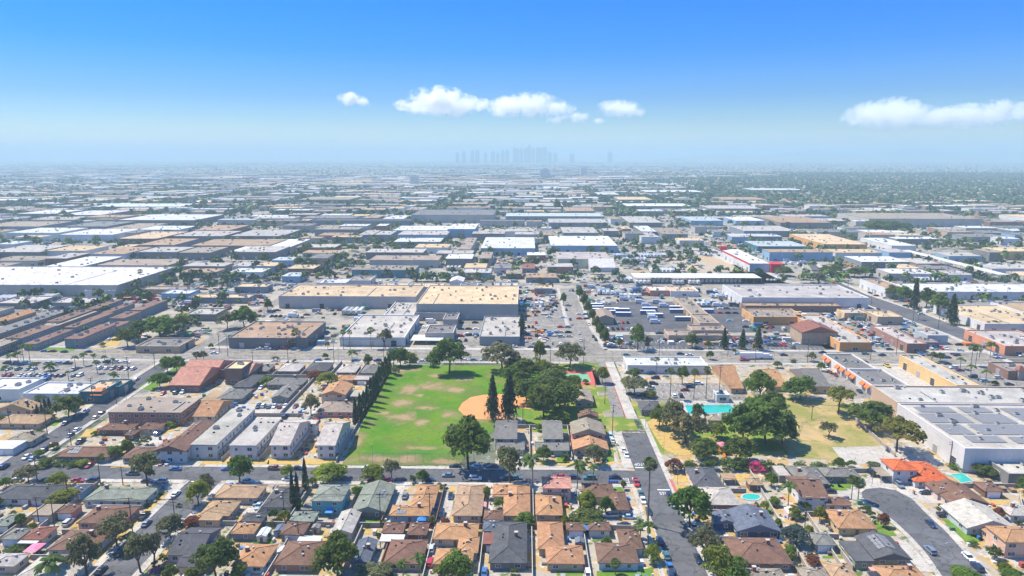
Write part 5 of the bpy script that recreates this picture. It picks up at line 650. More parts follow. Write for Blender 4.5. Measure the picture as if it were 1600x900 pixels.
def make_building(kind, rcn, wcn, wings):
    rc, wc = jit(COLS[rcn], .08), jit(COLS[wcn], .05)
    bx, by = (wings[0][0] + wings[0][1]) / 2, (wings[0][2] + wings[0][3]) / 2
    name, cat = {'H': ('house', 'house'), 'G': ('garage', 'garage'), 'C': ('canopy', 'canopy'), 'S': ('commercial_building', 'building'), 'W': ('warehouse', 'warehouse'), 'A': ('apartment_building', 'apartments')}[kind]
    e = empty(name, bx, by); far = by > 640; rng = random.Random(int(bx * 31 + by * 7))
    rt0 = wings[0][5]; form = {'h': 'hip', 'x': 'gable', 'y': 'gable', 'f': 'flat'}[rt0]
    word = {'H': 'house', 'G': 'garage', 'C': 'canopy on posts', 'S': 'commercial block', 'W': 'warehouse', 'A': 'apartment block'}[kind]
    st = 'two-storey ' if kind == 'H' and wings[0][4] > 4 else ''
    big = max((w[1] - w[0]) * (w[3] - w[2]) for w in wings); size = ('huge ' if big > 6000 else 'large ' if big > 2500 else '') if kind in 'WS' else ''
    thing(e, f'{cn(rcn)} {word}' if kind == 'C' else f'{size}{st}{cn(rcn)} {form}-roofed {word}, {cn(wcn)} walls' if kind not in 'WS' else f'{size}{cn(rcn)}-roofed {word}, {cn(wcn)} walls', cat, bx, by, {'H': 'houses of the neighbourhood', 'G': 'backyard garages', 'C': 'canopies', 'S': 'shops and offices', 'W': 'warehouses', 'A': 'apartment blocks'}[kind])
    for wi, w in enumerate(wings):
        x0, x1, y0, y1, h, rt = w; X0, X1, Y0, Y1 = x0 - bx, x1 - bx, y0 - by, y1 - by; wd, dp = x1 - x0, y1 - y0
        side = X0 if bx > 10 else X1; srz = -math.pi / 2 if bx > 10 else math.pi / 2
        if kind == 'C':
            build(MB().box(X0, X1, Y0, Y1, h - .25, h, 1, 0), 'roof', ['deck', 'plain'], e, rc)
            nx, ny = max(2, int(wd / 7) + 1), max(2, int(dp / 9) + 1)
            for i in range(nx):
                for j in range(ny):
                    if 0 < i < nx - 1 and 0 < j < ny - 1: continue
                    px, py = X0 + .3 + (wd - .6) * i / (nx - 1), Y0 + .3 + (dp - .6) * j / (ny - 1)
                    build(MB().box(px - .12, px + .12, py - .12, py + .12, 0, h - .25), 'post', 'metal', e)
            continue
        if rt == 'f':
            ov = 0 if kind in 'SWA' else .0
            far_ = far; far = far or kind in 'HGA'; flat_part(e, bx, by, w, rc, wc, 'panel' if kind in 'WS' else 'stucco', far)
            if kind in 'SWA':
                n = int(min(18, max(2, wd * dp / 130))) if by < 700 else int(min(8, max(2, wd * dp / 300)))
                for i in range(n):
                    s = rng.uniform(.7, 1.2); px, py = rng.uniform(X0 + 3, X1 - 3) if wd > 8 else 0, rng.uniform(Y0 + 2.5, Y1 - 2.5) if dp > 6 else 0
                    put('rooftop_unit', HVAC, e, (px, py, h - (.55 if not far else -.3)), None, (s, s, s), rng.choice((0, math.pi / 2)))
                if by < 700:
                    for i in range(int(min(10, wd * dp / 90))): put('roof_vent', rng.choice((VENT, VENTD)), e, (rng.uniform(X0 + 1, X1 - 1), rng.uniform(Y0 + 1, Y1 - 1), h - (.55 if h > 4 and not far else -.28)), None, (1.5, 1.5, 1.2))
                    if wd > 16 and dp > 10: px = rng.uniform(X0 + 4, X1 - 4); build(MB().box(px - .2, px + .2, Y0 + 2, Y0 + 2 + (dp - 4) * rng.uniform(.4, .9), h - .35 if not far else h + .5, h - .1 if not far else h + .8), 'roof_duct', 'metal', e)
                if kind == 'W' and wd > 18 and dp > 14 and rcn in ('white', 'cream', 'ltgrey', 'tan') and by < 1100:
                    mb = MB(); zz = h - .55 if not far else h + .3; sx, sy = 11, 9; k = 0
                    while Y0 + 5 + k * sy < Y1 - 3:
                        q = 0
                        while X0 + 5 + q * sx + (k % 2) * 4 < X1 - 3:
                            px, py = X0 + 5 + q * sx + (k % 2) * 4, Y0 + 5 + k * sy; mb.box(px - .5, px + .5, py - 1.0, py + 1.0, zz, zz + .14); q += 1
                        k += 1
                    if mb.v: build(mb, 'skylights', 'hvac', e, kind='stuff')
        else:
            mb, zt = hip_roof(X0, X1, Y0, Y1, h, rt)
            i = .45; wb = MB().box(X0 + i, X1 - i, Y0 + i, Y1 - i, 0, h - .19)
            if rt == 'x': mx = (X0 + X1) / 2; wb.poly([(X0 + i, Y0 + i, h - .2), (X1 - i, Y0 + i, h - .2), (mx, Y0 + i, h - .2 + (wd / 2 - i) * .34)])
            build(wb, 'wall', 'stucco', e, wc); ro = build(mb, 'roof', ['shingle', 'plain', 'shingle'], e, rc)
            for k in range(rng.randint(2, 4) if by < 330 else 1):
                px, py = rng.uniform(x0 + wd * .2, x1 - wd * .2), rng.uniform(y0 + dp * .2, y1 - dp * .2)
                put('roof_vent', rng.choice((VENT, VENTD)), ro, (px - bx, py - by, ztop(px, py, w) - .05))
            if kind == 'H' and wi == 0 and rng.random() < .45:
                px, py = x0 + wd * rng.choice((.25, .7)), y0 + dp * .55; put('chimney', CHIM, ro, (px - bx, py - by, ztop(px, py, w)))
        far = by > 640
        # openings on the walls one can see
        ins = 0 if rt == 'f' and kind in 'SWA' else (.0 if rt == 'f' else .45)
        yw = Y0 + ins; xs = side + (ins if bx > 10 else -ins)
        if kind in 'HG' and by < 420:
            if kind == 'G':
                if wd > 5.4 and rng.random() < .6: put('garage_door', GARDOOR, e, (0 + (X0 + X1) / 2, yw, .02))
                else: add_window(e, (X0 + X1) / 2 + 1, yw, 1.0, 0, (1.0, 1.2))
            else:
                fl = (0, 2.7) if h > 4 else (0,)
                n = max(1, int(wd / 4.2))
                for z in fl:
                    for k in range(n):
                        px = X0 + wd * (k + .5) / n
                        if z == 0 and k == n // 2 and n > 2: put('door', DOOR, e, (px, yw, .05)); continue
                        add_window(e, px, yw, z + .95, 0, rng.choice(((1.5, 1.1), (2.2, 1.2), (1.0, 1.2))))
                    for k in range(max(1, int(dp / 5))): add_window(e, xs, Y0 + dp * (k + .5) / max(1, int(dp / 5)), z + .95, srz, (1.5, 1.1))
        elif kind == 'A' and by < 470:
            for z in ((0, 2.9) if h > 4.5 else (0,)):
                n = max(2, int(wd / 3.6)); n2 = max(2, int(dp / 3.4))
                for k in range(n): add_window(e, X0 + wd * (k + .5) / n, yw, z + 1.0, 0, (1.8, 1.4) if k % 2 else (1.0, 1.2))
                for k in range(n2):
                    py = Y0 + dp * (k + .5) / n2
                    if k % 3 == 1 and by < 330: put('door', DOOR, e, (xs, py, z + .05), None, None, srz)
                    else: add_window(e, xs, py, z + 1.0, srz, (1.5, 1.1))
                if z and dp > 14 and by < 330:
                    s = 1 if bx < 10 else -1; build(MB().box(min(side, side + s * 1.2), max(side, side + s * 1.2), Y0 + .5, Y1 - .5, 2.75, 2.9), 'walkway', 'concrete', e)
                    rl = MB().box(side + s * 1.2 - .03, side + s * 1.2 + .03, Y0 + .5, Y1 - .5, 3.75, 3.85)
                    for k in range(int(dp / 1.6)): rl.box(side + s * 1.2 - .025, side + s * 1.2 + .025, Y0 + .6 + k * 1.6, Y0 + .65 + k * 1.6, 2.9, 3.75)
                    build(rl, 'railing', 'dark', e)
        elif kind in 'SW' and by < 1000 and rt == 'f':
            n = max(1, min(9, int(wd / 13)))
            for k in range(n):
                px = X0 + wd * (k + .5) / n
                if kind == 'W' and wd > 14: put('dock_door', rng.choice((DOCK, DOCK, DOCKD)), e, (px, yw, .1))
                else: add_window(e, px, yw, 1.0, 0, (3.2, 1.6)); 
            for k in range(max(1, min(7, int(dp / 11)))): put('dock_door', rng.choice((DOCK, DOCKD)), e, (xs, Y0 + dp * (k + .5) / max(1, min(7, int(dp / 11))), .1), None, None, srz)
        elif kind == 'S' and rt != 'f' and by < 420:
            for k in range(max(1, int(wd / 3.5))): add_window(e, X0 + wd * (k + .5) / max(1, int(wd / 3.5)), yw, .95, 0, (1.5, 1.1))
    return e
BLD = [make_building(*b) for b in BUILDINGS]
def near(kind, x, y):
    return min((o for o, b in zip(BLD, BUILDINGS) if b[0] == kind), key=lambda o: (o.location.x - x) ** 2 + (o.location.y - y) ** 2)
# solar arrays: rows of dark panels on the big roof and on three houses
def solar(parent, x0, x1, y0, y1, z, pw=1.05, pl=1.9, tilt=.12, skip=0.0, seed=1):
    rg = random.Random(seed); ox, oy = parent.location.x, parent.location.y; y = y0
    while y < y1:
        mb = MB(); x = x0 + rg.choice((0, 0, pw * 3, pw * 6)) * (skip > 0); xe = x1 - rg.choice((0, 0, pw * 4, pw * 8)) * (skip > 0)
        while x + pw < xe:
            mb.poly([(x - ox, y - oy, z), (x + pw * .94 - ox, y - oy, z), (x + pw * .94 - ox, y + pl - oy, z + tilt), (x - ox, y + pl - oy, z + tilt)])
            mb.poly([(x - ox, y - oy, z), (x - ox, y - oy, z - .08), (x + pw * .94 - ox, y - oy, z - .08), (x + pw * .94 - ox, y - oy, z)][::-1]); x += pw
        if mb.v: build(mb, 'solar_row', 'solar', parent, kind='stuff')
        y += pl * 1.12
bigw = near('W', 230, 280); bb = BUILDINGS[BLD.index(bigw)][3][0]
X0, X1, Y0, Y1 = bb[:4]; Dp = Y1 - Y0; Wd = X1 - X0
for i, (fx0, fx1, fy0, fy1) in enumerate(((.07, .30, .80, .91), (.34, .52, .80, .91), (.04, .30, .55, .74), (.34, .56, .55, .74), (.04, .20, .30, .50), (.23, .56, .30, .50), (.10, .30, .14, .25), (.60, .8, .3, .9), (.34, .56, .12, .25))):
    solar(bigw, X0 + Wd * fx0, X0 + Wd * fx1, Y0 + Dp * fy0, Y0 + Dp * fy1, bb[4] - .3, seed=i)
for i, q in enumerate(((.04, .10, .8, .96), (.14, .24, .62, .93), (.2, .3, .2, .5), (.28, .5, .5, .9), (.34, .5, .1, .3))):
    b2 = near('S', 260, 345); c2 = BUILDINGS[BLD.index(b2)][3][0]; X0, X1, Y0, Y1 = c2[:4]
    solar(b2, X0 + 60 + (X1 - X0 - 60) * q[0], X0 + 60 + (X1 - X0 - 60) * q[1], Y0 + (Y1 - Y0) * q[2], Y0 + (Y1 - Y0) * q[3], c2[4] - .3, skip=1, seed=i + 40)
PANEL = MB().box(-.5, .5, -.85, .85, 0, .06).mesh('solar_panel', ['solar'])
def roof_panels(b, w, pts):
    ox, oy = b.location.x, b.location.y
    for x, y in pts:
        z = ztop(x, y, w); zx, zy = ztop(x + .3, y, w) - z, ztop(x, y + .3, w) - z
        o = put('solar_panel', PANEL, b, (x - ox, y - oy, z + .1)); o.rotation_euler = (math.atan2(zy, .3), -math.atan2(zx, .3), 0)
for kx, ky, fx, fy, nx, ny in ((109, 191, .30, .35, 5, 4), (-176, 254, .2, .25, 4, 2), (-38, 220, .2, .2, 3, 1), (-52, 219, .62, .5, 3, 2), (98, 226, .6, .5, 2, 2)):
    b = near('H', kx, ky); w = BUILDINGS[BLD.index(b)][3][0]
    roof_panels(b, w, [(w[0] + (w[1] - w[0]) * fx + i * 1.1, w[2] + (w[3] - w[2]) * fy + j * 1.8) for i in range(nx) for j in range(ny) if w[0] + 1 < w[0] + (w[1] - w[0]) * fx + i * 1.1 < w[1] - 1])
# orange awnings and shopfronts on the strip beside the park
for kx, ky in ((155, 390), (160, 360)):
    b = min((o for o, q in zip(BLD, BUILDINGS) if q[0] == 'S' and q[2] == 'white' and q[1] == 'grey'), key=lambda o: (o.location.x - kx) ** 2 + (o.location.y - ky) ** 2)
    w = BUILDINGS[BLD.index(b)][3][0]; X0 = w[0] - b.location.x; n = 3
    for k in range(5):
        y = w[2] - b.location.y + (w[3] - w[2]) * (k + .5) / 5
        if k != 2:
            mb = MB(); mb.poly([(X0, y - 2, 4.9), (X0, y + 2, 4.9), (X0 - 1.6, y + 2, 3.3), (X0 - 1.6, y - 2, 3.3)][::-1]); mb.poly([(X0 - 1.6, y - 2, 3.3), (X0 - 1.6, y + 2, 3.3), (X0 - 1.6, y + 2, 2.9), (X0 - 1.6, y - 2, 2.9)]); mb.poly([(X0, y - 2, 4.9), (X0 - 1.6, y - 2, 3.3), (X0, y - 2, 3.3)]); mb.poly([(X0, y + 2, 4.9), (X0 - 1.6, y + 2, 3.3), (X0, y + 2, 3.3)])
            build(mb, 'awning', 'orange', b)
# red trims of the big store, red-roofed towers of the restaurant, tile skirt of the plaza
b = near('S', 325, 760); w = min((q[3][0] for q in BUILDINGS if q[0] == 'S' and q[1] == 'white' and q[2] == 'white' and q[3][0][4] == 9), key=lambda w: abs(w[2] - 760)); b = BLD[[q[3][0] for q in BUILDINGS].index(w)]
X0, X1, Y0, Y1 = w[0] - b.location.x, w[1] - b.location.x, w[2] - b.location.y, w[3] - b.location.y
build(MB().box(X0 - .25, X0 - .02, Y0, Y1, 7.6, 9.3), 'red_band', 'red', b); build(MB().box(X1 + .05, X1 + 14, Y0 - 4, Y0 + 12, 0, 8.8).box(X1, X1 + 14.1, Y0 - 4.1, Y0 + 12.1, 8.8, 9.2), 'entrance_block', 'red', b); build(MB().box(X0 - 2, X0 + 6, Y1 - 6, Y1 - .2, 9.2, 13).box(X0 - 2.2, X0 + 6.2, Y1 - 6.2, Y1, 13, 13.4), 'sign_tower', 'red', b)
b = near('S', 263, 372); 
for dx, dy in ((-9, -8), (6, 6)):
    build(MB().box(dx - 1.5, dx + 1.5, dy - 1.5, dy + 1.5, 0, 5.6, 1).frustum(dx - 1.9, dx + 1.9, dy - 1.9, dy + 1.9, 5.6, dx - .6, dx + .6, dy - .6, dy + .6, 8), 'roof_tower', ['brickm', 'blockwall'], b)
b = min((o for o, q in zip(BLD, BUILDINGS) if q[2] == 'tealdark' and q[0] == 'S'), key=lambda o: o.location.y); w = BUILDINGS[BLD.index(b)][3][0]
X0, X1, Y0, Y1 = w[0] - b.location.x, w[1] - b.location.x, w[2] - b.location.y, w[3] - b.location.y
build(MB().frustum(X0 + 6, X1 + .6, Y0 - .8, Y0 + 5, 4.4, X0 + 7, X1 - .6, Y0 + 2.5, Y0 + 4.6, 6.7), 'tile_roof', 'orange', b)
# blue awning sign and entrance on the white building by the car park
b = near('S', 78, 378); build(MB().box(-6, -3.5, -8.4, -7.9, 2.2, 4.6).box(-5.3, -4.2, -8.35, -7.95, 0, 2.2), 'blue_sign', 'sign_blue', b)
# ================================================================ vehicles
PAINT = dict(slate=(.16, .2, .24), blue=(.05, .16, .4), navy=(.02, .035, .08), silver=(.5, .52, .54), ltblue=(.35, .5, .62), black=(.015, .016, .018), white=(.75, .75, .74), red=(.45, .02, .025), maroon=(.2, .02, .03), teal=(.05, .16, .18), beige=(.5, .45, .36), junk=(.3, .12, .1), yellow=(.65, .45, .03), grey=(.25, .26, .27), green=(.05, .3, .12))
def car_meshes(kind):
    L, Wd = {'s': (4.7, 1.82), 'u': (4.8, 1.95), 'p': (5.6, 2.0), 'v': (5.4, 2.0)}[kind]
    bt = {'s': .9, 'u': 1.05, 'p': 1.05, 'v': 1.1}[kind]; tp = {'s': 1.44, 'u': 1.75, 'p': 1.82, 'v': 2.15}[kind]; h = L / 2; w = Wd / 2
    # stations: x, half width, bottom z, top z
    prof = {'s': [(-h, .8, .4, .72), (-h + .12, .92, .24, .86), (-h + 1.0, 1, .2, bt), (0, 1, .2, bt), (h - 1.25, 1, .2, bt - .02), (h - .2, .93, .24, .72), (h, .8, .36, .6)],
            'u': [(-h, .85, .45, .95), (-h + .1, .95, .3, bt), (0, 1, .26, bt), (h - 1.2, 1, .26, bt), (h - .2, .95, .3, .92), (h, .85, .42, .78)],
            'p': [(-h, .92, .5, 1.0), (-h + .08, .98, .4, bt), (0, 1, .34, bt), (h - 1.4, 1, .34, bt + .02), (h - .2, .95, .36, .98), (h, .88, .45, .85)],
            'v': [(-h, .95, .4, 1.05), (-h + .08, 1, .3, bt), (0, 1, .26, bt), (h - 1.0, 1, .26, bt), (h - .15, .95, .3, .85), (h, .85, .4, .75)]}[kind]
    b = MB(); rings = []
    for x, s, z0, z1 in prof:
        ww = w * s; zm = z0 + (z1 - z0) * .62; rings.append([(x, -ww * .94, z0), (x, -ww, zm), (x, -ww * .9, z1), (x, ww * .9, z1), (x, ww, zm), (x, ww * .94, z0)])
    i0 = len(b.v)
    for r in rings: b.v += r
    for k in range(len(rings) - 1):
        for q in range(6): a = i0 + k * 6 + q; c = i0 + k * 6 + (q + 1) % 6; b.f.append((a, c, c + 6, a + 6)); b.m.append(0)
    b.f.append(tuple(i0 + q for q in range(6))); b.m.append(0); b.f.append(tuple(i0 + (len(rings) - 1) * 6 + q for q in range(6))[::-1]); b.m.append(0)
    c0, c1 = {'s': (-h + .55, h - 1.1), 'u': (-h + .12, h - 1.15), 'p': (-h + 2.1, h - 1.35), 'v': (-h + .1, h - .75)}[kind]
    r0, r1 = {'s': (c0 + .75, c1 - .95), 'u': (c0 + .25, c1 - .8), 'p': (c0 + .2, c1 - .75), 'v': (c0 + .08, c1 - .7)}[kind]
    g = MB().frustum(c0, c1, -w * .88, w * .88, bt - .06, r0, r1, -w * .72, w * .72, tp - .05, cap=False)
    b.frustum(r0 - .04, r1 + .06, -w * .74, w * .74, tp - .06, r0 + .1, r1 - .1, -w * .66, w * .66, tp + .01)
    for x in ((r0 + c0) / 2 * .5 + (c0 + c1) / 4, ):  # centre pillars
        for s in (-1, 1): b.poly([(x - .05, s * w * .89, bt), (x + .05, s * w * .89, bt), (x + .05, s * w * .735, tp - .04), (x - .05, s * w * .735, tp - .04)])
    if kind == 'p':
        b.m.extend([]); bed = MB().box(-h + .15, c0 - .1, -w * .8, w * .8, bt - .05, bt + .015); b.v  # dark bed floor shown by a recessed liner
        i = len(b.v); b.v += bed.v; b.f += [tuple(i + a for a in f) for f in bed.f]; b.m += [1] * len(bed.f)
        for s in (-1, 1): b.box(-h + .1, c0, s * w * .86 - .05, s * w * .86 + .05, bt - .05, bt + .16)
        b.box(-h + .06, -h + .14, -w * .86, w * .86, bt - .05, bt + .16)
    me = b.mesh('car_body', ['carpaint', 'dark']); gm = g.mesh('car_windows', ['glass'])
    return me, gm, [(h - .9, w), (-h + .95, w)], L
CARM = {k: car_meshes(k) for k in 'supv'}
WHEEL = MB().tube((0, -.11, 0), (0, .11, 0), .34, None, 12).mesh('wheel', ['tyre']); RIM = MB().tube((0, -.125, 0), (0, .125, 0), .19, None, 8).mesh('rim', ['hub'])
LAMP = MB().frustum(-.05, .05, -.22, .22, -.07, -.02, .03, -.18, .18, .07).mesh('headlight', ['headlamp']); TAIL = MB().frustum(-.04, .04, -.2, .2, -.08, -.03, .03, -.17, .17, .08).mesh('taillight', ['tail'])
CARNAME = dict(s=('parked_car', 'sedan', 'car'), u=('parked_car', 'SUV', 'car'), p=('pickup_truck', 'pickup truck', 'pickup'), v=('van', 'van', 'van'))
NCAR = [0]; FARCARS = []; NPK = [0]
def car(x, y, hd, kind, colr, detail=True, z=.1):
    if not detail and kind in 'su' and NPK[0] >= 300: FARCARS.append((x, y, hd == 'x', PAINT[colr])); return
    NPK[0] += kind in 'su'
    me, gm, wh, L = CARM[kind]; nm, word, cat = CARNAME[kind]
    rz = {'x': 0, 'y': math.pi / 2, 'n': math.pi / 2 + .06}[hd] + rnd.uniform(-.03, .03) + rnd.choice((0, math.pi))
    e = empty(nm, x, y, z, rz); c = jit(PAINT[colr], .1); NCAR[0] += 1
    put('body', me, e, None, c); put('windows', gm, e)
    if detail:
        for wx, ww in wh:
            for s in (-1, 1): q = put('wheel', WHEEL, e, (wx, s * (ww - .1), .34)); put('rim', RIM, q)
        for s in (-1, 1): put('headlight', LAMP, e, (L / 2 - .04, s * wh[0][1] * .62, .66)); put('taillight', TAIL, e, (-L / 2 + .02, s * wh[0][1] * .66, .78))
    else:
        for wx, ww in wh:
            for s in (-1, 1): put('wheel', WHEEL, e, (wx, s * (ww - .1), .34))
    cw = {'slate': 'slate grey', 'ltblue': 'light blue', 'junk': 'loaded rusty'}.get(colr, colr)
    thing(e, f'{cw} {word}', cat, x, y, 'cars and pickups')
    return e
for x, y, hd, k, c in CARS: car(x, y, hd, k, c, y < 300)
# trucks
def truck_parts(kind):
    if kind == 't':
        box = MB().box(-6.6, 6.6, -1.28, 1.28, 1.15, 3.95).box(-6.65, 6.65, -1.3, 1.3, 1.05, 1.2, 1).box(-6.68, -6.6, -1.2, 1.2, 1.2, 3.9, 1); return [('trailer_box', box.mesh('trailer_box', ['carpaint', 'metal'])), ('landing_gear', MB().box(3.6, 3.8, -.9, -.75, 0, 1.1).box(3.6, 3.8, .75, .9, 0, 1.1).box(3.65, 3.75, -.8, .8, .5, .6).mesh('landing_gear', ['dark']))], ((-4.2, 1.05), (-5.5, 1.05))
    if kind == 'w':
        box = MB().box(-3.8, 1.6, -1.2, 1.2, .95, 3.3).box(-3.85, 3.6, -.6, .6, .6, .95, 1); cab = MB().frustum(1.75, 3.9, -1.1, 1.1, .55, 1.8, 3.3, -1, 1, 2.4); return [('cargo_box', box.mesh('cargo_box', ['carpaint', 'dark'])), ('cab', cab.mesh('cab', ['carpaint'])), ('windscreen', MB().frustum(3.3, 3.72, -.95, .95, 1.45, 3.1, 3.44, -.85, .85, 2.2).mesh('windscreen', ['glass']))], ((-2.6, 1), (2.9, 1))
    if kind == 'b':
        box = MB().box(-5.9, 5.9, -1.25, 1.25, .45, 2.9).frustum(-5.9, 5.9, -1.25, 1.25, 2.9, -5.7, 5.7, -1.05, 1.05, 3.15, 1); g = MB()
        for k in range(8): g.box(-5.3 + k * 1.35, -4.2 + k * 1.35, -1.28, 1.28, 1.6, 2.5)
        return [('body', box.mesh('bus_body', ['carpaint', 'white'])), ('windows', g.mesh('bus_windows', ['glass'])), ('windscreen', MB().box(5.88, 5.95, -1.1, 1.1, 1.3, 2.7).mesh('windscreen', ['glass']))], ((-3.6, 1.05), (3.8, 1.05))
TRK = {k: truck_parts(k) for k in 'twb'}
TN = dict(t=('semi_trailer', 'box semi-trailer', 'trailer'), w=('box_truck', 'box truck', 'truck'), b=('bus', 'bus with white roof', 'bus'))
def truck(x, y, hd, kind, colr, z=.1):
    nm, word, cat = TN[kind]; e = empty(nm, x, y, z, (0 if hd == 'x' else math.pi / 2) + rnd.uniform(-.02, .02)); c = jit(PAINT[colr], .06)
    for pn, me in TRK[kind][0]: put(pn, me, e, None, c)
    for wx, ww in TRK[kind][1]:
        for s in (-1, 1): put('wheel', WHEEL, e, (wx, s * ww, .45), None, (1.35, 1.5, 1.35))
    thing(e, f'{ {"ltblue": "light blue"}.get(colr, colr)} {word}', cat, x, y, 'trucks, trailers and buses')
CW = ['white'] * 6 + ['silver'] * 4 + ['grey'] * 3 + ['black'] * 4 + ['navy'] * 3 + ['red', 'maroon', 'blue', 'beige', 'ltblue', 'teal']
for k, x0, x1, y, sp, hd in sorted(ROWS, key=lambda r: r[3]):
    x = x0
    if k in 'cr':
        step = sp if hd == 'y' else max(sp, 5.3)
        while x < x1:
            if rnd.random() < .85 : car(x + rnd.uniform(-.2, .2), y + rnd.uniform(-.4, .4), hd, rnd.choice('ssuuup' if rnd.random() < .3 else 'ssuu'), 'red' if k == 'r' and rnd.random() < .7 else rnd.choice(CW), False)
            x += step
    else:
        step = max(sp, 3.2) if hd == 'y' else 14
        while x < x1:
            if rnd.random() < .9: truck(x, y + rnd.uniform(-.5, .5), hd, k, rnd.choice(['white'] * 8 + ['silver', 'silver', 'ltblue'] + (['green'] * 5 if x > 330 else [])))
            x += step
for x, y in BUSES: truck(x, y, 'x', 'b', 'blue')
truck(135.5, 397.5, 'x', 't', 'white'); truck(144.5, 397.6, 'x', 'w', 'white')
# ================================================================ trees
def leaf_mesh(name, centers, nrm, size, tone, rng, up=.35):
    """quads at CENTERS facing roughly along NRM"""
    k = len(centers); n = nrm + rng.normal(0, .55, (k, 3)); n[:, 2] += up; n /= np.linalg.norm(n, axis=1)[:, None] + 1e-9
    a = np.cross(n, rng.normal(0, 1, (k, 3))); a /= np.linalg.norm(a, axis=1)[:, None] + 1e-9; b = np.cross(n, a)
    s = (size * rng.uniform(.6, 1.3, k))[:, None]; a = a * s; b = b * s * .75
    V = np.stack([centers - a * .9 - b * .4, centers + a * .1 - b, centers + a + b * .3, centers - a * .2 + b], 1).reshape(-1, 3)
    return quad_mesh(name, V, tone, 'leaf')
def quad_mesh(name, V, col, mat, n=4):
    k = len(V) // n; me = bpy.data.meshes.new(name); me.vertices.add(len(V)); me.vertices.foreach_set('co', V.astype(np.float32).ravel())
    me.loops.add(k * n); me.loops.foreach_set('vertex_index', np.arange(k * n, dtype=np.int32)); me.polygons.add(k)
    me.polygons.foreach_set('loop_start', np.arange(0, k * n, n, dtype=np.int32)); me.polygons.foreach_set('loop_total', np.full(k, n, np.int32))
    me.update(calc_edges=True)
    at = me.attributes.new('tone', 'FLOAT_COLOR', 'FACE'); c = np.ones((k, 4), np.float32); c[:, :3] = col if col.ndim == 2 else col[:, None]; at.data.foreach_set('color', c.ravel())
    me.materials.append(M[mat]); return me
def clumps(rng, n, rx, rz, cz, r, per, flat_=1.0, hollow=.55):
    """leaf positions: N clumps through an uneven ellipsoid, PER leaves each"""
    d = rng.normal(0, 1, (n, 3)); d /= np.linalg.norm(d, axis=1)[:, None]; d[:, 2] = np.abs(d[:, 2]) * 1.25 - .42
    rad = rng.uniform(hollow, 1, n) ** .6 * (1 + .22 * np.sin(3 * np.arctan2(d[:, 1], d[:, 0]) + rng.uniform(0, 6)) * .8)
    c = d * rad[:, None] * np.array([rx, rx, rz]); cr = r * rng.uniform(.6, 1.25, n)
    e = rng.normal(0, 1, (n, per, 3)); e /= np.linalg.norm(e, axis=2)[..., None]; e[..., 2] = np.abs(e[..., 2]) * 1.15 - .25
    p = c[:, None] + e * (cr[:, None, None] * rng.uniform(.75, 1.05, (n, per, 1))) * np.array([1, 1, flat_])
    t = np.repeat(rng.uniform(.72, 1.2, n), per) * rng.uniform(.82, 1.18, n * per)
    p = p.reshape(-1, 3); nn = e.reshape(-1, 3); p[:, 2] += cz
    return p, nn, t
CROWN = {}; TRUNK = {}
def limb_trunk(seed, top=.62, r=.022, n=5, spread=.2):
    rg = random.Random(seed); mb = MB(); lean = Vector((rg.uniform(-.04, .04), rg.uniform(-.04, .04), 0)); mid = Vector((0, 0, top * .5)) + lean
    mb.tube((0, 0, -.03), mid, r * 1.35, r, 8)
    for i in range(n):
        a = 2 * math.pi * (i + rg.uniform(-.2, .2)) / n; q = mid + Vector((math.cos(a) * spread, math.sin(a) * spread, top * rg.uniform(.45, .75))); mb.tube(mid - Vector((0, 0, .01)), q, r * .75, r * .25, 6)
        for s in (-1, 1): mb.tube(mid.lerp(q, .55), q + Vector((rg.uniform(-.12, .12), rg.uniform(-.12, .12), rg.uniform(.02, .12))), r * .35, r * .12, 5)
    return mb.mesh('trunk', ['bark'])
for k, (n, per, rx, rz, cz, r, ls, hol) in dict(full=(70, 46, .45, .42, .52, .14, .040, .35), round=(54, 48, .44, .43, .52, .155, .042, .4), airy=(52, 40, .46, .38, .58, .125, .037, .3), spread=(56, 42, .47, .28, .66, .12, .036, .3)).items():
    CROWN[k] = []
    for v in range(5):
        rg = np.random.default_rng(hash(k) % 1000 if False else len(k) * 17 + v); CROWN[k].append(leaf_mesh('crown', *clumps(rg, n, rx, rz, cz, r, per, .8, hol)[:2], ls, clumps(np.random.default_rng(len(k) * 17 + v), n, rx, rz, cz, r, per, .8, hol)[2], rg))
    TRUNK[k] = [limb_trunk(len(k) * 5 + v, .62 if k != 'spread' else .72) for v in range(5)]
CROWN['bush'] = []
for v in range(3):
    rg = np.random.default_rng(60 + v); p, nn, t = clumps(rg, 22, .42, .5, .32, .16, 34, .9, .3); CROWN['bush'].append(leaf_mesh('crown', p, nn, .05, t, rg))
CROWN['cypress'] = []; CROWN['conifer'] = []
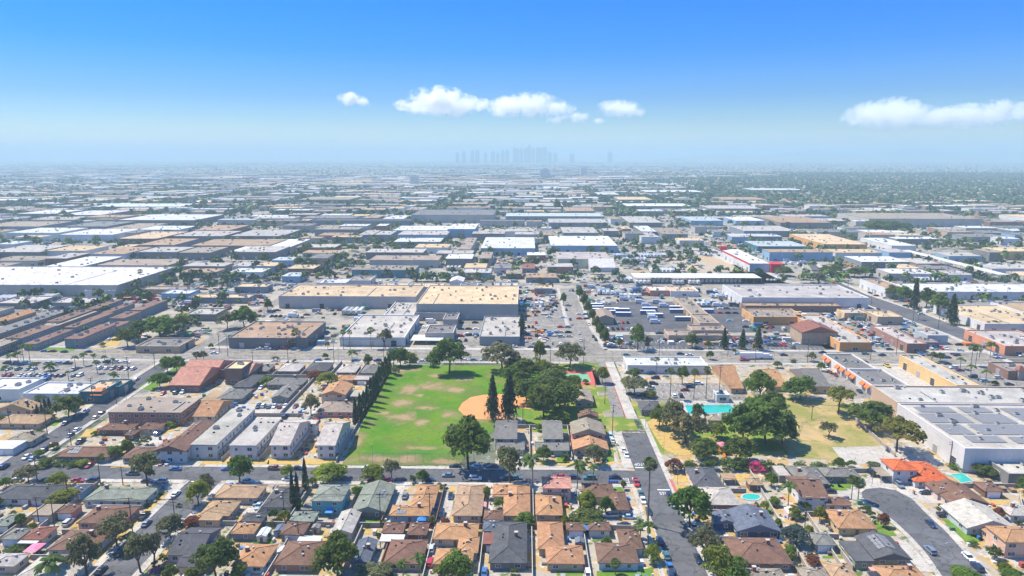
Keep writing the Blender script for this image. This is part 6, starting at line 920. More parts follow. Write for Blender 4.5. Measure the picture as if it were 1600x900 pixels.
for v in range(3):
    rg = np.random.default_rng(80 + v); k = 1700; z = rg.uniform(.02, 1, k) ** 1.15; a = rg.uniform(0, 6.283, k); rr = .46 * np.minimum(1, z * 7) * (1 - z) ** .55 * (1 + .18 * np.sin(5 * a + z * 23)) * rg.uniform(.78, 1.02, k)
    p = np.stack([rr * np.cos(a), rr * np.sin(a), z], 1); CROWN['cypress'].append(leaf_mesh('crown', p, np.stack([np.cos(a), np.sin(a), np.full(k, .5)], 1), .045, rg.uniform(.6, 1.25, k), rg, .6))
    pts, nm, tn = [], [], []
    for i in range(34):
        z = .12 + .86 * (i / 34) ** .9; L = .5 * (1 - z) ** .7 * rg.uniform(.6, 1.15)
        for b in range(5):
            a = rg.uniform(0, 6.283); m = 14; t = rg.uniform(.15, 1, m); tt = rg.uniform(.65, 1.15)
            pts.append(np.stack([np.cos(a) * L * t + rg.normal(0, .03, m), np.sin(a) * L * t + rg.normal(0, .03, m), z + .03 - .1 * t ** 2 + rg.normal(0, .012, m)], 1)); nm.append(np.tile([np.cos(a) * .4, np.sin(a) * .4, .8], (m, 1))); tn.append(np.full(m, tt) * rg.uniform(.8, 1.2, m))
    CROWN['conifer'].append(leaf_mesh('crown', np.concatenate(pts), np.concatenate(nm), .05, np.concatenate(tn), rg, .2))
TRUNK['straight'] = MB().tube((0, 0, -.02), (0, 0, .55), .018, .012, 8).tube((0, 0, .55), (0, 0, .96), .012, .003, 6).mesh('trunk', ['bark'])
def fronds(rng, n, L, droop, fan, elev):
    V, t = [], []
    for i in range(n):
        a = 2 * math.pi * i / n * 2.4 + rng.uniform(-.2, .2); el = rng.uniform(*elev); d = np.array([math.cos(a) * math.cos(el), math.sin(a) * math.cos(el), math.sin(el)]); s = np.array([-math.sin(a), math.cos(a), 0]); tone = rng.uniform(.65, 1.25)
        pts = [d * L * q + np.array([0, 0, -droop * L * q * q]) for q in np.linspace(.08, 1, 7)]
        if fan:   # fan palm leaf: stalk then a pleated half-disc
            c = pts[3]
            for q in range(7):
                b = -1.3 + 2.6 * q / 6; e1 = c + (d * math.cos(b) + s * math.sin(b)) * L * .5; e1[2] -= droop * L * .35; b2 = b + .3; e2 = c + (d * math.cos(b2) + s * math.sin(b2)) * L * .46; e2[2] -= droop * L * .35
                V += [c, e1, e1 * .5 + e2 * .5 + np.array([0, 0, .02]), e2]; t.append(tone * rng.uniform(.85, 1.15))
            V += [pts[0] - s * .015, pts[0] + s * .015, c + s * .015, c - s * .015]; t.append(tone)
        else:     # feather palm: leaflets either side of an arching midrib
            for q in range(6):
                p0, p1 = pts[q], pts[q + 1]; w = .20 * L * math.sin(math.pi * (q + .8) / 7.2)
                for sg in (-1, 1): V += [p0, p1, p1 + s * sg * w + (p1 - p0) * .5 + np.array([0, 0, -w * .75]), p0 + s * sg * w + np.array([0, 0, -w * .75])]; t.append(tone * rng.uniform(.85, 1.15))
    return np.array(V), np.array(t)
CROWN['fan'] = []; CROWN['feather'] = []
for v in range(2):
    rg = np.random.default_rng(95 + v); V, t = fronds(rg, 44, .5, .25, True, (-.9, 1.3)); CROWN['fan'].append(quad_mesh('crown', V, t, 'leaf'))
    V, t = fronds(rg, 22, .56, .55, False, (.0, 1.25)); CROWN['feather'].append(quad_mesh('crown', V, t, 'leaf'))
PALM = MB().tube((0, 0, -.01), (.004, 0, .12), .032, .022, 8).tube((.004, 0, .12), (0, 0, 1.0), .022, .014, 8).mesh('trunk', ['palm_bark'])
TK = dict(  # kind: (crown, colour, name, words, category)
    g=('round', (.16, .25, .04), 'broadleaf_tree', 'bright green leafy tree', 'tree'), d=('full', (.155, .205, .045), 'broadleaf_tree', 'dark green leafy tree', 'tree'), D=('full', (.155, .225, .042), 'broadleaf_tree', 'broad dense green tree', 'tree'),
    o=('airy', (.22, .22, .10), 'broadleaf_tree', 'grey-green olive-toned tree', 'tree'), y=('round', (0.263, 0.304, 0.042), 'broadleaf_tree', 'yellow-green leafy tree', 'tree'), Y=('spread', (0.263, 0.264, 0.053), 'broadleaf_tree', 'wide-spreading yellow-green tree', 'tree'),
    t=('round', (0.131, 0.200, 0.150), 'broadleaf_tree', 'blue-green rounded tree', 'tree'), r=('round', (0.298, 0.120, 0.068), 'broadleaf_tree', 'reddish-leaved small tree', 'tree'), m=('bush', (0.735, 0.096, 0.270), 'flowering_bush', 'pink flowering bush', 'bush'),
    v=('bush', (0.438, 0.144, 0.330), 'flowering_bush', 'violet flowering bush', 'bush'), b=('bush', (0.131, 0.192, 0.045), 'bush', 'rounded green bush', 'bush'), c=('cypress', (.055, .105, .045), 'cypress_tree', 'dark columnar cypress', 'tree'), C=('cypress', (.11, .18, .045), 'cypress_tree', 'green columnar hedge tree', 'tree'),
    k=('conifer', (.10, .14, .06), 'conifer_tree', 'tall dark conifer', 'tree'), p=('fan', (0.158, 0.208, 0.053), 'palm_tree', 'fan palm on slim trunk', 'palm'), q=('feather', (0.149, 0.232, 0.060), 'palm_tree', 'feathery queen palm', 'palm'))
def tree(x, y, w, h, k):
    cr, colr, nm, words_, cat = TK[k]; v = rnd.randrange(5); cm = CROWN[cr][v % len(CROWN[cr])]; rz = rnd.uniform(0, 6.28); e = empty(nm, x, y); c = jit(colr, .16)
    if cr in ('fan', 'feather'):
        put('trunk', PALM, e, None, None, (max(8, h * .6),) * 2 + (h - w * .3,)); put('crown', cm, e, (0, 0, h - w * .32), c, (w * 1.1, w * 1.1, w * 1.0), rz)
        s = 'tall ' if h > 15 else 'small ' if h < 6 else ''
    else:
        if cr == 'bush': put('crown', cm, e, None, c, (w * 1.05, w * 1.05, max(1.2, h) * 1.15), rz)
        elif cr in ('cypress', 'conifer'): put('trunk', TRUNK['straight'], e, None, None, (h * .8, h * .8, h)); put('crown', cm, e, None, c, (w * 1.05, w * 1.05, h), rz)
        else: put('trunk', TRUNK[cr][v], e, None, None, (max(w, h) * .9,) * 2 + (h,), rz); put('crown', cm, e, None, c, (w * rnd.uniform(.95, 1.15), w * rnd.uniform(.95, 1.15), h * rnd.uniform(.98, 1.1)), rz)
        s = 'large ' if w > 14 else 'small ' if w < 6 else ''
    if not s and rnd.random() < 0: s = ''
    thing(e, s + words_, cat, x, y, {'palm_tree': 'palms', 'bush': 'bushes', 'flowering_bush': 'bushes'}.get(nm, 'trees'))
for t in TREES: tree(*t)
ry = random.Random(11)
def in_poly(x, y, pts):
    r = False
    for (ax, ay), (bx2, by2) in zip(pts, pts[1:] + pts[:1]):
        if (ay > y) != (by2 > y) and x < (bx2 - ax) * (y - ay) / (by2 - ay) + ax: r = not r
    return r
def open_ground(x, y, pad=1.0):
    if any(w[0] - pad < x < w[1] + pad and w[2] - pad < y < w[3] + pad for b in BUILDINGS for w in b[3]): return False
    if any(abs(x - c[0]) < 4 and abs(y - c[1]) < 4 for c in CARS) or any(in_poly(x + dx, y + dy, p) for p in (SHAPES['cul'], SHAPES['swpool'], SHAPES['pool']) for dx in (-2.5, 2.5) for dy in (-2.5, 2.5)): return False
    return not (math.hypot(x - 81, y - 227) < 6 or -213 < x < -190 or -129 < x < -110 or 39 < x < 57 or 233 < y < 251 or (abs(x + 56) < 4 and abs(y - 207) < 3))
for x0, x1, y0, y1, n_ in ((-195, -130, 165, 232, 80), (-112, 40, 165, 232, 150), (57, 165, 172, 246, 120), (-190, -78, 250, 384, 50), (0, 36, 252, 290, 14), (-240, -212, 255, 330, 16)):
    for i in range(n_):
        x, y = ry.uniform(x0, x1), ry.uniform(y0, y1)
        if not open_ground(x, y): continue
        k = ry.choice('bbbbbbbgydr' if y < 250 else 'bbbbgyd'); w_ = ry.uniform(1.6, 3.2) if k == 'b' else ry.uniform(2.6, 5); tree(x, y, w_, w_ * (.8 if k == 'b' else ry.uniform(1, 1.4)), k)
# ================================================================ poles, lamps, walls and fences
def pole(x, y, h):
    e = empty('utility_pole', x, y); build(MB().tube((0, 0, -.2), (0, 0, h), .17, .11, 8), 'pole', 'pole_wood', e)
    for z, L in ((h - .5, 1.25), (h - 1.5, 1.0)):
        c = build(MB().box(-L, L, -.06, .06, z, z + .13), 'crossarm', 'pole_wood', e)
        ins = MB()
        for d in (-L + .1, -L * .45, L * .45, L - .1): ins.tube((d, 0, z + .13), (d, 0, z + .32), .05, .04, 6)
        build(ins, 'insulators', 'hvac', c, kind='stuff')
    if int(x * 10) % 3 == 0: build(MB().tube((.28, 0, h - 3.4), (.28, 0, h - 2.4), .22, .22, 8), 'transformer', 'hvac', e)
    thing(e, f'{"tall " if h > 11.5 else ""}wooden utility pole', 'pole', x, y, 'utility poles')
for p in POLES: pole(*p)
def wire(a, b, ha, hb, off):
    mb = MB(); prev = None
    for i in range(9):
        t = i / 8; q = (a[0] + (b[0] - a[0]) * t + off, a[1] + (b[1] - a[1]) * t, ha + (hb - ha) * t - 1.1 * 4 * t * (1 - t) * .7)
        if prev: mb.tube(prev, q, .022, .022, 3)
        prev = q
    return mb
PS = sorted(POLES); done = set()
for i, p in enumerate(PS):   # join poles that stand in line
    for q in PS:
        d = math.hypot(p[0] - q[0], p[1] - q[1])
        if 10 < d < 75 and q[1] >= p[1] and (abs(p[0] - q[0]) < 6 or abs(p[1] - q[1]) < 5) and (p, q) not in done and (q, p) not in done:
            done.add((p, q)); e = empty('power_line', 0, 0)
            for k, off in enumerate((-1.1, 0, 1.1)): build(wire(p, q, p[2] - .2, q[2] - .2, off), 'wire', 'dark', e)
            thing(e, 'thin overhead power line between poles', 'wires', (p[0] + q[0]) / 2, (p[1] + q[1]) / 2, 'power lines')
def street_lamp(x, y, d):
    e = empty('street_lamp', x, y); build(MB().tube((0, 0, 0), (0, 0, 8.2), .1, .06, 7), 'post', 'metal', e); build(MB().tube((0, 0, 8.1), (d * 2.2, 0, 8.6), .045, .035, 6), 'arm', 'metal', e); build(MB().frustum(d * 2.2 - .4, d * 2.2 + .4, -.16, .16, 8.5, d * 2.2 - .3, d * 2.2 + .3, -.1, .1, 8.72), 'lamp_head', 'hvac', e)
    thing(e, 'slim grey street lamp', 'street lamp', x, y, 'street lamps')
for a in ((121.5, 184.5, 1), (128, 236, -1), (56.6, 262, -1), (56.6, 236, -1), (54, 290, -1), (-60, 250, 0.0001), (-20, 250, .001), (20, 384.5, .001), (-110, 384.5, .001), (82, 384.8, .001), (150, 417, .001), (-300, 384.5, .001), (-160, 417.5, .001), (300, 452, 1), (284, 560, 1), (-199, 320, -1)): street_lamp(*a)
def wall_seg(x0, y0, x1, y1, h=1.7, mat='blockwall', nm='block_wall', word='low block garden wall'):
    L = math.hypot(x1 - x0, y1 - y0); e = empty(nm, x0, y0, 0, math.atan2(y1 - y0, x1 - x0)); mb = MB().box(0, L, -.08, .08, 0, h); build(mb, 'panel', mat, e)
    c = MB().box(-.02, L + .02, -.12, .12, h, h + .08); k = 0.0
    build(c, 'coping', mat if mat != 'blockwall' else 'concrete', e)
    while k <= L: build(MB().box(k - .14, k + .14, -.14, .14, 0, h - .004), 'post', mat, e); k += max(4.0, L / max(1, round(L / 6)))
    thing(e, word, 'wall' if 'wall' in nm else 'fence', (x0 + x1) / 2, (y0 + y1) / 2, 'garden walls and fences')
FW = dict(mat='fence_wood', nm='board_fence', word='brown board fence between yards')
for x in (-90.5, -78.6, -60.2, -47.4, -29.4, -13.7, 2.9, 18.6): wall_seg(x, 206, x + .01, 230, **(FW if int(x) % 2 else {}))
for x in (-94.5, -74.6, -53, -42.6, -29.2, -13.2, 2.3, 19): wall_seg(x, 150, x, 203, **(FW if int(x) % 3 == 0 else {}))
for a, b in ((-112, -95), (-94, -79), (-78, -61), (-60, -47.6), (-47, -29.6), (-29, -13.9), (-13.5, 2.7), (3.1, 18.4), (18.8, 38.5)): wall_seg(a, 204.4, b, 204.4, **(FW if int(a) % 2 else {}))
for a in ((-158, 200, -158, 231), (-149, 214, -132, 214), (-149, 198.2, -132, 198.2), (-149, 184, -132, 184), (-166, 170, -166, 231), (58, 215, 74, 215), (58, 230.3, 80, 230.3), (82.5, 175, 86.5, 247), (93, 175, 95.5, 214), (60, 198.5, 66, 198.5), (87, 247.5, 158, 247.5), (95, 214.5, 110, 214.5), (88.5, 200.5, 100, 200.5), (96.6, 183.5, 97, 198), (158, 236, 180, 236), (160, 200, 176, 228), (-190, 262, -150, 262), (-190, 248.6, -188, 262), (-150, 248.6, -148, 285), (-136, 252, -136, 294), (-121, 252, -121, 294), (-106.5, 252, -106.5, 282), (-75, 252, -76.5, 360), (-152, 300, -104, 300), (-150, 357, -82, 357), (-139.5, 357, -139.5, 384), (-124, 357, -124, 384), (-108, 357, -108, 384), (-92.5, 357, -92.5, 384), (-115, 300, -115, 356), (-6.5, 256, -6.5, 288), (2, 256, 2, 288), (18.9, 256, 18.9, 288), (-14, 288.5, 36, 288.5), (150, 262, 152, 300)): wall_seg(*a)
def chain_fence(pts, h, name='chain-link fence', post=3.2):
    x0, y0 = pts[0]; e = empty('chain_link_fence', x0, y0)
    for (ax, ay), (bx_, by_) in zip(pts, pts[1:]):
        L = math.hypot(bx_ - ax, by_ - ay); n = max(1, int(L / post))
        for i in range(n + 1): t = i / n; build(MB().tube((ax + (bx_ - ax) * t - x0, ay + (by_ - ay) * t - y0, 0), (ax + (bx_ - ax) * t - x0, ay + (by_ - ay) * t - y0, h), .05, .05, 6), 'post', 'metal', e)
        build(MB().tube((ax - x0, ay - y0, h), (bx_ - x0, by_ - y0, h), .035, .035, 5), 'top_rail', 'metal', e); build(MB().poly([(ax - x0, ay - y0, .05), (bx_ - x0, by_ - y0, .05), (bx_ - x0, by_ - y0, h), (ax - x0, ay - y0, h)]), 'wire_mesh', 'chainlink', e)
    thing(e, name, 'fence', x0, y0, 'chain-link fences')
chain_fence([(-66, 252.3), (-24, 252.3)], 4.5, 'tall chain-link fence along the near edge of the grass'); chain_fence([(-70, 384), (-18, 384)], 2.2, 'chain-link fence behind the grass'); chain_fence([(134, 250), (160, 250), (152.5, 300)], 2.5, 'chain-link fence round the concrete pad'); chain_fence([(66, 316.5), (108, 316.5), (112, 294)], 2.2, 'chain-link fence round the pool deck')
chain_fence([(-19, 300), (-12, 292), (-2, 292)], 5, 'backstop fence behind the infield'); chain_fence([(120, 285), (126, 296), (140, 304)], 1.2, 'low curved fence on the dry play lawn')
def barrier(): # end of the palm street
    e = empty('road_barrier', 43, 284.4)
    for i in range(6): build(MB().box(i * 2 - .08, i * 2 + .08, -.08, .08, 0, 1), 'post', 'wood', e)
    for z in (.45, .8): build(MB().box(-.2, 10.2, -.14, -.08, z, z + .16), 'rail', 'wood', e)
    thing(e, 'wooden rail barrier across the dead end', 'barrier', 48, 284)
barrier()
# playground
px, py = PLAY
e = empty('playground_tower', px, py)
for dx in (-1.4, 1.4):
    for dy in (-1.4, 1.4): build(MB().tube((dx, dy, 0), (dx, dy, 3.6), .09, .09, 7), 'post', 'red', e)
build(MB().box(-1.5, 1.5, -1.5, 1.5, 1.5, 1.65), 'deck', 'orange', e); build(MB().frustum(-1.9, 1.9, -1.9, 1.9, 3.6, -.1, .1, -.1, .1, 5.0), 'canopy', 'umbrella', e)
build(MB().poly([(-.5, -1.5, 1.6), (.5, -1.5, 1.6), (.5, -4.6, .25), (-.5, -4.6, .25)]).box(-.58, -.5, -4.6, -1.5, .2, .5).box(.5, .58, -4.6, -1.5, .2, .5), 'slide', 'orange', e)
build(MB().tube((1.6, 0, .9), (4.0, .5, .9), .5, .5, 10), 'crawl_tube', 'red', e); build(MB().box(4, 5.4, -.8, 1.4, 0, .8).frustum(4, 5.4, -.8, 1.4, .8, 4.6, 4.8, .2, .4, 2.6), 'play_hut', 'orange', e)
thing(e, 'orange-red playground tower with pink canopy and slide', 'playground', px, py)
px, py = PLAY2
e = empty('swing_frame', px, py)
for dx in (-2.4, 2.4):
    for s in (-1, 1): build(MB().tube((dx, s * 1.1, 0), (dx, 0, 2.6), .06, .06, 6), 'leg', 'red', e)
build(MB().tube((-2.5, 0, 2.6), (2.5, 0, 2.6), .06, .06, 6), 'top_bar', 'red', e)
for dx in (-1.2, 1.2): build(MB().box(dx - .25, dx + .25, -.1, .1, .5, .55).tube((dx - .22, 0, .55), (dx - .22, 0, 2.6), .02, .02, 4).tube((dx + .22, 0, .55), (dx + .22, 0, 2.6), .02, .02, 4), 'swing_seat', 'dark', e)
thing(e, 'red swing frame under the trees', 'swing', px, py)
# backyard things: sheds, tarps, bins, sunshades
def shed(x, y, w, d, h, rc, wc, word):
    e = empty('garden_shed', x, y); mb, _ = hip_roof(-w / 2, w / 2, -d / 2, d / 2, h, 'x'); build(MB().box(-w / 2 + .12, w / 2 - .12, -d / 2 + .12, d / 2 - .12, 0, h - .19), 'wall', 'stucco', e, COLS[wc]); build(mb, 'roof', ['plain', 'plain', 'plain'], e, COLS[rc]); put('door', DOOR, e, (0, -d / 2 + .12, .03), None, (.9, 1, .9)); thing(e, word, 'shed', x, y, 'garden sheds')
for a in ((-67.5, 201, 2.6, 2.6, 2.2, 'grey', 'ltgrey', 'small grey garden shed'), (-83, 197, 3.2, 5, 2.3, 'white', 'white', 'white tent-like garden shed'), (-78.5, 199.5, 3.6, 4, 2.2, 'slate', 'bluewall', 'slate blue garden shed'), (-14.6, 216, 3, 3.4, 2.2, 'pink', 'pinkish', 'pale pink garden shed'), (17.2, 194.5, 3, 3, 2.2, 'slate', 'brown', 'brown garden shed with blue-grey roof'), (-55.5, 214, 3, 6, 2.2, 'white', 'white', 'long white shed beside driveway'), (90.2, 214, 4, 4, 2.2, 'pinkish', 'pinkish', 'pale garden shed'), (-73.5, 187.5, 3, 3, 2.2, 'white', 'white', 'white garden shed behind brown house')): shed(*a)
TARP = []
def shade(x, y, w, d, h, mat, word):
    e = empty('shade_canopy', x, y)
    for sx in (-1, 1):
        for sy in (-1, 1): build(MB().tube((sx * w * .47, sy * d * .47, 0), (sx * w * .47, sy * d * .47, h), .05, .05, 6), 'post', 'metal', e)
    build(MB().frustum(-w / 2, w / 2, -d / 2, d / 2, h - .1, -w * .1, w * .1, -d * .1, d * .1, h + .5), 'canopy', mat, e); thing(e, word, 'shade canopy', x, y, 'backyard shade canopies')
for a in ((-66, 213.5, 2.6, 8, 2.2, 'teal_tarp', 'bright blue tarp shade beside the teal house'), (-34, 206.4, 3, 2.4, 2.2, 'teal_tarp', 'blue sunshade behind orange-tan house'), (-95.5, 190.5, 3.4, 3.4, 2.2, 'teal_tarp', 'blue backyard canopy beside dark grey house'), (-150, 187, 4, 5, 2.3, 'umbrella', 'faded red shade sail'), (105, 177.5, 4, 4, 2.5, 'umbrella', 'pink pop-up canopy'), (100.5, 177.5, 4, 4, 2.4, 'dark', 'dark pop-up canopy'), (-151.5, 258, 3.4, 3, 2.2, 'umbrella', 'red shade canopy by brown roof'), (19, 201.8, 3.4, 3, 2.4, 'teal_tarp', 'blue tarp on small brown roof'), (-158, 171, 4.5, 3, 2, 'teal_tarp', 'blue tarp shade at lower corner'), (-104.6, 338, 4, 3, 2.2, 'umbrella', 'pink canopy between courtyard flats')): shade(*a)
BIN = MB().frustum(-.28, .28, -.3, .3, .05, -.36, .36, -.38, .38, 1.0).box(-.38, .38, -.42, .38, 1.0, 1.08).tube((-.3, .34, .1), (.3, .34, .1), .1, .1, 7).mesh('bin_body', ['bluepaint', 'dark'])
for i, (x, y) in enumerate([(31.5 + k * .95, 237.0) for k in range(4)] + [(17, 188), (17.3, 184), (-140, 202), (-139, 201.6), (72.8, 190.5), (-47.2, 212)]):
    o = put('wheelie_bin', BIN, None, (x, y, .1)); thing(o, 'blue wheelie bin', 'bin', x, y, 'wheelie bins')
boat = empty('boat_on_trailer', -78.5, 187, 0, 1.25)
build(MB().frustum(-2.4, 2.8, -.35, .35, .5, -2.8, 3.4, -1, 1, 1.3), 'hull', 'white', boat); build(MB().frustum(-.6, .9, -.6, .6, 1.3, -.4, .4, -.5, .5, 1.9), 'cabin', 'glass', boat)
for s in (-1, 1): put('wheel', WHEEL, boat, (-.8, s * .8, .3))
thing(boat, 'white motor boat on a trailer beside brown house', 'boat', -78, 187)
# ================================================================ industrial clutter
CONT = MB().box(-3, 3, -1.2, 1.2, .15, 2.7)
for i in range(12): CONT.box(-2.9 + i * .5, -2.7 + i * .5, -1.25, 1.25, .25, 2.6)
CONT = CONT.mesh('container_shell', ['carpaint']); CDOOR = MB().box(3, 3.06, -1.1, -.03, .25, 2.6).box(3, 3.06, .03, 1.1, .25, 2.6).mesh('container_doors', ['hvac'])
STACK = MB()
for i in range(4): STACK.box(-2.4, 2.4, -1.1 + (i % 2) * .1, 1.1, i * .62 + .12, i * .62 + .6); STACK.box(-2, -1.8, -1.1, 1.1, i * .62, i * .62 + .12); STACK.box(1.8, 2, -1.1, 1.1, i * .62, i * .62 + .12)
STACK = STACK.mesh('lumber_stack', ['lumber'])
PAL = MB()
for i in range(5): PAL.box(-.9, .9, -.8, .8, i * .3 + .1, i * .3 + .16).box(-.9, -.7, -.8, .8, i * .3, i * .3 + .1).box(.7, .9, -.8, .8, i * .3, i * .3 + .1)
PAL = PAL.mesh('pallet_stack', ['wood'])
CC = [('white', (.6, .6, .58)), ('blue', (.05, .15, .32)), ('rust red', (.32, .08, .05)), ('green', (.06, .22, .13)), ('grey', (.3, .31, .31)), ('orange', (.5, .18, .05)), ('pale blue', (.35, .48, .55)), ('tan', (.42, .32, .2))]
def clutter(rect_, n, kinds):
    (x0, y0), (x1, y1) = rect_
    for i in range(n):
        x, y = rnd.uniform(x0, x1), rnd.uniform(y0, y1); k = rnd.choice(kinds); rz = rnd.choice((0, math.pi / 2)) + rnd.uniform(-.08, .08)
        if any(w[0] - 3 < x < w[1] + 3 and w[2] - 3 < y < w[3] + 3 for b in BUILDINGS for w in b[3]): continue
        if k == 'c':
            w_, c = rnd.choice(CC); e = empty('shipping_container', x, y, .1, rz); put('shell', CONT, e, None, jit(c, .15)); put('doors', CDOOR, e); thing(e, f'{w_} shipping container', 'container', x, y, 'shipping containers')
        elif k == 'l': o = put('lumber_stack', STACK, None, (x, y, .1), None, (1, 1, rnd.uniform(.7, 1.2)), rz); thing(o, 'stack of yellow lumber', 'lumber', x, y, 'lumber stacks')
        elif k == 'p': o = put('pallet_stack', PAL, None, (x, y, .1), None, (1.2, 1.2, rnd.uniform(.7, 1.5)), rz); thing(o, 'stack of wooden pallets', 'pallets', x, y, 'pallet stacks')
        elif k == 'w': truck(x, y, rnd.choice('xy'), 'w', rnd.choice(CW))
        elif k == 'a' : car(x, y, rnd.choice('xy'), rnd.choice('supv'), rnd.choice(CW), False)
for r_, n_, k_ in CLUTTER: clutter(r_, n_, k_)
# odds and ends in the back yards: furniture, boxes, pots, toys
bgx = []
for i in range(2600):
    x, y = ry.uniform(-195, 168), ry.uniform(165, 384)
    if (y > 250 and -76 < x < 0) or (y > 290 and x > -10) or (y > 249 and x > 50) or not open_ground(x, y, .3): continue
    bgx.append((x, y, ry.uniform(.2, .9), ry.uniform(.2, .9), ry.choice((.4, .7, 1.0, 1.4)), ry.choice([(.6, .6, .57), (.12, .11, .1), (.3, .2, .13), (.05, .16, .4), (.4, .08, .06), (.45, .38, .28), (.1, .25, .12), (.3, .3, .3)])))
BG = bgx
# ================================================================ distant city: industrial fill, then houses and trees too many to count
OCC = [(w[0] - 4, w[1] + 4, w[2] - 4, w[3] + 4) for b in BUILDINGS for w in b[3]]
for x, w in NSR: OCC.append((x - w / 2 - 2, x + w / 2 + 2, 416, 2600))
for y in EWR: OCC.append((-3000, 3000, y - 8, y + 8))
OCC += [(28, 52, 414, 625), (-216, -198, 414, 650), (50, 200, 416, 600), (60, 255, 600, 900), (190, 330, 414, 560), (265, 345, 560, 720), (-70, 30, 416, 500)]
for pts in (SHAPES['boul'],):
    for a, b in zip(pts[:6], pts[1:7]): OCC.append((min(a[0], b[0]) - 20, max(a[0], b[0]) + 8, min(a[1], b[1]) - 5, max(a[1], b[1]) + 5))
OC = np.array(OCC)
def free(x0, x1, y0, y1): return not np.any((OC[:, 0] < x1) & (OC[:, 1] > x0) & (OC[:, 2] < y1) & (OC[:, 3] > y0))
rf = random.Random(21); FILL = []
RC = ['white'] * 3 + ['ltgrey'] * 6 + ['cream'] * 4 + ['greytan'] * 5 + ['tan'] * 3 + ['grey'] * 3 + ['ltbluegrey']; WC = ['ltgrey'] * 4 + ['grey'] * 3 + ['white'] * 3 + ['bluewall', 'ltbluewall', 'tanwall', 'slatewall', 'brownwall', 'brick']
y = 425.0
while y < 3000:
    d = rf.uniform(14, 30) * (1 + (y > 700) * .55 + (y > 1200) * .4); x = -.8 * y - 60; lim = .78 * y + 60
    while x < lim:
        w = rf.uniform(14, 52) * (1 + (y > 700) * .5 + (y > 1200) * .4); dd = d * rf.uniform(.7, 1)
        if y > 1700 and x > .22 * y: x += w; continue      # houses there
        if y > 2300 and rf.random() < .35: x += w; continue
        if rf.random() < .9:
            ww = w
            while ww > 10 and not free(x, x + ww, y, y + dd): ww *= .62
            if ww > 10:
                h = rf.uniform(4.5, 7) if y < 700 else rf.uniform(6, 11); FILL.append((x, x + ww, y, y + dd, h, 'f')); 
        x += w + rf.choice((3, 5, 8, 15))
    y += d + rf.choice((4, 7, 11, 18))
FILL.sort(key=lambda w: w[2]); nW = sum(b[0] == 'W' for b in BUILDINGS)
SMALLB = [w for w in FILL if w[2] < 900][:130]; rest = [w for w in FILL if w not in set(SMALLB)]; MIDB = rest[:300 - nW - 15]; FARB = rest[300 - nW - 15:]
for w in SMALLB: make_building('S', rf.choice(RC), rf.choice(WC), [w])
for w in MIDB: make_building('W', rf.choice(RC), rf.choice(WC), [w])
def box_quads(B8, rc, wc, gable=0):
    """B8: k x 5 (x0,x1,y0,y1,h) -> quads and colours for many plain blocks; gable>0 adds a pitched roof"""
    x0, x1, y0, y1, h = B8.T; z = np.zeros_like(h); p = lambda a, b, c: np.stack([a, b, c], 1)
    Q = [np.stack([p(x0, y0, z), p(x1, y0, z), p(x1, y0, h), p(x0, y0, h)], 1), np.stack([p(x1, y0, z), p(x1, y1, z), p(x1, y1, h), p(x1, y0, h)], 1), np.stack([p(x0, y1, z), p(x0, y0, z), p(x0, y0, h), p(x0, y1, h)], 1), np.stack([p(x1, y1, z), p(x0, y1, z), p(x0, y1, h), p(x1, y1, h)], 1)]; C = [wc] * 4
    if gable:
        my = (y0 + y1) / 2; zt = h + (y1 - y0) * .5 * .34
        Q += [np.stack([p(x0 - .4, y0 - .4, h - .1), p(x1 + .4, y0 - .4, h - .1), p(x1 - 2, my, zt), p(x0 + 2, my, zt)], 1), np.stack([p(x1 + .4, y1 + .4, h - .1), p(x0 - .4, y1 + .4, h - .1), p(x0 + 2, my, zt), p(x1 - 2, my, zt)], 1), np.stack([p(x1 + .4, y0 - .4, h - .1), p(x1 + .4, y1 + .4, h - .1), p(x1 - 2, my, zt), p(x1 - 2, my, zt - .01)], 1), np.stack([p(x0 - .4, y1 + .4, h - .1), p(x0 - .4, y0 - .4, h - .1), p(x0 + 2, my, zt), p(x0 + 2, my, zt - .01)], 1)]; C += [rc] * 4
    else: Q += [np.stack([p(x0, y0, h), p(x1, y0, h), p(x1, y1, h), p(x0, y1, h)], 1)]; C += [rc]
    return np.concatenate(Q).reshape(-1, 3), np.concatenate(C)
ng = np.random.default_rng(5)
def pick(names, k): a = np.array([COLS[q] for q in names]); return a[ng.integers(0, len(a), k)] * ng.uniform(.85, 1.12, (k, 1))
# far warehouses to 9 km
k = 2600; yy = 2600 + 7500 * ng.uniform(0, 1, k) ** 1.5; xx = ng.uniform(-.82, .35, k) * yy; cl = np.sin(xx / 700 + 1.3) + np.sin(yy / 520) + np.sin((xx + yy) / 900); keep = cl > .1; xx, yy = xx[keep], yy[keep]; k = len(xx)
ww, dd = ng.uniform(40, 190, k), ng.uniform(22, 70, k); FB = np.stack([xx, xx + ww, yy, yy + dd, ng.uniform(7, 13, k)], 1)
FB = np.concatenate([FB, np.array([w[:5] for w in FARB])]); k = len(FB); V, C = box_quads(FB, pick(['white', 'ltgrey', 'ltgrey', 'greytan', 'tan', 'grey', 'cream', 'greytan'], k), pick(WC, k)); put('distant_warehouses', quad_mesh('distant_warehouses', V, C, 'facecol', 4), kind='stuff')
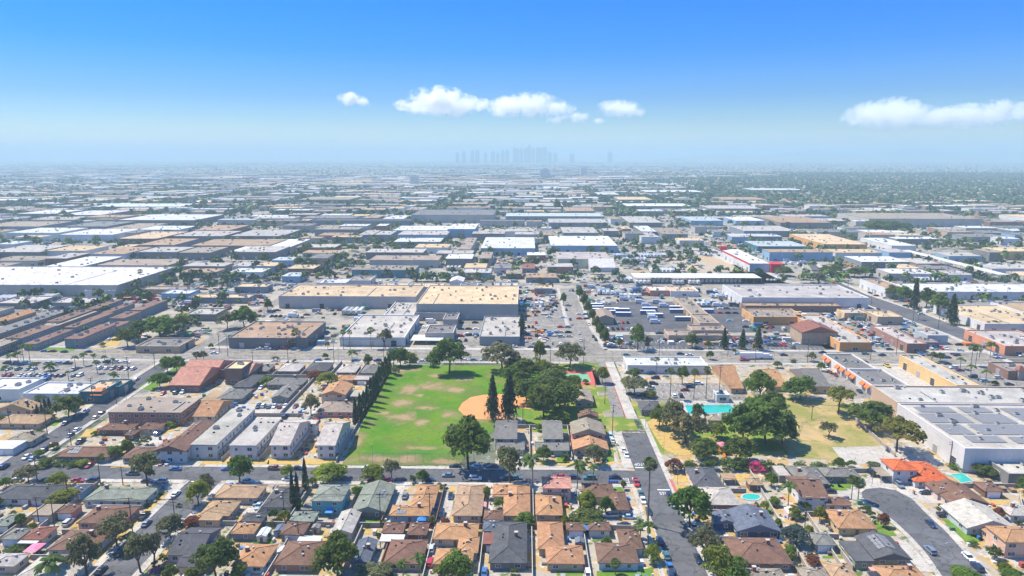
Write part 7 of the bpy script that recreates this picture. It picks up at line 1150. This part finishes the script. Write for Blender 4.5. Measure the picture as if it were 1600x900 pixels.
# far houses
def scatter(n, y0, y1, s0, s1, pw=1.3): yy = y0 + (y1 - y0) * ng.uniform(0, 1, n) ** pw; return ng.uniform(s0, s1, n) * yy, yy
X1, Y1 = scatter(5200, 1680, 4200, .2, .82, 1.0); X2, Y2 = scatter(4200, 3200, 11000, -.82, .82, 1.25); X3, Y3 = scatter(900, 2300, 3600, -.4, .25, 1)
hx, hy = np.concatenate([X1, X2, X3]), np.concatenate([Y1, Y2, Y3]); hx = np.round(hx / 17) * 17 + ng.uniform(-2, 2, len(hx)); hy = np.round(hy / 34) * 34 + ng.choice([0, 14], len(hy)) + ng.uniform(-2, 2, len(hy)); k = len(hx); sc = ng.uniform(9, 17, k)
V, C = box_quads(np.stack([hx, hx + sc, hy, hy + ng.uniform(9, 14, k), ng.uniform(2.8, 6, k)], 1), pick(['ltgrey', 'grey', 'brown', 'otan', 'tan', 'greytan', 'grey', 'brown', 'greytan'], k), pick(['beige', 'white', 'tanwall', 'pinkish', 'white'], k), 1); put('distant_houses', quad_mesh('distant_houses', V, C, 'facecol', 4), kind='stuff')
# far trees: many leaf clumps spread through each crown
def far_trees(name, x, y, w, h, per, ls):
    k = len(x); d = ng.normal(0, 1, (k, per, 3)); d /= np.linalg.norm(d, axis=2)[..., None]; d[..., 2] = np.abs(d[..., 2]) * 1.3 - .4
    c = np.stack([x, y, h * .58], 1)[:, None] + d * np.stack([w * .48, w * .48, h * .42], 1)[:, None] * ng.uniform(.5, 1, (k, per, 1)); c = c.reshape(-1, 3); nn = d.reshape(-1, 3) + ng.normal(0, .4, (k * per, 3)); nn /= np.linalg.norm(nn, axis=1)[:, None]
    a = np.cross(nn, ng.normal(0, 1, (k * per, 3))); a /= np.linalg.norm(a, axis=1)[:, None]; b = np.cross(nn, a); s = (np.repeat(w, per) * ls * ng.uniform(.6, 1.3, k * per))[:, None]
    V = np.stack([c - a * s, c - b * s, c + a * s, c + b * s], 1).reshape(-1, 3); base = np.array([(.075, .13, .04), (.06, .105, .045), (.12, .15, .065), (.14, .19, .045)])[ng.integers(0, 4, k)] * ng.uniform(.75, 1.25, (k, 1)); col = np.repeat(base, per, 0) * ng.uniform(.75, 1.25, (k * per, 1))
    put(name, quad_mesh(name, V, col, 'facecol'), kind='stuff')
def on_roof(x, y):
    bad = np.zeros(len(x), bool)
    for w in [w for b in BUILDINGS for w in b[3]] + FILL: bad |= (x > w[0] - 2) & (x < w[1] + 2) & (y > w[2] - 2) & (y < w[3] + 2)
    bad |= (x > 192) & (x < 300) & (y > 705) & (y < 815)
    return bad
tx, ty = [], []
for n_, y0, y1, s0, s1, pw in ((2900, 440, 1700, -.8, .8, 1.0), (4200, 1500, 3000, -.82, .25, 1), (12500, 1650, 4800, .15, .82, 1), (7500, 2800, 12000, -.82, .82, 1.2)): a, b = scatter(n_, y0, y1, s0, s1, pw); tx.append(a); ty.append(b)
for x, w in NSR + [(-1500, 10), (-330, 10), (400, 10), (720, 10)]: b = ng.uniform(480, 2400, 130); tx.append(x + ng.choice([-1, 1], 130) * (w / 2 + 3) + ng.normal(0, 1.5, 130)); ty.append(b)
for y in EWR: a = ng.uniform(-.8 * y, .8 * y, 150); tx.append(a); ty.append(y + ng.choice([-1, 1], 150) * 9 + ng.normal(0, 1.5, 150))
tx, ty = np.concatenate(tx), np.concatenate(ty); ok = ~on_roof(tx, ty) & ~((tx > -230) & (tx < 330) & (ty < 640)); tx, ty = tx[ok], ty[ok]
tw = ng.uniform(4.5, 12, len(tx)); th = tw * ng.uniform(.8, 1.25, len(tx)); nearm = ty < 1300
far_trees('scattered_trees', tx[nearm], ty[nearm], tw[nearm], th[nearm], 46, .14); far_trees('distant_woods', tx[~nearm], ty[~nearm], tw[~nearm] * 1.35, th[~nearm] * 1.15, 12, .27)
# parked cars too far to count
k = 5200; fx, fy = scatter(k, 640, 2300, -.8, .6, .8); fx = np.round(fx / 2.7) * 2.7; row = np.round(fy / 9) * 9; den = np.sin(fx / 60 + row / 43) + np.sin(row / 71) > .35; fx, row = fx[den], row[den]; ok = ~on_roof(fx, row); fx, row = fx[ok], row[ok]; k = len(fx)
pc = np.array([PAINT[c] for c in CW])[ng.integers(0, len(CW), k)]
V, C = box_quads(np.stack([fx - .9, fx + .9, row - 2.3, row + 2.3, np.full(k, .95)], 1), pc, pc); V2, C2 = box_quads(np.stack([fx - .75, fx + .75, row - 1.2, row + 1.0, np.full(k, 1.5)], 1), pc, pc * .3 + .02)
put('distant_cars', quad_mesh('distant_cars', np.concatenate([V, V2]), np.concatenate([C, C2]), 'facecol'), kind='stuff')
fc = np.array([(x, y, h) for x, y, h, c in FARCARS]); pc = np.array([c for *_, c in FARCARS]); lx, ly = np.where(fc[:, 2] > 0, 2.3, .9), np.where(fc[:, 2] > 0, .9, 2.3)
V, C = box_quads(np.stack([fc[:, 0] - lx, fc[:, 0] + lx, fc[:, 1] - ly, fc[:, 1] + ly, np.full(len(fc), .95)], 1), pc, pc); V2, C2 = box_quads(np.stack([fc[:, 0] - lx * .6, fc[:, 0] + lx * .5, fc[:, 1] - ly * .6, fc[:, 1] + ly * .5, np.full(len(fc), 1.5)], 1), pc, pc * .15 + .02)
put('parked_cars_mass', quad_mesh('parked_cars_mass', np.concatenate([V, V2]), np.concatenate([C, C2]), 'facecol'), kind='stuff')
bq = np.array([(x - a, x + a, y - c, y + c, h + .1) for x, y, a, c, h, _ in BG]); bc_ = np.array([q[5] for q in BG]); V, C = box_quads(bq, bc_, bc_); put('backyard_goods', quad_mesh('backyard_goods', V, C, 'facecol'), kind='stuff')
# loose yard goods: crates, drums, plant and scrap beyond counting
k = 19000; gx, gy = scatter(k, 425, 1900, -.82, .72, 1.05); den = np.sin(gx / 37 + 1) + np.sin(gy / 29) + np.sin((gx - gy) / 53) > -.1; gx, gy = gx[den], gy[den]; bad = on_roof(gx, gy)
for x, w in NSR: bad |= (np.abs(gx - x) < w / 2 + 2) & (gy > 640)
for y in EWR: bad |= np.abs(gy - y) < 8
bad |= (gy < 640) & (np.abs(gx - 39) < 13); bad |= (gy < 640) & (np.abs(gx + 207) < 8)
bp_ = np.array(SHAPES['boul']); bc = (bp_[:6] + bp_[[11, 11, 10, 9, 8, 7]]) / 2
for (ax, ay), (bx2, by2) in zip(bc, bc[1:]):
    t = np.clip(((gx - ax) * (bx2 - ax) + (gy - ay) * (by2 - ay)) / ((bx2 - ax) ** 2 + (by2 - ay) ** 2), 0, 1); bad |= np.hypot(gx - ax - t * (bx2 - ax), gy - ay - t * (by2 - ay)) < 14
gx, gy = gx[~bad], gy[~bad]; k = len(gx); iscar = ng.uniform(0, 1, k) < .55; a_, b_ = np.where(iscar, .9, ng.uniform(.4, 2.8, k)), np.where(iscar, 2.3, ng.uniform(.4, 2.2, k)); sw = ng.uniform(0, 1, k) < .5; a_, b_ = np.where(sw, b_, a_), np.where(sw, a_, b_)
cc = np.where(iscar[:, None], np.array([PAINT[c] for c in CW])[ng.integers(0, len(CW), k)], np.array([c for _, c in CC] + [(.25, .2, .15), (.4, .38, .34), (.12, .12, .12), (.55, .53, .5)])[ng.integers(0, len(CC) + 4, k)]) * ng.uniform(.8, 1.15, (k, 1)); hh = np.where(iscar, .95, ng.uniform(.5, 2.4, k))
V, C = box_quads(np.stack([gx - a_, gx + a_, gy - b_, gy + b_, hh], 1), cc, cc); q = iscar; V2, C2 = box_quads(np.stack([gx - a_ * .65, gx + a_ * .55, gy - b_ * .65, gy + b_ * .55, np.full(k, 1.5)], 1)[q], cc[q], cc[q] * .12 + .02)
put('yard_goods', quad_mesh('yard_goods', np.concatenate([V, V2]), np.concatenate([C, C2]), 'facecol'), kind='stuff')
# hills and the downtown towers on the horizon
hm = MB(); hp = []; xs = np.linspace(3500, 16500, 60)
for i, x in enumerate(xs): t = (x - 3500) / 13000; hp.append((x, 50 + 215 * math.sin(math.pi * min(1, t * 1.1 + .02)) ** .8 * (.75 + .25 * math.sin(i * .55) + .1 * math.sin(i * 1.7))))
for (xa, ha), (xb, hb) in zip(hp, hp[1:]): hm.poly([(xa, 14500, -1), (xb, 14500, -1), (xb, 16500, hb), (xa, 16500, ha)]); hm.poly([(xa, 16500, ha), (xb, 16500, hb), (xb, 19500, -1), (xa, 19500, -1)])
o = build(hm, 'hills', 'land'); o['kind'] = 'structure'
for i, (px_, top) in enumerate(SKYLINE):
    w_ = rf.uniform(50, 85); e = empty('skyscraper', px_, 12000 + rf.uniform(-400, 400)); c = jit((.13, .16, .19), .2); h_ = top
    build(MB().box(-w_ / 2, w_ / 2, -w_ / 2, w_ / 2, 0, h_ * .86), 'shaft', 'plain', e, c); build(MB().frustum(-w_ * .4, w_ * .4, -w_ * .4, w_ * .4, h_ * .86, -w_ * .3, w_ * .3, -w_ * .3, w_ * .3, h_), 'crown_block', 'plain', e, c)
    thing(e, f'hazy {"tallest " if top > 300 else "tall " if top > 220 else ""}skyscraper of the downtown skyline', 'skyscraper', px_, 12000, 'downtown skyline')
for x, y, w_, h_, word in TOWERS:
    e = empty('tower_block', x, y); build(MB().box(-w_ / 2, w_ / 2, -w_ / 3, w_ / 3, 0, h_), 'wall', 'panel', e, (.68, .67, .64)); build(MB().box(-w_ / 2 - .4, w_ / 2 + .4, -w_ / 3 - .4, w_ / 3 + .4, h_, h_ + 1).box(-w_ / 5, w_ / 5, -w_ / 6, w_ / 6, h_ + 1, h_ + 4), 'roof', 'deck', e, (.5, .5, .48))
    n_ = int(h_ / 3.4); 
    for i in range(n_): build(MB().box(-w_ / 2 + 1, w_ / 2 - 1, -w_ / 3 - .12, -w_ / 3 - .02, i * 3.4 + 1.5, i * 3.4 + 2.3), 'window_band', 'glass', e)
    thing(e, word, 'tower', x, y)
finish_labels()
# ================================================================ clouds: real cumulus, well outside the haze
def cloud(name, label, parts):
    mball = bpy.data.metaballs.new(name); mball.resolution = 40; mball.render_resolution = 40; mball.threshold = .25
    for x, y, z, r in parts: el = mball.elements.new(); el.co = (x, y, z); el.type = 'ELLIPSOID'; el.size_x = 1.6; el.size_y = 1.4; el.size_z = .75; el.radius = r * 2.3
    ob = bpy.data.objects.new(name + '_shape', mball); COL.objects.link(ob); dg = bpy.context.evaluated_depsgraph_get(); me = bpy.data.meshes.new_from_object(ob.evaluated_get(dg)); bpy.data.objects.remove(ob)
    m = bpy.data.materials.new('cloud'); m.use_nodes = True; n = m.node_tree.nodes; l = m.node_tree.links; n.remove(n['Principled BSDF'])
    pv = n.new('ShaderNodeVolumePrincipled'); pv.inputs['Color'].default_value = (1, 1, 1, 1); pv.inputs['Anisotropy'].default_value = .3; geo = n.new('ShaderNodeNewGeometry').outputs['Position']; acc = None
    for x, y, z, r in parts:     # soft bodies, dense inside, fraying outwards
        mp = n.new('ShaderNodeMapping'); mp.vector_type = 'TEXTURE'; mp.inputs['Location'].default_value = (x, y, z); mp.inputs['Scale'].default_value = (r * 1.6, r * 1.4, r * .75); l.new(geo, mp.inputs['Vector']); ln = n.new('ShaderNodeVectorMath'); ln.operation = 'LENGTH'; l.new(mp.outputs[0], ln.inputs[0])
        if acc is None: acc = ln.outputs['Value']
        else: mn = n.new('ShaderNodeMath'); mn.operation = 'SMOOTH_MIN'; mn.inputs[2].default_value = .35; l.new(acc, mn.inputs[0]); l.new(ln.outputs['Value'], mn.inputs[1]); acc = mn.outputs[0]
    nz = noise(n, l, .0065, 10, geo, .68); ad = n.new('ShaderNodeMath'); ad.operation = 'MULTIPLY_ADD'; l.new(nz, ad.inputs[0]); ad.inputs[1].default_value = 7.0; mi = n.new('ShaderNodeMath'); mi.operation = 'SUBTRACT'; mi.inputs[0].default_value = .0; l.new(acc, mi.inputs[1]); l.new(mi.outputs[0], ad.inputs[2])
    dv = n.new('ShaderNodeMath'); dv.operation = 'DIVIDE'; dv.inputs[1].default_value = 4; l.new(ad.outputs[0], dv.inputs[0]); f = ramp(n, l, dv.outputs[0], (.55, gry(0)), (.70, gry(.16)), (.90, gry(1))); mu = n.new('ShaderNodeMath'); mu.operation = 'MULTIPLY'; l.new(f, mu.inputs[0]); mu.inputs[1].default_value = .03; l.new(mu.outputs[0], pv.inputs['Density']); l.new(pv.outputs[0], n['Material Output'].inputs['Volume'])
    me.materials.clear(); me.materials.append(m); o = put(name, me); o['label'] = label; o['category'] = 'cloud'; o['group'] = 'clouds'; return o
def puff(cx, cz, w, h, n_, seed, yd=12000):
    rg = random.Random(seed); out = []
    for i in range(n_):
        t = rg.uniform(-1, 1); top = (1 - abs(t) ** 1.6); out.append((round(cx + t * w / 2), round(yd + rg.uniform(-.25, .25) * w), round(cz + h * (rg.uniform(0, .55) * top - .2)), round(h * rg.uniform(.46, .7) * (.55 + .45 * top))))
    return out
for i, (lab, bl) in enumerate(CLOUDS):
    pts = []
    for j, b in enumerate(bl): pts += puff(*b, seed=i * 10 + j)
    cloud('cloud', lab, pts)
# ================================================================ haze
m = bpy.data.materials.new('haze'); m.use_nodes = True; n = m.node_tree.nodes; n.remove(n['Principled BSDF']); pv = n.new('ShaderNodeVolumePrincipled'); pv.inputs['Color'].default_value = HAZE[1]; pv.inputs['Density'].default_value = HAZE[0]; pv.inputs['Anisotropy'].default_value = .0
m.node_tree.links.new(pv.outputs[0], n['Material Output'].inputs['Volume']); m.cycles.homogeneous_volume = True; MATS['haze'] = m
o = build(MB().box(-43000, 43000, -4000, 46000, -1, 322), 'haze', 'haze'); o['kind'] = 'stuff'
from collections import Counter
print('KINDS', Counter(t[0].name.split('.')[0] for t in THINGS).most_common(12))
print('THINGS', len(THINGS), 'cars', NCAR[0], 'tris', sum(len(me.polygons) * 2 for me in bpy.data.meshes))
